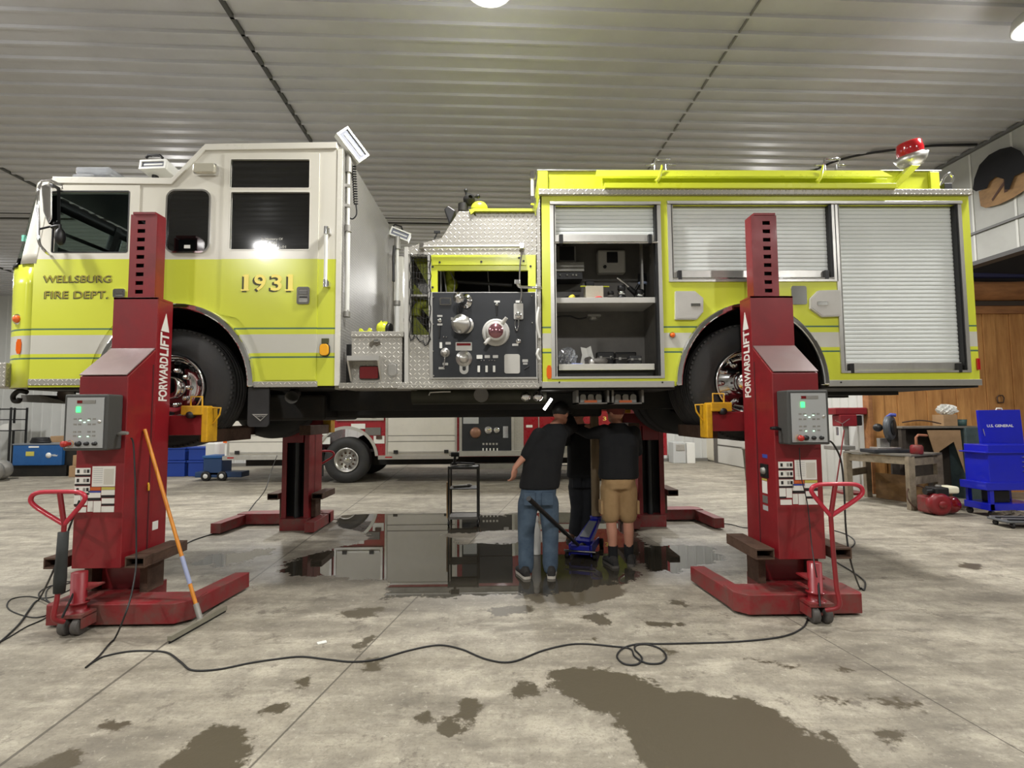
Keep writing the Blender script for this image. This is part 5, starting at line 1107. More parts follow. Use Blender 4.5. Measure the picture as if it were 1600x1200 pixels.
    for sx in (-1, 1):
        mb = MB(); x = sx * .435; mb.box(x - .07, x + .07, .34, 1.02, 1.33, 1.45); P('carriage_fork', mb, RUST, bv=.008)
        mb = MB(); mb.box(min(sx * .30, sx * .49), max(sx * .30, sx * .49), .17, .335, 1.578, 1.66); mb.box(min(sx * .475, sx * .53), max(sx * .475, sx * .53), .18, .34, 1.34, 1.65); mb.box(min(sx * .42, sx * .53), max(sx * .42, sx * .53), .327, .345, 1.34, 1.6); ad = P('wheel_adapter', mb, YOR, bv=.010)
        mb = MB(); a = sx * .34; b = sx * .44; mb.tube([(a, .25, 1.655), (a, .25, 1.74), (b, .25, 1.74), (b, .25, 1.655)], .008, 8); part('adapter_handle', mb, YOR, ad)
        mb = MB(); mb.tube([(sx * .52, .26, 1.64), (sx * .60, .26, 1.64), (sx * .59, .26, 1.58), (sx * .535, .26, 1.50)], .008, 8); part('adapter_handle', mb, YOR, ad)
        mb = MB(); mb.lathe((sx * .38, .22, 1.578), (0, -1, 0), [(.0, .03), (.058, .03), (.058, .001)], 14); part('adapter_pin', mb, BLK, ad)
    # steering wheels, hand pump and pull handle
    for sx in (-1, 1):
        mb = MB(); mb.lathe((mc * 0 + sx * .045 - .025, -.50, .062), (1, 0, 0), [(0, .001), (0, .055), (.006, .062), (.044, .062), (.05, .055), (.05, .001)], 22); P('steer_roller', mb, mat('roller_grey', (84, 80, 76), .6, 0, .4))
    mb = MB(); mb.box(-.09, -.078, -.53, -.40, .05, .13); mb.box(.078, .09, -.53, -.40, .05, .13); mb.box(-.09, .09, -.54, -.40, .125, .15); mb.tube([(-.08, -.5, .062), (.08, -.5, .062)], .012, 8); P('roller_fork', mb, REDD)
    mb = MB(); mb.lathe((0, -.46, .14), (0, 0, 1), [(0, .001), (0, .07), (.012, .07), (.012, .052), (.07, .052), (.07, .068), (.08, .068), (.08, .05), (.29, .05), (.29, .001)], 22); P('pump_cylinder', mb, RED)
    for z in (.23, .3):
        mb = MB(); mb.box(-.06, .075, -.46, -.31, z, z + .012); P('pump_bracket', mb, REDD)
    hx = -.02 if s > 0 else .06
    mb = MB(); mb.tube(smooth_path([(0, -.58, .12), (hx, -.64, .17), (hx, -.62, .3), (hx, -.6, .55), (hx, -.59, .8)]), .016, 10); st = P('handle_stem', mb, RED)
    mb = MB(); lc = hx - s * .06; hw = .21
    mb.tube(smooth_path([(hx, -.59, .80), (lc - hw + .05, -.58, .93), (lc - hw + .02, -.58, .99), (lc - hw + .07, -.58, 1.025), (lc, -.58, 1.03), (lc + hw - .07, -.58, 1.025), (lc + hw - .02, -.58, .99), (lc + hw - .05, -.58, .93), (hx, -.59, .80)]), .016, 10); part('handle_loop', mb, mat('handle_red_bright', (178, 34, 54), .35, coat=.3), st)
    mb = MB(); mb.tube([(hx, -.59, .80), (lc + s * .01, -.58, 1.025)], .017, 10); part('handle_brace', mb, RED, st)
    mb = MB(); mb.tube([(-.03, -.56, .14), (-.0, -.50, .3), (.0, -.46, .4)], .008, 6); P('release_rod', mb, BLK)
    if sleeve:
        mb = MB(); mb.lathe((hx, -.605, .33), Vector((0, .03, 1)), [(0, .015), (0, .034), (.1, .038), (.2, .034), (.42, .032), (.42, .015)], 14); part('rubber_sleeve', mb, mat('sleeve_rubber', (40, 42, 40), .75, 0, .4), st)
    # control box
    mb = MB(); mb.box(-.16, .16, -.47, -.312, 1.315, 1.735); bx = P('control_box', mb, BOXG, bv=.012)
    mb = MB(); mb.box(-.135, .135, -.476, -.469, 1.335, 1.71); fc = part('control_face', mb, FACE, bx)
    def onf(name, x0, x1, z0_, z1_, m, d=.004):
        mb = MB(); mb.box(x0, x1, -.476 - d, -.475, z0_, z1_); return part(name, mb, m, bx)
    onf('display_frame', -.06, .075, 1.665, 1.69, ALUD); onf('display', -.058, -.02, 1.667, 1.688, REDF, .005); onf('status_lamp', -.062, -.034, 1.60, 1.642, GRN, .006)
    for x, z in ((-.03, 1.54), (.03, 1.54), (0, 1.525), (-.03, 1.42), (.03, 1.42)): onf('indicator', x - .006, x + .006, z - .004, z + .004, GRNW, .005)
    for x in (-.07, -.035, .035, .07):
        for z in (1.55, 1.51, 1.455, 1.425): onf('button_outline', x - .011, x + .011, z - .006, z + .006, ALUD, .002)
    mb = MB(); mb.lathe((-.1 if s > 0 else -.085, -.476, 1.367), (0, -1, 0), [(0, .026), (.005, .026)], 16); part('stop_collar', mb, AMBY, bx)
    mb = MB(); mb.lathe((-.1 if s > 0 else -.085, -.476, 1.367), Vector((-.25, -1, 0)), [(0, .014), (.03, .014), (.03, .022), (.055, .022), (.058, .001)], 18); part('stop_button', mb, mat('stop_red', (170, 40, 30), .4), bx)
    for x, r_ in ((-.035, .02), (.025, .015), (.085, .015)):
        mb = MB(); mb.lathe((x, -.476, 1.367), (0, -1, 0), [(0, r_), (.02, r_ * .9), (.022, .001)], 16); part('selector_knob', mb, BLK, bx)
    mb = MB(); mb.lathe((.11, -.476, 1.53), (0, -1, 0), [(0, .012), (.006, .012), (.006, .001)], 16); part('box_lock', mb, ALU, bx)
    if near:
        mb = MB(); sx = s; mb.tube([(sx * .16, -.36, 1.43), (sx * .20, -.37, 1.44), (sx * .25, -.38, 1.44)], [.010, .016, .012], 10); part('cable_gland', mb, ALUD if s > 0 else BLK, bx)
        yf = -.3125
        def dec(x0, x1, za, zb_, m, d=.0015):
            mb = MB(); mb.box(x0, x1, yf - d, yf + .002, za, zb_); return part('decal', mb, m, cov)
        dx = -.02 if s > 0 else .0
        big = dec(dx - .035, dx + .14, 1.03, 1.185, WHL); 
        for i in range(8): 
            mb = MB(); mb.box(dx - .025, dx + .045, yf - .003, yf - .0015, 1.165 - i * .015, 1.168 - i * .015); part('decal_text_line', mb, FACE, big)
        mb = MB(); mb.box(dx + .055, dx + .13, yf - .003, yf - .0015, 1.045, 1.165); part('decal_drawing', mb, mat('decal_pale_grey', (196, 192, 180), .6), big)
        for i in range(3):
            z = 1.115 - i * .07; o_ = dec(dx - .165, dx - .05, z + .008, z + .058, WHL); dec(dx - .165, dx - .05, z - .006, z + .006, DRK)
            for bx_ in (-.15, -.10, -.075):
                mb = MB(); mb.box(dx + bx_, dx + bx_ + .018, yf - .003, yf - .0015, z + .02, z + .046); part('decal_pictogram', mb, DRK if bx_ != -.1 else ALUD, o_)
        dec(dx - .045, dx + .035, 1.0, 1.025, ORD); dec(dx + .04, dx + .14, 1.005, 1.025, mat('decal_yellow', (190, 180, 90), .5)); dec(dx + .04, dx + .14, .965, 1.003, WHL); dec(dx + .04, dx + .14, .945, .962, DRK)
        dec(dx - .06, dx + .035, .985, .997, BLUD); dec(dx - .06, dx + .035, .945, .983, WHL); dec(dx - .06, dx + .035, .925, .943, DRK)
        dec(dx - .165, dx - .115, .90, .965, WHL); dec(dx - .11, dx - .065, .89, .965, WHL); dec(dx - .165, dx - .115, .885, .898, DRK)
        dec(dx - .16, dx - .07, .835, .875, WHL); dec(dx - .06, dx - .02, .84, .92, WHL); dec(dx - .015, dx + .04, .835, .92, WHL); dec(dx + .045, dx + .14, .90, .94, WHL); dec(dx + .045, dx + .14, .885, .898, DRK); dec(dx + .045, dx + .14, .835, .88, WHL)
        if s < 0:   # switch and labels on the side facing the middle
            def sd(name, y0, y1, za, zb_, m, d=.002):
                mb = MB(); mb.box(-.187 - d, -.186, y0, y1, za, zb_); return part(name, mb, m, cov)
            sd('switch_plate', -.2, -.08, 1.03, 1.14, BLK, .01); sd('side_label', -.17, -.09, .9, 1.0, WHL); sd('side_label', -.17, -.09, 1.005, 1.02, mat('decal_yellow', (190, 180, 90), .5), .0025); sd('side_label', -.17, -.09, .82, .88, GRYP); sd('side_label', -.17, -.09, .76, .80, FACE); sd('side_label', -.19, -.11, 1.19, 1.22, BLUD)
            mb = MB(); mb.lathe((-.197, -.14, 1.085), (-1, 0, 0), [(0, .03), (.02, .025), (.02, .001)], 14); part('switch_knob', mb, ALUD, cov)
        else:
            mb = MB(); mb.box(.187, .1885, .03, .1, .62, .69); P('side_label', mb, WHL)
            mb = MB(); mb.tube([(.188, -.04, 1.02), (.2, -.05, 1.0), (.2, -.05, .96)], .008, 8); P('cable_hook', mb, YOR)
    return t
lift_column('red lift column at the front left, under the cab front wheel, with orange pole', -3.115, 4.35, 0, 1, .31, .74, True, True)
lift_column('red lift column at the front right, under the rear wheel', 2.345, 4.37, 0, -1, .42, .56, True)
lift_column('red lift column behind the truck at left, its dark channel facing us', -2.89, 7.42, pi, 1, .36, .95, False)
lift_column('red lift column behind the truck at right, beside the man in shorts', 2.07, 7.42, pi, -1, .36, .85, False)

# ---------------- red fire truck beyond ----------------
YR = 12.2
def RX(px, py=690): return at(px, py, YR).x
def RZ(py, px=650): return at(px, py, YR).z
RXL, RXR = RX(355), RX(1042); RB, RTOP = RZ(715, 600), 2.95
REDT = mat('engine_red_paint', (150, 18, 34), .25, 0, .1, coat=.4)
CRM = mat('cream_shutter', (216, 212, 202), .5, .1, .1)
rt_ = thing('fire_truck', 'red and white fire truck parked on the floor beyond the lifted one', 'fire truck', ((RXL + RXR) / 2, YR + 1.2, 0))
RWX, RWR = RX(541, 718), .54
def rbox(name, x0, y0, x1, y1, m, ya=-.02, yb=.01, par=rt_, bv=0.0):
    a = at(x0, (y0 + y1) / 2, YR); b = at(x1, (y0 + y1) / 2, YR); c = at((x0 + x1) / 2, y1, YR); d = at((x0 + x1) / 2, y0, YR)
    mb = MB(); mb.box(a.x, b.x, YR + ya, YR + yb, c.z, d.z); return part(name, mb, m, par, bv)
ra_ = [(RWX + .70 * cos(radians(a)), .56 + .72 * sin(radians(a))) for a in range(195, -16, -10)]
o2 = [(RXL, RB)] + [p for p in ra_ if p[1] > RB] + [(RXR, RB), (RXR, RTOP), (RXL, RTOP)]
part('body_side', curve_mesh('x', o2, [], YR, YR + .04), REDT, rt_)
mb = MB(); mb.box(RXL, RXR, YR + .04, YR + 2.35, 1.35, RTOP); mb.box(RXL, RWX - .75, YR + .04, YR + 2.35, RB, 1.35); mb.box(RWX + .75, RX(880), YR + .04, YR + 2.35, RB, 1.35); part('body_core', mb, REDT, rt_)
mb = MB(); mb.box(RXL, RXR, YR, YR + 2.35, RTOP, RTOP + .03); part('added_roof_plate', mb, DIAT, rt_)  # unseen grey plate, added to keep red bounce off the ceiling
mb = MB(); mb.box(RXL + .05, RX(820), YR - .02, YR, 2.40, 2.9); part('upper_rail', mb, ALUD, rt_)
mb = MB(); mb.box(RXL + .05, RX(820), YR - .035, YR - .02, 2.52, 2.56); part('upper_rail_trim', mb, ALU, rt_)
mb = MB(); mb.box(RXL + .2, RXR - .2, YR + .5, YR + 1.9, .38, RB + .1); part('chassis', mb, BLKM, rt_)
mb = MB(); a_ = [(RWX + .76 * cos(radians(a)), .56 + .78 * sin(radians(a))) for a in range(190, -11, -8)]; b_ = [(RWX + .69 * cos(radians(a)), .56 + .71 * sin(radians(a))) for a in range(190, -11, -8)]
mb.prism([p for p in a_ if p[1] > RB - .05] + [p for p in b_ if p[1] > RB - .05][::-1], YR - .04, YR + .02); part('fender_trim', mb, ALU, rt_)
def rshut(x0, y0, x1, y1, seamy=(), lat=True, ztop=None):
    o = rbox('roller_shutter', x0, y0, x1, y1, CRM, -.03, .0)
    a = at(x0, y1, YR); b = at(x1, y1, YR); zt_ = ztop or at(x0, y0, YR).z
    if ztop:
        mb = MB(); mb.box(a.x, b.x, YR - .03, YR, a.z, ztop); o.data.clear_geometry(); o.data.from_pydata(mb.v, [], mb.f)
    for y in seamy: rbox('shutter_seam', x0, y, x1, y + .9, GRYP, -.034, -.03, o)
    part('shutter_frame', curve_mesh('x', rect((a.x - .05, a.z - .05, b.x + .05, zt_ + .05)), [rect((a.x, a.z, b.x, zt_))], YR - .045, YR), ALU, o)
    mb = MB(); mb.box(a.x + .02, b.x - .02, YR - .055, YR - .03, a.z + .03, a.z + .07); part('shutter_rail', mb, ALU, o)
    for x in (a.x + .2, b.x - .2):
        mb = MB(); mb.box(x - .05, x + .05, YR - .08, YR - .05, a.z + .02, a.z + .1); part('shutter_latch', mb, BLK, o)
    return o
rshut(359, 664, 496, 711, (680, 690), ztop=2.28); rshut(606, 640, 711, 710, (680, 689), ztop=2.28)
rshut(529, 632, 597, 654, (), ztop=2.28); rshut(500, 632, 519, 654, (), ztop=2.28)
rbox('body_stripe', 498, 683, 516, 694, WPL, -.012, 0); rbox('body_stripe', 584, 681, 601, 693, WPL, -.012, 0); rbox('grille_plate', 571, 668, 595, 680, GRYP); lb2 = rbox('maker_label', 549, 662, 571, 670, WPL); rbox('side_marker', 588, 681, 597, 686, RUST, -.03, 0)
rbox('light_unit', 499, 668, 512, 680, WPL, -.05, 0); rbox('lower_rub_rail', 350, 712, 498, 718, ALU, -.08, .05); rbox('lower_rub_rail', 592, 711, 716, 717, ALU, -.08, .05); rbox('red_side_marker', 358, 714, 368, 716, REDL, -.09, -.08); rbox('red_side_marker', 603, 713, 614, 715, REDL, -.09, -.08)
pp = rbox('pump_panel', 722, 641, 799, 704, PANEL, -.05, .0)
rbox('panel_frame', 718, 640, 722, 708, ALU, -.06, 0); rbox('panel_frame', 799, 640, 803, 708, ALU, -.06, 0); rbox('tread_panel', 803, 640, 818, 708, DIA, -.02, .01); rbox('running_board', 716, 704, 820, 712, ALU, -.14, .1); rbox('lower_step', 716, 724, 818, 732, ALUD, -.1, .2)
rbox('panel_plate', 724, 644, 748, 662, FACE, -.056, -.05, pp)
for px, py, r_, m in ((743, 676, .13, mat('copper_cap', (150, 112, 92), .4, .4)), (763, 672, .1, CHR), (776, 672, .08, CHR)):
    mb = MB(); c = at(px, py, YR - .05); mb.lathe(c, (0, -1, 0), [(0, r_), (.02, r_), (.05, r_ * .7), (.06, .001)], 20); part('panel_outlet', mb, m, pp)
rbox('panel_gauge', 786, 666, 794, 684, CHR, -.06, -.05, pp)
for i in range(5): rbox('panel_handle', 754 + i * 5.5, 700, 756 + i * 5.5, 704, WPL, -.08, -.05, pp); rbox('panel_tag', 754 + i * 5.2, 692, 757 + i * 5.2, 695, ALU, -.06, -.05, pp)
for x0_, x1_ in ((828, 905), (912, 1036)): rbox('cab_window', x0_, 578, x1_, 640, GLD, -.01, .0)
rbox('upper_panel', 722, 600, 799, 640, PANEL, -.05, .0)
rbox('red_post', 712.5, 640, 716, 706, REDT, -.03, 0); rbox('cab_stripe', 840, 678, 1000, 686, WPL, -.012, 0); rbox('door_gap', 841, 600, 842.5, 712, ALU, -.015, 0); rbox('cab_stripe', 822, 664, 832, 668, WPL, -.012, 0); rbox('cab_lower_panel', 860, 688, 905, 708, ALUD, -.02, 0); rbox('cab_step', 862, 708, 905, 714, ALU, -.15, .1); rbox('cab_step', 864, 727, 892, 733, ALU, -.15, .1)
a = at(942, 657, YR); b = at(953, 651, YR); part('door_lettering', text_mb('31', a.x, a.z, b.x, b.z, YR - .002, .004), GOLD, rt_)
rbox('tail_panel', 352, 690, 358, 712, WPL, -.02, .3); rbox('tail_lamp', 345, 668, 355, 690, CLR, .02, .25); rbox('amber_tail_lamp', 350, 682, 356, 692, AMB, -.04, .05)
for X_, nm in ((RWX, 0), (RX(935), 1)):
    C3 = (X_, YR + .0, RWR); mb = MB(); mb.lathe(C3, (0, 1, 0), [(.04, RWR * .52), (0, RWR * .6), (-.01, RWR * .8), (.03, RWR * .98), (.06, RWR), (.27, RWR), (.3, RWR * .9), (.3, RWR * .5)], 48); w_ = part('wheel', mb, RUB, rt_)
    mb = MB(); mb.lathe(C3, (0, 1, 0), [(.03, RWR * .52), (-.0, RWR * .53), (.005, RWR * .48), (.1, RWR * .44), (.12, .001)], 40); part('rim', mb, ALU, w_)
    mb = MB(); mb.lathe(C3, (0, 1, 0), [(.115, RWR * .4), (.12, RWR * .4), (.11, RWR * .2), (.0, RWR * .16), (-.02, .001)], 28); part('hub_cap', mb, CHR, w_)
    for k in range(10):
        mb = MB(); q = 2 * pi * k / 10; p = Vector((X_ + RWR * .3 * cos(q), YR + .108, RWR + RWR * .3 * sin(q))); mb.lathe(p, (0, -1, 0), [(0, .025), (.03, .02), (.03, .001)], 8); part('lug_nut', mb, RUST, w_)
    mb = MB(); C4 = (X_, YR + 2.05, RWR); mb.lathe(C4, (0, 1, 0), [(0, .01), (0, RWR * .9), (.03, RWR), (.25, RWR), (.3, RWR * .9), (.3, .01)], 40); part('wheel', mb, RUB, rt_)
rbox('mudflap', 491, 700, 503, 745, BLK, .1, .13)
# ---------------- people ----------------
def ellring(c, rx, ry, n=20, tilt=None, power=2.3):
    q = []
    for k in range(n):
        a = 2 * pi * k / n; ca, sa = cos(a), sin(a)
        v = Vector((rx * math.copysign(abs(ca) ** (2 / power), ca), ry * math.copysign(abs(sa) ** (2 / power), sa), 0))
        if tilt is not None: v = tilt @ v
        q.append(Vector(c) + v)
    return q
def limb(mb, pts, rs, n=12):
    pts = [Vector(p) for p in pts]
    mb.tube(pts, rs, n)
    for p, r in zip(pts, rs): mb.ell(p, r, r, r, 12)
def hand(mb, wrist, d, side, palm_n, s=1.0, curl=.5):
    """palm, four bent unequal fingers and a thumb; d points along the hand, side to the thumb"""
    d = d.normalized(); side = (side - d * side.dot(d)).normalized(); nrm = d.cross(side).normalized() * palm_n
    R = Matrix((side, nrm, d)).transposed()
    mb.ell(wrist + d * .045 * s, .041 * s, .017 * s, .052 * s, 14, R)
    for k, (off, ln) in enumerate(((.030, .070), (.011, .078), (-.009, .072), (-.028, .056))):
        b = wrist + d * .082 * s + side * off * s; ps = [b - d * .02]; cur = b; ang = .15
        for f_ in (.42, .33, .25):
            ang += curl * .9; v = d * cos(ang) + nrm * sin(ang); ps.append(cur); cur = cur + v * ln * f_ * s
        ps.append(cur); limb(mb, ps, [.0095 * s, .0095 * s, .009 * s, .0085 * s, .0075 * s][:len(ps)], 8)
    b = wrist + d * .03 * s + side * .034 * s; limb(mb, [b, b + (side * .6 + d * .7 + nrm * .3).normalized() * .035 * s, b + (side * .35 + d * .9 + nrm * .5).normalized() * .066 * s], [.012 * s, .0105 * s, .009 * s], 8)
def head(mb, c, fwd, s=1.0):
    """skull, jaw, nose, brows, lips and ears; fwd = where the face looks"""
    fwd = fwd.normalized(); up = Vector((0, 0, 1)); sd = fwd.cross(up).normalized(); up = sd.cross(fwd).normalized()
    R = Matrix((sd, fwd, up)).transposed()
    mb.ell(c + up * .02 * s, .077 * s, .097 * s, .098 * s, 20, R); mb.ell(c + fwd * .02 * s - up * .05 * s, .06 * s, .072 * s, .068 * s, 16, R)
    mb.ell(c + fwd * .098 * s - up * .015 * s, .012 * s, .020 * s, .026 * s, 10, R); mb.ell(c + fwd * .088 * s - up * .062 * s, .024 * s, .012 * s, .010 * s, 10, R); mb.ell(c + fwd * .083 * s + up * .022 * s, .05 * s, .014 * s, .010 * s, 10, R)
    for q in (-1, 1): mb.ell(c + sd * .079 * s * q - up * .005 * s, .009 * s, .020 * s, .031 * s, 10, R)
    return R, sd, up
def face(t, c, fwd, body):
    fwd = fwd.normalized(); up = Vector((0, 0, 1)); sd = fwd.cross(up).normalized(); up = sd.cross(fwd).normalized()
    for q in (-1, 1):
        mb = MB(); mb.ell(c + sd * .031 * q + fwd * .088 + up * .004, .012, .008, .008, 10); part('eye', mb, WPL, body)
def shoe(t, heel, d, m, sole):
    d = Vector((d[0], d[1], 0)).normalized(); s_ = Vector((-d.y, d.x, 0)); h = Vector(heel)
    mb = MB(); rings = []
    for u, w_, ht in ((-.03, .028, .05), (.0, .038, .085), (.05, .040, .085), (.11, .042, .065), (.17, .048, .05), (.22, .046, .042), (.255, .028, .03)):
        rings.append([h + d * u + s_ * (w_ * x) + Vector((0, 0, .022 + ht * z)) for x, z in ((-1, 0), (-1, .5), (-.6, .95), (0, 1), (.6, .95), (1, .5), (1, 0))])
    mb.loft(rings); o = part('shoe', mb, m, t)
    mb = MB(); pl = [h + d * u + s_ * w_ for u, w_ in ((-.035, -.02), (-.02, -.038), (.08, -.042), (.18, -.052), (.25, -.036), (.268, 0), (.25, .036), (.18, .052), (.08, .042), (-.02, .038), (-.035, .02))]
    mb.prismz([(p.x, p.y) for p in pl], .0, .024); part('sole', mb, sole, o)
def person(name_, label, loc, J, mats, headwear):
    t = thing('person', label, 'person', loc)
    V = {k: Vector(v) for k, v in J.items() if not isinstance(v, (int, float))}
    mb = MB(); R, sd, up = head(mb, V['head'], V['look'])
    limb(mb, [V['neck'] + Vector((0, 0, -.02)), V['head'] - up * .06], [.058, .052]); limb(mb, [V['shl'], V['shr']], [.05, .05])
    limb(mb, [V['hip'] + Vector((0, 0, .05)), V['chest']], [.12, .13])
    for s_, q in (('l', -1), ('r', 1)):
        limb(mb, [V['sh' + s_], V['el' + s_], V['wr' + s_]], [.048, .040, .026]); hd = (V['ha' + s_] - V['wr' + s_]); hand(mb, V['wr' + s_], hd, V.get('th' + s_, Vector((0, 1, 0))), q, 1.12, J.get('curl', .5))
        limb(mb, [V['hip'] + (V['h' + s_] - V['hip']), V['kn' + s_], (V['kn' + s_] + V['an' + s_]) / 2 + Vector((0, -.012, .05)), V['an' + s_]], [.08, .055, .056, .038])
    b = part('body', mb, SKIN, t); remesh(b, .0085, 4); face(t, V['head'], V['look'], b)
    # trousers or shorts
    mb = MB(); hip = V['hip']; ax = (V['chest'] - hip).normalized(); hr = mats['hipr']
    wt = J.get('waist', .13)
    mb.loft([ellring(hip + ax * wt, hr * .98, .115), ellring(hip + ax * (wt - .07), hr * 1.02, .135), ellring(hip, hr * 1.04, .15), ellring(hip - Vector((0, 0, .07)), hr * .98, .135)])
    for s_ in 'lr':
        H = V['h' + s_] - Vector((0, 0, .02)); K = V['kn' + s_]; A = V['an' + s_]
        if mats['short']:
            E = K + (H - K) * .02; limb(mb, [H, (H + K) / 2, E], [.105, .103, .098], 16)
        else: limb(mb, [H, (H + K) / 2, K, (K + A) / 2, A + Vector((0, 0, .03)), A - Vector((0, 0, .02))], [.103, .094, .084, .078, .078, .072], 16)
    tr_ = part(mats['lname'], mb, mats['lower'], t); remesh(tr_, .013, 3)
    if mats['short']:
        for s_, q in (('l', -1), ('r', 1)):
            mb = MB(); m_ = (V['h' + s_] + V['kn' + s_]) / 2 - Vector((0, 0, .05)); mb.box(m_.x + q * .085, m_.x + q * .112, m_.y - .065, m_.y + .065, m_.z - .08, m_.z + .06); part('cargo_pocket', mb, mats['lower'], tr_, .008)
    else:
        for q in (-.085, .085):
            mb = MB(); m_ = hip + Vector((q, -.158, .0)); mb.box(m_.x - .055, m_.x + .055, m_.y, m_.y + .03, m_.z - .06, m_.z + .06); part('back_pocket', mb, mats['lower'], tr_, .006)
    # top
    mb = MB(); C_ = V['chest']; N = V['neck']; tw = mats['torso']
    tilt = Matrix.Identity(3)
    hem = hip + ax * J.get('hem', .05)
    mb.loft([ellring(hem, tw * 1.0, .15), ellring(hem + ax * .04, tw * 1.04, .158), ellring(hip + (C_ - hip) * .5, tw * 1.0, .16), ellring(C_, tw * 1.02, .155), ellring(C_ + (N - C_) * .55, tw * .92, .135), ellring(C_ + (N - C_) * .85, tw * .62, .10), ellring(N + (V['head'] - N) * .12, .078, .078)])
    for s_ in 'lr':
        S, E, Wr = V['sh' + s_], V['el' + s_], V['wr' + s_]; cu = mats['sleeve' + s_]
        if cu >= 1: limb(mb, [S, (S + E) / 2, E, E + (Wr - E) * min(1, (cu - 1))], [.078, .070, .060, .050], 14)
        else: limb(mb, [S, (S + E) / 2, S + (E - S) * cu], [.078, .074, .070], 14)
    o = part(mats['uname'], mb, mats['upper'], t); remesh(o, .013, 3)
    # head wear
    hc = V['head'] + up * .03; mb = MB()
    if headwear[0] == 'cap':
        mb.ell(hc + up * .012, .088, .108, .092, 20, R); mb.loft([[hc + V['look'].normalized() * a + sd * b_ - up * (.0 + a * .12) + up * dz for a, b_ in ((.07, -.07), (.15, -.06), (.18, 0), (.15, .06), (.07, .07))] for dz in (0, .008)], smooth=False); part('cap', mb, headwear[1], t)
    else:
        mb.ell(hc + up * .014 - V['look'].normalized() * .012, .085, .100, .094, 20, R); part('hair', mb, headwear[1], t)
    return t
P3 = lambda x, y, Y: at(x, y, Y)
# the man in jeans
Y = 5.1
fl = Vector((P3(822, 888, Y).x, Y, 0)); fr = Vector((P3(860, 889, Y).x, Y, 0))
J = dict(hip=P3(840, 776, Y), hl=P3(825, 782, Y), hr=P3(857, 782, Y), knl=P3(822, 828, Y), knr=P3(860, 829, Y), anl=fl + Vector((0, 0, .09)), anr=fr + Vector((0, 0, .09)),
         chest=P3(852, 698, Y + .06), neck=P3(866, 664, Y + .16), head=P3(876, 647, Y + .28), look=Vector((.55, .8, -.05)),
         shl=P3(842, 680, Y + .02), ell=P3(823, 709, Y - .03), wrl=P3(804, 731, Y - .05), hal=P3(802, 752, Y - .03), thl=Vector((.6, .8, 0)),
         shr=P3(878, 675, Y + .22), elr=P3(895, 668, Y + .5), wrr=P3(888, 648, Y + .7), har=P3(885, 636, Y + .75), thr=Vector((-1, 0, 0)), waist=.17, hem=.08, curl=.45)
person('a', 'man in a black shirt and blue jeans seen from behind, left arm hanging', ((fl + fr) / 2), J, dict(hipr=.172, lower=JEAN, lname='jeans', short=False, torso=.195, upper=CLOTHK, uname='shirt', sleevel=1.12, sleever=1.9), ('cap', BLK))
t = bpy.data.objects['person']
for f_, d_ in ((fl, (-.25, -.1 + 1)), (fr, (.1, 1))): shoe(t, f_ + Vector((0, -.10, 0)), d_, SHOE, SHOEW)
# the one all in black beyond the post
Y = 6.55
fl = Vector((P3(898, 836, Y).x, Y, 0)); fr = Vector((P3(917, 836, Y).x, Y, 0))
J = dict(hip=P3(909, 752, Y), hl=P3(900, 757, Y), hr=P3(919, 757, Y), knl=P3(902, 793, Y), knr=P3(919, 793, Y), anl=fl + Vector((0, 0, .09)), anr=fr + Vector((0, 0, .09)),
         chest=P3(909, 692, Y), neck=P3(908, 664, Y), head=P3(904, 648, Y - .05), look=Vector((-.5, -.8, 0)),
         shl=P3(890, 668, Y), ell=P3(884, 690, Y - .1), wrl=P3(885, 672, Y - .3), hal=P3(886, 660, Y - .34), thl=Vector((1, 0, 0)),
         shr=P3(928, 668, Y), elr=P3(934, 690, Y - .1), wrr=P3(922, 676, Y - .32), har=P3(918, 664, Y - .36), thr=Vector((-1, 0, 0)))
person('b', 'person all in black standing behind the timber post and the blue jack', ((fl + fr) / 2), J, dict(hipr=.16, lower=JEAND, lname='trousers', short=False, torso=.185, upper=CLOTHK, uname='jacket', sleevel=1.9, sleever=1.9), ('cap', BLK))
t = bpy.data.objects['person.001']
for f_, d_ in ((fl, (-.5, -1)), (fr, (-.3, -1))): shoe(t, f_ + Vector((.02, .10, 0)), d_, SHOEB, SHOE)
# the man in shorts
Y = 5.4
fl = Vector((P3(958, 878, Y).x, Y, 0)); fr = Vector((P3(984, 876, Y + .02).x, Y + .05, 0))
J = dict(hip=P3(966, 752, Y), hl=P3(953, 760, Y), hr=P3(980, 760, Y), knl=P3(954, 805, Y), knr=P3(981, 805, Y + .03), anl=fl + Vector((0, 0, .09)), anr=fr + Vector((0, 0, .09)),
         chest=P3(967, 697, Y + .02), neck=P3(965, 663, Y + .08), head=P3(962, 646, Y + .16), look=Vector((-.6, .8, .1)),
         shl=P3(945, 674, Y + .02), ell=P3(920, 678, Y + .12), wrl=P3(897, 668, Y + .32), hal=P3(889, 660, Y + .36), thl=Vector((0, 0, 1)),
         shr=P3(990, 676, Y + .05), elr=P3(996, 705, Y + .15), wrr=P3(985, 690, Y + .42), har=P3(981, 680, Y + .5), thr=Vector((-1, 0, 0)), hem=.03)
person('c', 'man in a black sweatshirt, khaki cargo shorts and a faded red cap seen from behind', ((fl + fr) / 2), J, dict(hipr=.17, lower=KHAK, lname='shorts', short=True, torso=.205, upper=CLOTHK, uname='sweatshirt', sleevel=1.9, sleever=1.9), ('cap', CAPR))
t = bpy.data.objects['person.002']
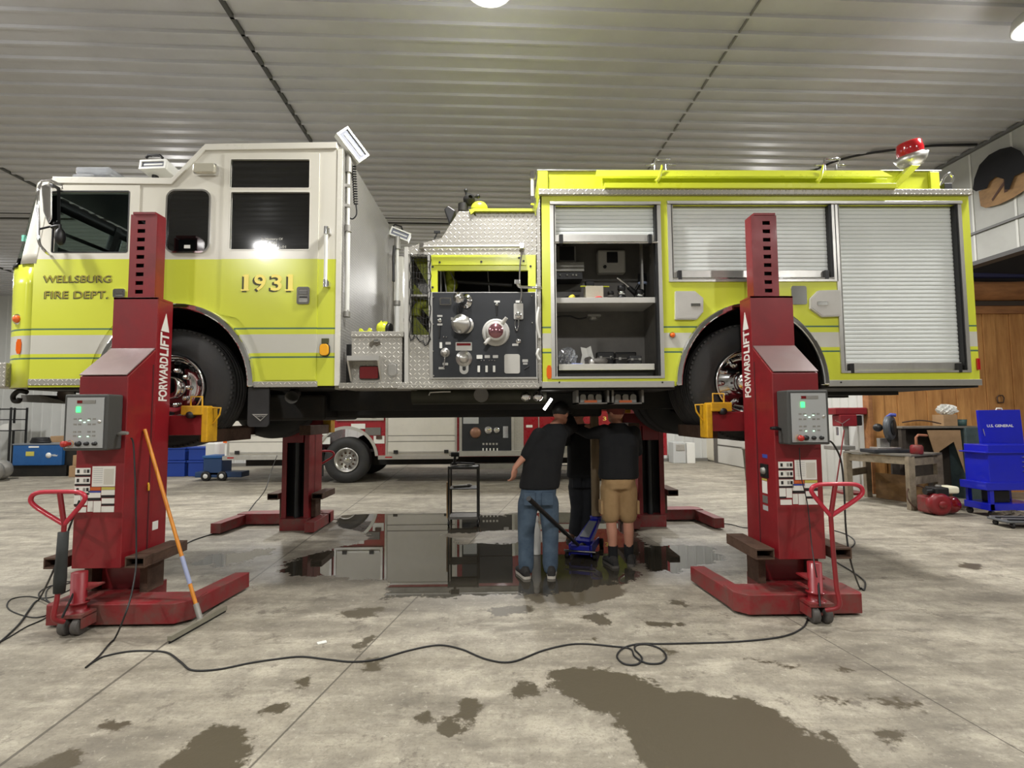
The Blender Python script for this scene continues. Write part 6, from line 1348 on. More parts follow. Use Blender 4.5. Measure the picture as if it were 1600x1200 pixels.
for f_, d_ in ((fl, (-.2, 1)), (fr, (.25, 1))):
    shoe(t, f_ + Vector((0, -.09, 0)), d_, SHOE, mat('shoe_sole_grey', (90, 86, 80), .7)); mb = MB(); mb.tube([f_ + Vector((0, 0, .06)), f_ + Vector((0, 0, .12)), f_ + Vector((0, 0, .2))], [.05, .05, .052], 16); part('sock', mb, CLOTHK, t)
# ---------------- floor jack, timber post, bottle, cart ----------------
jb = flr(912, 874); jx, jy = jb.x, jb.y + .1
t = thing('floor_jack', 'blue trolley jack with a black handle lifting the timber post', 'floor jack', (jx, jy, 0))
RJ = Matrix.Rotation(radians(-18), 3, 'Z')
def J3(x, y, z): v = RJ @ Vector((x, y, 0)); return Vector((jx + v.x, jy + v.y, z))
def jrot(mb): mb.v = [tuple(RJ @ Vector((x, y, 0)) + Vector((jx, jy, z))) for x, y, z in mb.v]; return mb
for sx in (-1, 1):
    mb = MB(); mb.prismx([(-.12, .04), (-.12, .16), (.1, .15), (.5, .11), (.5, .05)], min(sx * .11, sx * .125), max(sx * .11, sx * .125)); part('side_plate', jrot(mb), BLUJ, t)
mb = MB(); mb.box(-.11, .11, -.12, .5, .06, .075); mb.box(-.1, .1, -.14, -.1, .06, .15); part('jack_frame', jrot(mb), BLUJ, t, .004)
mb = MB(); mb.tube([(0, -.05, .1), (0, .2, .1)], .045, 14); part('pump_body', jrot(mb), BLKM, t)
mb = MB(); mb.tube([(-.17, -.16, .1), (.17, -.16, .1)], .012, 8); part('carry_bar', jrot(mb), CHR, t)
for x, y, r_ in ((-.15, -.08, .04), (.15, -.08, .04), (-.15, .48, .05), (.15, .48, .05)):
    mb = MB(); mb.lathe((x - .02, y, r_), (1, 0, 0), [(0, .001), (0, r_), (.04, r_), (.04, .001)], 18); part('jack_wheel', jrot(mb), BLKM, t)
sad = P3(931, 806, jy + .42)
a0 = J3(0, .05, .13); a1 = Vector((sad.x, sad.y, sad.z - .04))
dv = (a1 - a0); sv = dv.cross(Vector((0, 0, 1))).normalized(); up_ = sv.cross(dv).normalized()
mb = MB(); mb.loft([[a + sv * (w_ * x) + up_ * (h_ * z) for x, z in ((-1, -1), (1, -1), (1, 1), (-1, 1))] for a, w_, h_ in ((a0, .085, .035), (a0 + dv * .6, .07, .03), (a1, .05, .03))], smooth=False); arm = part('lift_arm', mb, BLUJ, t, .006)
mb = MB(); mb.loft([[a + sv * (w_ * x) + up_ * (.037 + .004 * z) for x, z in ((-1, -1), (1, -1), (1, 1), (-1, 1))] for a, w_ in ((a0 + dv * .15, .055), (a0 + dv * .8, .045))], smooth=False); part('arm_decal', mb, mat('arm_decal_silver', (130, 134, 140), .5, .3), arm)
mb = MB(); mb.lathe((sad.x, sad.y, sad.z - .06), (0, 0, 1), [(0, .001), (0, .06), (.04, .07), (.058, .07), (.058, .001)], 18); part('saddle', mb, BLUJ, t)
h0, h1 = J3(-.02, -.14, .16), at(826, 779, 4.45)
mb = MB(); mb.tube([h0, h0 + (h1 - h0) * .4], .017, 10); hd_ = part('jack_handle', mb, BLKM, t); mb = MB(); mb.tube([h0 + (h1 - h0) * .3, h1], .022, 12); part('handle_grip', mb, BLK, hd_)
pz = sad.z; ptop = P3(930, 634, sad.y).z
mb = MB(); mb.box(sad.x - .045, sad.x + .045, sad.y - .045, sad.y + .045, pz, ptop + .04); tag(mkobj('timber_post', mb, TIMB, None, .004), 'square timber post standing on the blue jack, wedged under the truck', 'post')
c = flr(838, 866); t = thing('plastic_bottle', 'tall narrow white plastic bottle on the wet floor beyond the jeans', 'bottle', (c.x, c.y, 0))
mb = MB(); mb.lathe((c.x, c.y, 0), (0, 0, 1), [(0, .001), (0, .045), (.01, .05), (.27, .05), (.33, .035), (.36, .028), (.37, .028)], 22); part('bottle_body', mb, WPL, t)
mb = MB(); mb.lathe((c.x, c.y, .365), (0, 0, 1), [(0, .032), (.01, .034), (.045, .032), (.06, .02), (.06, .001)], 18); part('bottle_cap', mb, WPL, t)
# tool cart
cb = flr(724, 822); cx, cy = cb.x, cb.y + .15
t = thing('tool_cart', 'small black metal cart with a wood board on its left side', 'cart', (cx, cy, 0))
W2, D2 = .205, .17
for x in (-W2, W2):
    for y in (-D2, D2):
        mb = MB(); mb.box(cx + x - .013, cx + x + .013, cy + y - .013, cy + y + .013, .09, .84); part('cart_leg', mb, mat('cart_steel', (74, 74, 72), .5, .5, .3), t)
        mb = MB(); mb.lathe((cx + x - .012, cy + y, .04), (1, 0, 0), [(0, .001), (0, .04), (.025, .04), (.025, .001)], 16); mb.box(cx + x - .01, cx + x + .01, cy + y - .01, cy + y + .01, .06, .1); part('caster', mb, BLK, t)
for z, m in ((.82, MATS['cart_steel']), (.52, MATS['cart_steel']), (.12, GRYP)):
    mb = MB(); mb.box(cx - W2, cx + W2, cy - D2, cy + D2, z - .006, z + .006)
    if z != .52: mb.box(cx - W2, cx + W2, cy - D2 - .014, cy - D2, z - .02, z + .014); mb.box(cx - W2, cx + W2, cy + D2, cy + D2 + .014, z - .02, z + .014)
    part('cart_shelf', mb, m, t)
mb = MB(); mb.box(cx - W2 - .03, cx - W2 - .014, cy - D2 - .02, cy + D2 + .02, .12, .62); part('side_board', mb, mat('cart_board', (190, 156, 112), .7), t)
for i, (p0, p1, r_, m, nm, lab) in enumerate((((-.17, -.05), (.12, .02), .012, CHR, 'wrench', 'long chrome wrench lying across the top of the cart'), ((-.1, .08), (.16, -.06), .014, BLK, 'pry_bar', 'black bar lying across the cart top over the wrench'))):
    mb = MB(); z = .826 + r_ + i * .027; mb.tube([(cx + p0[0], cy + p0[1], z), (cx + p1[0], cy + p1[1], z)], r_, 8); mb.ell((cx + p0[0], cy + p0[1], z), .028, .028, r_, 12); tag(mkobj(nm, mb, m), lab, 'tool')
t = thing('impact_driver', 'black power tool with a bright ring standing on the cart top left', 'power tool', (cx - .15, cy + .1, .826))
mb = MB(); mb.box(cx - .19, cx - .11, cy + .07, cy + .13, .826, .87); mb.tube([(cx - .15, cy + .1, .87), (cx - .14, cy + .1, .97)], .02, 10); mb.tube([(cx - .2, cy + .1, .99), (cx - .08, cy + .1, .99)], .035, 12); part('tool_body', mb, BLK, t)
mb = MB(); mb.tube([(cx - .225, cy + .1, .99), (cx - .2, cy + .1, .99)], .02, 12); part('tool_chuck', mb, CHR, t)
mb = MB(); mb.tube([(cx - .15, cy - .08, .545), (cx + .06, cy + .02, .545)], .018, 8); mb.ell((cx + .07, cy + .02, .55), .045, .03, .024, 10); tag(mkobj('grease_gun', mb, ALUD), 'grey hand tool lying on the middle shelf of the cart', 'tool')
# squeegee leaning on the left column
f0 = flr(312, 976); f1 = at(238, 671, 4.22)
t = thing('squeegee', 'orange wooden pole with a floor blade leaning on the left red column', 'squeegee', (f0.x, f0.y, 0))
top_ = Vector((-2.91, 4.22, f1.z)); bot = Vector((f0.x, f0.y, .05))
mb = MB(); mb.tube([bot, top_], .0135, 12); pole = part('pole', mb, ORW, t)
d = (top_ - bot); mb = MB(); mb.tube([bot + d * .17, bot + d * .31], .0155, 12); part('pole_tape', mb, mat('tape_blue_white', (150, 158, 190), .4), pole)
mb = MB(); mb.tube([bot - d.normalized() * .02, bot + d * .07], .02, 12); part('ferrule', mb, ALUD, pole)
q0, q1 = flr(264, 1006), flr(352, 956); dq = (q1 - q0).normalized(); sq = Vector((-dq.y, dq.x, 0))
mb = MB(); mb.loft([[q + sq * a + Vector((0, 0, z)) for a, z in ((-.016, .018), (.016, .018), (.014, .05), (-.014, .05))] for q in (q0, q1)], smooth=False); bl = part('blade_holder', mb, mat('blade_metal', (150, 146, 130), .5, .4, .4), t)
mb = MB(); mb.loft([[q + sq * a + Vector((0, 0, z)) for a, z in ((-.004, 0), (.004, 0), (.004, .02), (-.004, .02))] for q in (q0, q1)], smooth=False); part('rubber_blade', mb, BLK, bl)
# ---------------- cords ----------------
def cord(label, pts, r=.006, group=None, name='power_cord'):
    P = [p if isinstance(p, Vector) else flr(p[0], p[1], r) for p in pts]; mb = MB(); Q = [Vector((p.x, p.y, max(p.z, r))) for p in smooth_path(P, 8)]; mb.tube(Q, r, 7); tag(mkobj(name, mb, CORD), label, 'cord', group)
cord('black cord running in waves across the bare floor in front of the truck', [(1262, 966), (1255, 980), (1225, 994), (1160, 1002), (1080, 1005), (1030, 1006), (1000, 1006), (975, 1012), (964, 1025), (975, 1037), (995, 1038), (1003, 1028), (992, 1015), (995, 1008), (1012, 1007), (1032, 1014), (1041, 1026), (1032, 1036), (1010, 1036), (992, 1026), (985, 1014), (960, 1010), (900, 1006), (850, 1016), (800, 1034), (760, 1030), (720, 1014), (685, 1008), (640, 1016), (590, 1030), (550, 1034), (510, 1030), (470, 1026), (430, 1030), (390, 1036), (340, 1046), (300, 1047), (283, 1035), (262, 1020), (235, 1017), (200, 1018), (165, 1025), (148, 1033), (136, 1041)])
cord('black cord hanging from the left column and trailing down to the floor', [at(205, 684, 3.99), at(209, 700, 4.0), at(212, 780, 3.97), at(213, 850, 3.95), at(212, 890, 3.9), at(205, 930, 3.75), at(195, 962, 3.65), (178, 1000), (155, 1025), (134, 1043)])
cord('black cord falling past the left column handle to the bottom left corner', [at(124, 782, 3.95), at(112, 815, 3.95), at(95, 862, 3.95), at(82, 895, 3.9), (60, 938), (30, 975), (0, 1003), (-40, 1035)], .007)
cord('thin black cord looped twice on the floor left of the left column', [(120, 905), (105, 912), (80, 915), (62, 925), (64, 934), (85, 932), (108, 922), (122, 914), (118, 909), (95, 910), (75, 920), (72, 935), (84, 948), (80, 958), (55, 965), (25, 958), (11, 948), (18, 936), (45, 932), (70, 938), (83, 950), (70, 966), (40, 980), (10, 998), (-30, 1018)], .005)
cord('black cord hanging from the red truck side to the floor behind the left column', [at(433, 712, 12.0), at(424, 735, 10.8), at(416, 762, 9.6), (404, 780), (385, 803), (366, 819), (345, 830), (320, 838), (300, 845), (275, 858), (262, 862)], .008)
cord('black cord hanging beside the right column and looping on the floor', [at(1293, 688, 3.97), at(1302, 694, 4.0), at(1314, 720, 4.05), at(1319, 770, 4.08), at(1322, 830, 4.1), at(1330, 880, 4.12), (1344, 920), (1350, 922), (1352, 912), (1348, 905), (1330, 892), (1310, 880), (1300, 872), (1302, 862), (1325, 858), (1335, 850), (1333, 842), (1320, 834), (1300, 828)], .007)
cord('short black cord curving on the floor between the two right columns', [(1122, 818), (1140, 819), (1160, 824), (1172, 824), (1180, 818)], .006)
cord('thin black cord taped down the front of the right column', [at(1249, 700, 3.92), at(1252, 745, 3.99), at(1262, 790, 3.98), at(1268, 850, 3.94), at(1276, 900, 3.85), (1284, 930)], .004)
mb = MB(); p = flr(503, 1004); mb.box(p.x - .03, p.x + .03, p.y - .02, p.y + .02, 0, .003, Matrix.Rotation(.5, 3, 'Z')); tag(mkobj('paper_scrap', mb, WPL), 'small torn white paper scrap on the floor in the foreground', 'paper')
# ---------------- against the far wall, left ----------------
YW = 15.4
def onfloor(px, Y, z=0): return Vector((at(px, 700, Y).x, Y, z))
def span(x0, x1, Y): return at(x0, 700, Y).x, at(x1, 700, Y).x
def zat(py, px, Y): return at(px, py, Y).z
x0, x1 = span(-18, 27, YW)
t = thing('storage_rack', 'tall black open storage rack against the far wall, far left', 'rack', ((x0 + x1) / 2, YW, 0))
zt = zat(637, 10, YW)
for x in (x0, (x0 + x1) / 2 + .05, x1):
    for y in (YW - .25, YW + .25):
        mb = MB(); mb.box(x - .02, x + .02, y - .02, y + .02, 0, zt); part('rack_post', mb, BLK, t)
for z in (zt - .03, zat(655, 10, YW), zat(672, 10, YW), .25):
    mb = MB(); mb.box(x0, x1, YW - .25, YW + .25, z - .03, z); part('rack_shelf', mb, BLK, t)
z = zat(672, 10, YW); xm = at(17, 665, YW).x; mb = MB(); mb.prism([(xm - .3, z + .001), (xm + .12, z + .001), (xm + .12, z + .2), (xm - .05, z + .17)], YW - .2, YW + .2); tag(mkobj('parts_bin', mb, WPL), 'white angled bin on the black rack at far left', 'bin')
# welder
YA = 14.2; x0, x1 = span(20, 97, YA); za, zb_ = .3, zat(695, 60, YA)
t = thing('welder', 'long blue engine driven welder by the far wall at left', 'welder', ((x0 + x1) / 2, YA, 0))
mb = MB(); mb.box(x0, x1, YA, YA + .8, za, zb_); b = part('welder_body', mb, BLUW, t, .02)
mb = MB(); mb.box(x0 - .01, x1 + .01, YA - .01, YA + .81, zb_, zb_ + .03); part('welder_top', mb, mat('welder_top_grey', (120, 124, 128), .5), t)
mb = MB(); mb.box(x0 - .25, x1 + .1, YA + .05, YA + .75, .0, za); part('skid', mb, BLKM, t)
mb = MB(); a = at(47, 709, YA); mb.box(a.x - .11, a.x + .11, YA - .008, YA, a.z - .06, a.z + .06); part('yellow_label', mb, mat('label_yellow', (196, 184, 84), .6), b)
mb = MB(); a = at(76, 711.5, YA); mb.lathe((a.x, YA - .002, a.z), (0, -1, 0), [(0, .075), (.006, .075), (.006, .001)], 24); part('round_emblem', mb, WPL, b)
a0, a1 = at(81, 713, YA), at(90.5, 709.8, YA); part('welder_lettering', text_mb('Miller', a0.x, a0.z, a1.x, a1.z, YA - .003, .004, bold=.01), WPL, b)
a0, a1 = at(45, 699.6, YA), at(61, 697, YA); mb = MB(); mb.box(a0.x, a1.x, YA - .006, YA, a0.z, a1.z); part('top_label', mb, WPL, b)
mb = MB(); mb.box(x1, x1 + .3, YA + .1, YA + .7, .2, zb_ - .02); part('welder_end_panel', mb, BLKM, t)
mb = MB(); a = at(61, 690, YA + .3); z = zb_ + .03
for i in range(3): mb.tube([(a.x + .24 * cos(q) * (1 - .1 * i), YA + .35 + .12 * sin(q), z + .035 + i * .045) for q in [j * .45 for j in range(15)]], .035, 8)
tag(mkobj('welding_cable', mb, BLK), 'coiled black welding cable lying on top of the blue welder', 'cable')
for k, (px, r_) in enumerate(((-6, .25), (8, .25))):
    p = onfloor(px, YA - 1.1 + .45 * k); mb = MB(); mb.lathe((p.x, p.y - .1, r_), (-.95, 1, 0), [(-.04, .001), (0, r_ * .7), (.06, r_ * .92), (.12, r_), (.45, r_), (.55, r_ * .7), (.58, .001)], 28)
    tag(mkobj('gas_tank', mb, mat('tank_grey', (146, 144, 138), .4, .2, .3)), ('grey round tank lying on the floor at the far left edge' if k == 0 else 'grey round tank lying next to the blue welder'), 'tank')
x0, x1 = span(87, 122, YW); mb = MB(); z0_, z1_ = zat(692, 100, YW), zat(681, 100, YW)
mb.box(x0, x1 + 1.2, YW - .3, YW + .4, 0, z0_ - .01); tag(mkobj('work_table', mb, mat('table_dark', (70, 68, 62), .7)), 'low dark work table behind the blue welder', 'table')
mb = MB(); mb.box(x0, x1 + .2, YW - .2, YW + .3, z0_ - .009, z1_); tag(mkobj('cardboard_sheet_box', mb, CARD, None, .01), 'wide flat cardboard box on the low table behind the welder', 'box')
x0, x1 = span(109, 136, YA - .2)
mb = MB(); mb.box(x0, x1, YA - .2, YA + .4, .0, .30); tag(mkobj('cardboard_box', mb, CARD, None, .01), 'lower cardboard box beside the red left column, by the far wall', 'box', 'cardboard boxes by the welder')
mb = MB(); mb.box(x0 + .05, x1, YA - .15, YA + .4, .305, .58); tag(mkobj('cardboard_box', mb, CARD, None, .01), 'upper cardboard box of the stack beside the blue welder', 'box', 'cardboard boxes by the welder')
# blue bins and blue machine right of the left column
YB2 = 13.9
for k, (a, b, py, z0) in enumerate(((255, 291, 712, 0), (293, 320, 712, 0), (255, 291, 696, 1), (293, 330, 694, 1))):
    x0, x1 = span(a, b, YB2); zlo = 0 if z0 == 0 else .43; zhi = .42 if z0 == 0 else .78
    lab = ['lower left blue plastic bin of the stack behind the left column', 'lower right blue plastic bin of the stack behind the left column', 'upper left blue bin of the stack behind the left column', 'upper right blue bin of the stack behind the left column'][k]
    t = thing('storage_bin', lab, 'bin', ((x0 + x1) / 2, YB2 + .2, zlo), 'blue bins'); mb = MB(); mb.box(x0 + .03, x1 - .03, YB2, YB2 + .5, zlo, zhi - .05); part('bin_body', mb, BLUB, t, .015); mb = MB(); mb.box(x0 + .005, x1 - .005, YB2 - .02, YB2 + .52, zhi - .05, zhi); part('bin_rim', mb, BLUB, t, .008)
YC2 = 12.9; x0, x1 = span(318, 347, YC2)
t = thing('floor_scrubber', 'dark blue wheeled machine parked at the tail of the red truck', 'machine', ((x0 + x1) / 2, YC2, 0))
mb = MB(); mb.box(x0, x1, YC2, YC2 + .5, .12, .55); part('machine_body', mb, mat('machine_blue', (36, 64, 104), .5), t, .03); mb = MB(); mb.box(x0 - .2, x1 + .5, YC2, YC2 + .4, .08, .22); part('machine_deck', mb, mat('machine_blue', (36, 64, 104), .5), t, .02)
mb = MB(); mb.box(x0 - .02, x1 + .02, YC2 - .02, YC2 + .52, .55, .62); part('machine_lid', mb, BLUW, t, .02)
for px in (347, 322):
    mb = MB(); p = onfloor(px, YC2 - .05, .12); mb.lathe(p, (0, 1, 0), [(0, .05), (0, .1), (.01, .12), (.07, .12), (.08, .1), (.08, .001)], 20); w_ = part('machine_wheel', mb, BLK, t); mb = MB(); mb.lathe(p, (0, 1, 0), [(-.005, .001), (-.005, .055), (.01, .06)], 16); part('wheel_hub', mb, WPL, w_)
mb = MB(); p = onfloor(338, YC2 + .9, .65); mb.box(p.x - .2, p.x + .15, YC2 + .7, YC2 + 1.1, 0, .95); tag(mkobj('white_canister', mb, WPL, None, .08), 'white plastic canister standing behind the dark blue machine', 'canister')
# far wall right: sink and bin, trash can
YS = 16.4
x0, x1 = span(1052, 1072, YS); t = thing('utility_sink', 'pale grey cabinet with a steel basin by the far wall, right', 'sink cabinet', ((x0 + x1) / 2, YS, 0))
mb = MB(); mb.box(x0, x1, YS, YS + .5, 0, zat(691, 1060, YS)); part('cabinet_body', mb, mat('cabinet_pale', (186, 188, 186), .6), t, .02); mb = MB(); a, b = span(1056, 1070, YS); mb.box(a, b, YS - .02, YS, zat(704, 1060, YS), zat(694, 1060, YS)); part('steel_basin', mb, ALU, t, .03)
x0, x1 = span(1073, 1086, YS); mb = MB(); mb.box(x0, x1, YS, YS + .4, 0, zat(692, 1080, YS)); t = tag(mkobj('white_cupboard', mb, WPL, None, .01), 'small white cupboard with a dark gap beside the steel basin', 'cupboard')
c = flr(1180, 752); t = thing('trash_can', 'dirty grey round trash can behind the right front column', 'trash can', (c.x, c.y, 0))
h_ = zat(700, 1172, c.y); mb = MB(); mb.lathe(c, (0, 0, 1), [(0, .001), (0, .2), (h_ - .04, .25), (h_ - .04, .27), (h_, .27), (h_, .24), (.05, .2)], 28); part('can_body', mb, mat('can_grey', (132, 130, 120), .7, 0, .7, nscale=7), t)
mb = crumple((c.x, c.y, h_ - .1), .16, 5); part('can_liner', mb, WPL, t)
# ---------------- work area on the right ----------------
# drill press
c = flr(1318, 790); YD2 = 10.0; cx = at(1322, 700, YD2).x
t = thing('drill_press', 'red drill press with a grey column behind the right control box', 'drill press', (cx, YD2, 0))
mb = MB(); mb.tube([(cx + .02, YD2, .0), (cx + .02, YD2, 1.6)], .045, 16); part('press_column', mb, ALUD, t)
rr = TR(1298, 637, 1349, 648, YD2); mb = MB(); mb.box(rr[0], rr[2], YD2 - .12, YD2 + .15, rr[1], rr[3]); part('belt_cover', mb, RED, t, .02)
rr = TR(1305, 648, 1332, 666, YD2); mb = MB(); mb.box(rr[0], rr[2], YD2 - .14, YD2 + .1, rr[1], rr[3]); part('press_head', mb, RED, t, .015)
rr = TR(1333, 649, 1345, 665, YD2); mb = MB(); mb.box(rr[0], rr[2], YD2 - .05, YD2 + .1, rr[1], rr[3]); part('press_motor', mb, BLK, t, .02)
a = at(1308, 672, YD2 - .15); mb = MB(); mb.cyl(a + Vector((0, 0, .06)), a - Vector((0, 0, .1)), .022); part('chuck', mb, CHR, t)
for q in (0, 2.1, 4.2):
    mb = MB(); mb.tube([at(1316, 662, YD2 - .2), at(1316, 662, YD2 - .2) + Vector((.16 * cos(q + .6), -.02, .16 * sin(q + .6)))], .007, 8); part('feed_handle', mb, CHR, t)
rr = TR(1292, 696, 1318, 702, YD2); mb = MB(); mb.box(rr[0], rr[2] + .1, YD2 - .2, YD2 + .1, rr[1], rr[3]); part('press_table', mb, ALUD, t, .006)
mb = MB(); mb.box(cx - .2, cx + .22, YD2 - .25, YD2 + .2, 0, .04); part('press_base', mb, RED, t, .006)
mb = MB(); c = Vector((at(1302, 740, YD2 - .45).x, YD2 - .45, 0)); mb.tube([c, at(1319, 672, YD2 - .32)], .012, 8); tag(mkobj('red_rod', mb, RED), 'thin red rod leaning up in front of the drill press', 'rod')
# low metal-topped bench running back
t_ = thing('work_bench', 'low grey wooden bench carrying the chop saw', 'bench', (at(1400, 750, 7.7).x, 7.7, 0))
A0 = at(1318, 699, 7.9); A1 = at(1470, 709, 7.0); zt = .5 * (at(1425, 709, 7.05).z + at(1320, 700, 7.7).z)
pts = [at(1317, 700, 9.1), at(1350, 700, 9.6), at(1472, 706, 8.6), at(1424, 709, 8.15)]
pts = [Vector((p.x, p.y, 0)) for p in pts]; zt = at(1424, 711, 8.15).z
mb = MB(); mb.prismz([(p.x, p.y) for p in pts], zt - .03, zt); part('bench_top', mb, mat('bench_top_steel', (124, 120, 112), .5, .3, .5), t_, .004)
for i, p in enumerate(pts):
    q = p + (sum(pts, Vector((0, 0, 0))) / 4 - p) * .09; mb = MB(); mb.box(q.x - .05, q.x + .05, q.y - .045, q.y + .045, 0, zt - .03); part('bench_leg', mb, WOODG, t_, .004)
for a, b, z in ((3, 2, zt - .18), (3, 2, zt * .45), (0, 3, zt - .16), (0, 1, zt * .5)):
    pa = pts[a] + (sum(pts, Vector((0, 0, 0))) / 4 - pts[a]) * .09; pb = pts[b] + (sum(pts, Vector((0, 0, 0))) / 4 - pts[b]) * .09
    d = (pb - pa).normalized(); n_ = Vector((-d.y, d.x, 0)) * .02; mb = MB(); mb.loft([[p + n_ * s_ + Vector((0, 0, zz)) for s_, zz in ((-1, z), (1, z), (1, z + .12), (-1, z + .12))] for p in (pa, pb)], smooth=False); part('bench_rail', mb, WOODG, t_)
# plywood sheet behind the bench legs
p0, p1 = Vector((at(1369, 760, 9.45).x, 9.45, 0)), Vector((at(1452, 790, 8.62).x, 8.62, 0)); d = (p1 - p0).normalized(); n_ = Vector((-d.y, d.x, 0)) * .012
mb = MB(); mb.loft([[p + n_ * s_ + Vector((0, 0, zz)) for s_, zz in ((-1, 0), (1, 0), (1, .46), (-1, .46))] for p in (p0, p1)], smooth=False); tag(mkobj('plywood_sheet', mb, WOODB), 'brown plywood sheet standing on edge under the low bench', 'board')
mb = MB(); c = Vector((at(1437, 770, 8.15).x, 8.15, 0)); mb.tube([c + Vector((.2 * cos(q), .08 * sin(q) , .2 + .19 * sin(q * 1.0))) for q in [i * .35 for i in range(36)]], .012, 6); tag(mkobj('hose_coil', mb, RUST), 'brown coil of hose hung at the bench leg', 'hose')
# chop saw on the bench
c = Vector((at(1392, 700, 8.75).x, 8.75, zt)); t = thing('chop_saw', 'grey and blue chop saw standing on the low bench', 'saw', c)
mb = MB(); mb.box(c.x - .42, c.x + .3, c.y - .18, c.y + .18, zt + .002, zt + .06); part('saw_base', mb, mat('saw_base_dark', (58, 60, 64), .5, .4), t, .01)
mb = MB(); mb.box(c.x - .3, c.x + .1, c.y - .1, c.y + .1, zt + .06, zt + .09); part('saw_table', mb, ALU, t, .004)
mb = MB(); mb.box(c.x - .17, c.x + .0, c.y + .02, c.y + .1, zt + .09, zt + .24); part('saw_fence', mb, ALUD, t, .004)
g = Vector((at(1391, 668, 8.7).x, 8.7, at(1391, 668, 8.7).z)); mb = MB(); mb.lathe(g, Vector((.75, -1, 0)), [(-.05, .001), (-.05, .2), (.02, .21), (.04, .19), (.045, .001)], 32); part('blade_guard', mb, mat('guard_grey', (78, 82, 88), .45, .2), t)
mb = MB(); mb.lathe(g + Vector((.02, -.05, 0)), Vector((.75, -1, 0)), [(0, .001), (0, .13), (.008, .13), (.008, .001)], 28); part('guard_slot', mb, BLK, t)
mb = MB(); mb.tube([g + Vector((-.05, 0, .17)), g + Vector((-.02, -.05, .22)), g + Vector((.05, -.07, .21))], .03, 10); part('saw_handle', mb, BLUD, t)
mb = MB(); mb.ell(g + Vector((-.2, .02, 0)), .08, .07, .07, 14); mb.tube([g + Vector((0, 0, -.05)), Vector((c.x + .02, c.y + .12, zt + .05))], .04, 10); part('saw_motor', mb, BLK, t)
c = Vector((at(1432, 700, 8.35).x, 8.35, zt)); t = thing('gas_can', 'small red round canister with an orange pipe on the bench end', 'canister', c)
mb = MB(); mb.lathe(c, (0, 0, 1), [(0, .001), (0, .08), (.02, .09), (.12, .09), (.15, .07), (.15, .001)], 22); part('can_body', mb, REDD, t)
mb = MB(); mb.tube([c + Vector((.0, 0, .14)), c + Vector((.0, 0, .27)), c + Vector((.04, 0, .31)), c + Vector((.2, .02, .30))], .02, 10); part('can_pipe', mb, mat('pipe_orange_brown', (150, 96, 70), .6), t)
# steel table against the plank wall with its torn cardboard side
YT2 = 9.2; x0, x1 = span(1408, 1530, YT2); ztt = zat(666, 1470, YT2)
t = thing('steel_table', 'tall steel topped table against the plank wall, blue green right leg', 'table', ((x0 + x1) / 2, YT2, 0))
mb = MB(); mb.box(x0, x1, YT2 - .05, YT2 + .4, ztt - .035, ztt); part('table_top', mb, mat('table_top_worn', (132, 126, 116), .55, .3, .5), t, .004)
mb = MB(); mb.box(x0 + .05, x1 - .2, YT2 + .3, YT2 + .34, .05, ztt - .04); part('back_panel', mb, mat('panel_brown_dark', (64, 56, 48), .8, 0, .5), t)
q = [at(1506, 668, YT2 - .05), at(1530, 668, YT2 - .05), at(1543, 798, YT2 - .1), at(1520, 796, YT2 - .1)]
mb = MB(); mb.prism([(p.x, p.z) for p in q], YT2 - .08, YT2 + .3); part('table_leg', mb, mat('leg_teal_grey', (72, 88, 90), .6, 0, .6), t, .01)
mb = MB(); x_ = x0 + .06; mb.box(x_ - .04, x_ + .04, YT2 - .0, YT2 + .08, 0, ztt - .035); part('table_leg', mb, mat('panel_brown_dark', (64, 56, 48), .8), t)
mb = MB(); mb.prism(TP([(1448, 672), (1500, 672), (1508, 740), (1490, 690), (1468, 705), (1462, 715)], YT2), YT2 - .005, YT2 + .005); tag(mkobj('torn_cardboard', mb, CARD), 'torn brown cardboard hanging in front of the steel table', 'cardboard')
mb = MB(); x_ = at(1485, 650, YT2).x; mb.box(x_ - .13, x_ + .13, YT2 + .0, YT2 + .25, ztt + .001, zat(648, 1485, YT2)); tag(mkobj('open_box', mb, CARD, None, .006), 'small open cardboard box on the steel table', 'box')
mb = crumple((x_ + .02, YT2 + .12, zat(648, 1485, YT2)), .09, 9); mb.v = [(x + (x - x_) * .9, y, z) for x, y, z in mb.v]; tag(mkobj('crumpled_paper', mb, WPL), 'crumpled white paper on top of the open cardboard box', 'paper')
mb = MB(); x_ = at(1509, 655, YT2).x; mb.lathe((x_, YT2 + .12, ztt), (0, 0, 1), [(0, .001), (0, .09), (.12, .1), (.12, .001)], 22); tag(mkobj('paint_can', mb, mat('can_teal', (64, 92, 90), .5)), 'dark teal round tin beside the open cardboard box', 'tin')
mb = MB(); mb.tube(smooth_path([at(1410, 660, YT2), at(1432, 657, YT2), at(1450, 658, YT2), at(1470, 662, YT2)]), .012, 8); tag(mkobj('bent_rod', mb, RUST), 'thin bent brown rod lying on the left of the steel table', 'rod')
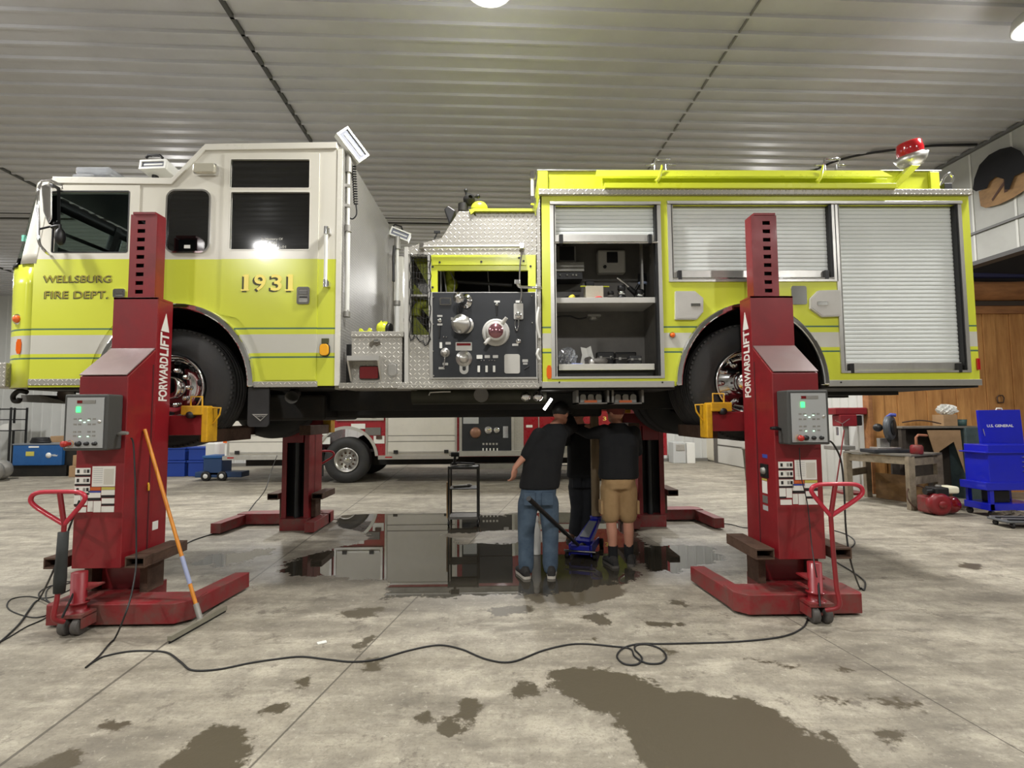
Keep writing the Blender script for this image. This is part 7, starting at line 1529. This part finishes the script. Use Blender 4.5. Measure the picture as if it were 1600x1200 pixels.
# engine on the floor
c = flr(1478, 806); t = thing('small_engine', 'small red engine with black and cream tanks on the floor by the bench', 'engine', (c.x, c.y + .15, 0)); y = c.y + .15
mb = MB(); mb.lathe((c.x - .07, y - .18, .17), (.1, 1, 0), [(0, .05), (.0, .12), (.03, .165), (.1, .17), (.14, .15), (.14, .001)], 28); part('recoil_cover', mb, RED, t)
mb = MB(); mb.lathe((c.x - .07, y - .2, .17), (.1, 1, 0), [(0, .001), (-.01, .05), (.02, .055)], 20); part('recoil_hub', mb, REDD, t)
mb = MB(); mb.box(c.x - .2, c.x + .22, y - .1, y + .15, .02, .28); part('engine_block', mb, REDD, t, .03)
mb = MB(); mb.lathe((c.x + .17, y - .12, .15), (.1, 1, 0), [(0, .001), (0, .1), (.05, .13), (.1, .13)], 24); part('pump_housing', mb, REDF, t)
mb = MB(); mb.box(c.x - .12, c.x + .08, y - .15, y + .08, .28, .42); mb.tube([(c.x - .22, y - .05, .35), (c.x - .1, y - .05, .36)], .05, 12); part('air_cleaner', mb, BLK, t, .02)
mb = MB(); mb.box(c.x + .06, c.x + .27, y - .12, y + .1, .32, .43); part('fuel_tank', mb, mat('tank_cream', (226, 222, 196), .4), t, .03)
mb = MB(); mb.lathe((c.x + .02, y - .02, .42), (0, 0, 1), [(0, .04), (.025, .04), (.025, .001)], 14); part('fuel_cap', mb, GRYP, t)
mb = MB(); mb.box(c.x + .065, c.x + .08, y - .135, y - .12, .16, .25); part('engine_label', mb, WPL, t)
# blue tool cabinet
YB3 = 7.55; x0, x1 = span(1535, 1620, YB3)
t = thing('tool_cabinet', 'bright blue rolling tool cabinet with its lid raised at right edge', 'tool cabinet', ((x0 + x1) / 2, YB3, 0))
zs = {k: zat(k, 1560, YB3) for k in (641, 695, 706, 756, 765, 793)}
mb = MB(); mb.box(x0 + .08, x1, YB3 + .0, YB3 + .4, zs[756], zs[695]); part('cabinet_body', mb, BLUT, t, .008)
mb = MB(); mb.prism([(p.x, p.z) for p in (at(1528, 641, YB3 + .42), at(1594, 640, YB3 + .42), at(1601, 697, YB3 + .42), at(1534, 697, YB3 + .42))], YB3 + .42, YB3 + .46); ld = part('lid', mb, BLUT, t, .006)
a, b = at(1542, 667.5, YB3 + .42), at(1583, 663, YB3 + .42); part('lid_lettering', text_mb('U.S. GENERAL', a.x, a.z, b.x, b.z, YB3 + .418, .003, bold=.02), WPL, ld)
mb = MB(); q = at(1561, 640, YB3 + .44); mb.tube([(q.x - .05, q.y, q.z - .01), (q.x - .04, q.y, q.z + .02), (q.x + .04, q.y, q.z + .02), (q.x + .05, q.y, q.z - .01)], .01, 8); part('lid_handle', mb, WPL, ld)
mb = MB(); mb.tube([at(1536, 670, YB3 + .41), at(1539, 681, YB3 + .41)], .005, 6); part('lid_stay', mb, CHR, ld)
mb = MB(); mb.box(x0 + .02, x1, YB3 - .03, YB3 + .42, zs[706] - .02, zs[706]); part('work_ledge', mb, BLUT, t, .004)
mb = MB(); mb.box(x0, x1, YB3 - .02, YB3 + .42, zs[765] - .01, zs[756] + .02); part('cabinet_tray', mb, BLUT, t, .006)
for x in (x0 + .1, x1 - .1):
    for y in (YB3 + .02, YB3 + .38):
        mb = MB(); mb.box(x - .03, x + .03, y - .02, y + .02, .1, zs[756]); part('cabinet_leg', mb, BLUT, t)
        mb = MB(); mb.lathe((x - .015, y, .05), (1, 0, 0), [(0, .001), (0, .05), (.03, .05), (.03, .001)], 16); part('caster', mb, BLK, t)
mb = MB(); mb.box(x0 + .05, x1, YB3, YB3 + .42, .1, .2); part('lower_tray', mb, BLUT, t, .006)
for i in range(4):
    mb = MB(); z = zat(714 + i * 7.5, 1595, YB3); mb.box(at(1597, 720, YB3).x, x1 - .02, YB3 - .02, YB3 + .002, z - .006, z + .006); part('drawer_pull', mb, ALU, t)
mb = MB(); mb.box(at(1562, 770, YB3).x, at(1588, 770, YB3).x, YB3 + .1, YB3 + .3, .201, .38); tag(mkobj('black_case', mb, BLK, None, .01), 'black case lying on the lower tray of the blue tool cabinet', 'case')
q = Vector((at(1575, 810, 7.35).x, 7.3, 0)); mb = crumple((q.x, q.y, 0), .1, 12); mb.v = [(q.x + (x - q.x) * 2.4, y, z * .7) for x, y, z in mb.v]; tag(mkobj('rag_heap', mb, mat('rag_brown', (84, 76, 66), .9)), 'heap of dark rags on the floor under the blue cabinet', 'rags')
# creeper lying at the right edge
c = flr(1590, 822); t = thing('creeper', 'black and grey mechanic creeper board lying at the right edge', 'creeper', (c.x + .15, c.y, 0))
mb = MB(); mb.box(c.x - .28, c.x + .7, c.y - .22, c.y + .12, .07, .1, Matrix.Rotation(-.12, 3, 'Z')); part('creeper_board', mb, mat('board_grey', (96, 98, 100), .5, .2), t, .01)
for i in range(4):
    mb = MB(); yy = c.y - .18 + i * .085; mb.box(c.x - .24, c.x + .66, yy, yy + .03, .1, .115, Matrix.Rotation(-.12, 3, 'Z')); part('creeper_slat', mb, ALU if i % 2 else BLK, t)
for dx, dy in ((-.22, -.14), (.5, -.2), (-.22, .1), (.5, .06)):
    mb = MB(); mb.lathe((c.x + dx, c.y + dy, .035), (1, 0, 0), [(0, .001), (0, .035), (.025, .035), (.025, .001)], 14); mb.box(c.x + dx + .005, c.x + dx + .02, c.y + dy - .008, c.y + dy + .008, .035, .075); part('caster', mb, BLK, t)
# on the plank wall
mb = MB(); YV = WY - .01; q = at(1562, 625, YV); mb.tube([(q.x - .06, YV - .02, q.z - .04), (q.x - .07, YV - .02, q.z + .05), (q.x - .03, YV - .02, q.z + .09), (q.x + .04, YV - .02, q.z + .09), (q.x + .07, YV - .02, q.z + .04), (q.x + .05, YV - .02, q.z - .05), (q.x - .06, YV - .02, q.z - .05)], .012, 8); tag(mkobj('wall_hook', mb, RUST), 'rusty iron loop hanging on the plank wall above the blue cabinet', 'hook')
mb = MB(); q = at(1578, 636, YB3 + .5); mb.lathe((q.x, YB3 + .6, zs[641] - .1), (0, 0, 1), [(0, .001), (0, .05), (.1, .05), (.16, .02), (.2, .018), (.2, .001)], 16); o = mkobj('glue_bottle', mb, WPL); bpy.data.objects.remove(o)
# dark painted shape with wood on the bulkhead
def bw(px, py, off=0.0):   # where a ray meets the bulkhead face
    d = ray(px, py); xr = d.x * cos(RA) + d.y * sin(RA); return CP + d * ((7.3 - off) / xr)
dk = [(1520, 296), (1522, 280), (1530, 258), (1545, 242), (1562, 233), (1580, 229), (1595, 236), (1603, 248), (1612, 262), (1600, 268), (1585, 275), (1577, 296), (1570, 296), (1569, 280), (1556, 276), (1546, 284), (1542, 294), (1525, 299)]
wd = [(1529, 299), (1542, 294), (1546, 284), (1556, 276), (1569, 280), (1577, 280), (1585, 275), (1600, 268), (1600, 298), (1585, 308), (1560, 320), (1540, 325), (1532, 322)]
def plaque(name, pts, off0, off1, m, parent):
    mb = MB(); a = [bw(x, y, off1) for x, y in pts]; b = [bw(x, y, off0) for x, y in pts]; n = len(pts); mb.add(a + b, [tuple(range(n)), tuple(range(2 * n - 1, n - 1, -1))] + [(i, i + n, (i + 1) % n + n, (i + 1) % n) for i in range(n)]); return part(name, mb, m, parent)
c = bw(1560, 280); t = thing('wall_plaque', 'round black plaque over a rough brown wood board on the upper right wall', 'plaque', c)
plaque('wood_board', wd, .012, .05, WOODB, t); plaque('black_shape', dk, .052, .075, mat('plaque_black', (14, 14, 18), .95), t)
plaque('dark_stroke', [(1549, 312), (1562, 292), (1568, 284), (1571, 286), (1558, 304), (1551, 314)], .0505, .056, mat('burnt_brown', (70, 44, 32), .8), t); plaque('dark_stroke', [(1568, 280), (1574, 280), (1574, 299), (1569, 301)], .0505, .056, mat('burnt_brown', (70, 44, 32), .8), t)
# ceiling conduit
mb = MB(); mb.tube(smooth_path([rm(5.2, 8.2, CEIL - .03), rm(5.5, 7.4, CEIL - .03), rm(6.4, 7.0, CEIL - .03), rm(7.2, 6.9, CEIL - .03)]), .018, 8); tag(mkobj('conduit', mb, BLK), 'black cable running over the ceiling to the upper right wall', 'cable')
for o in bpy.data.objects:
    if '_w' in o: del o['_w']
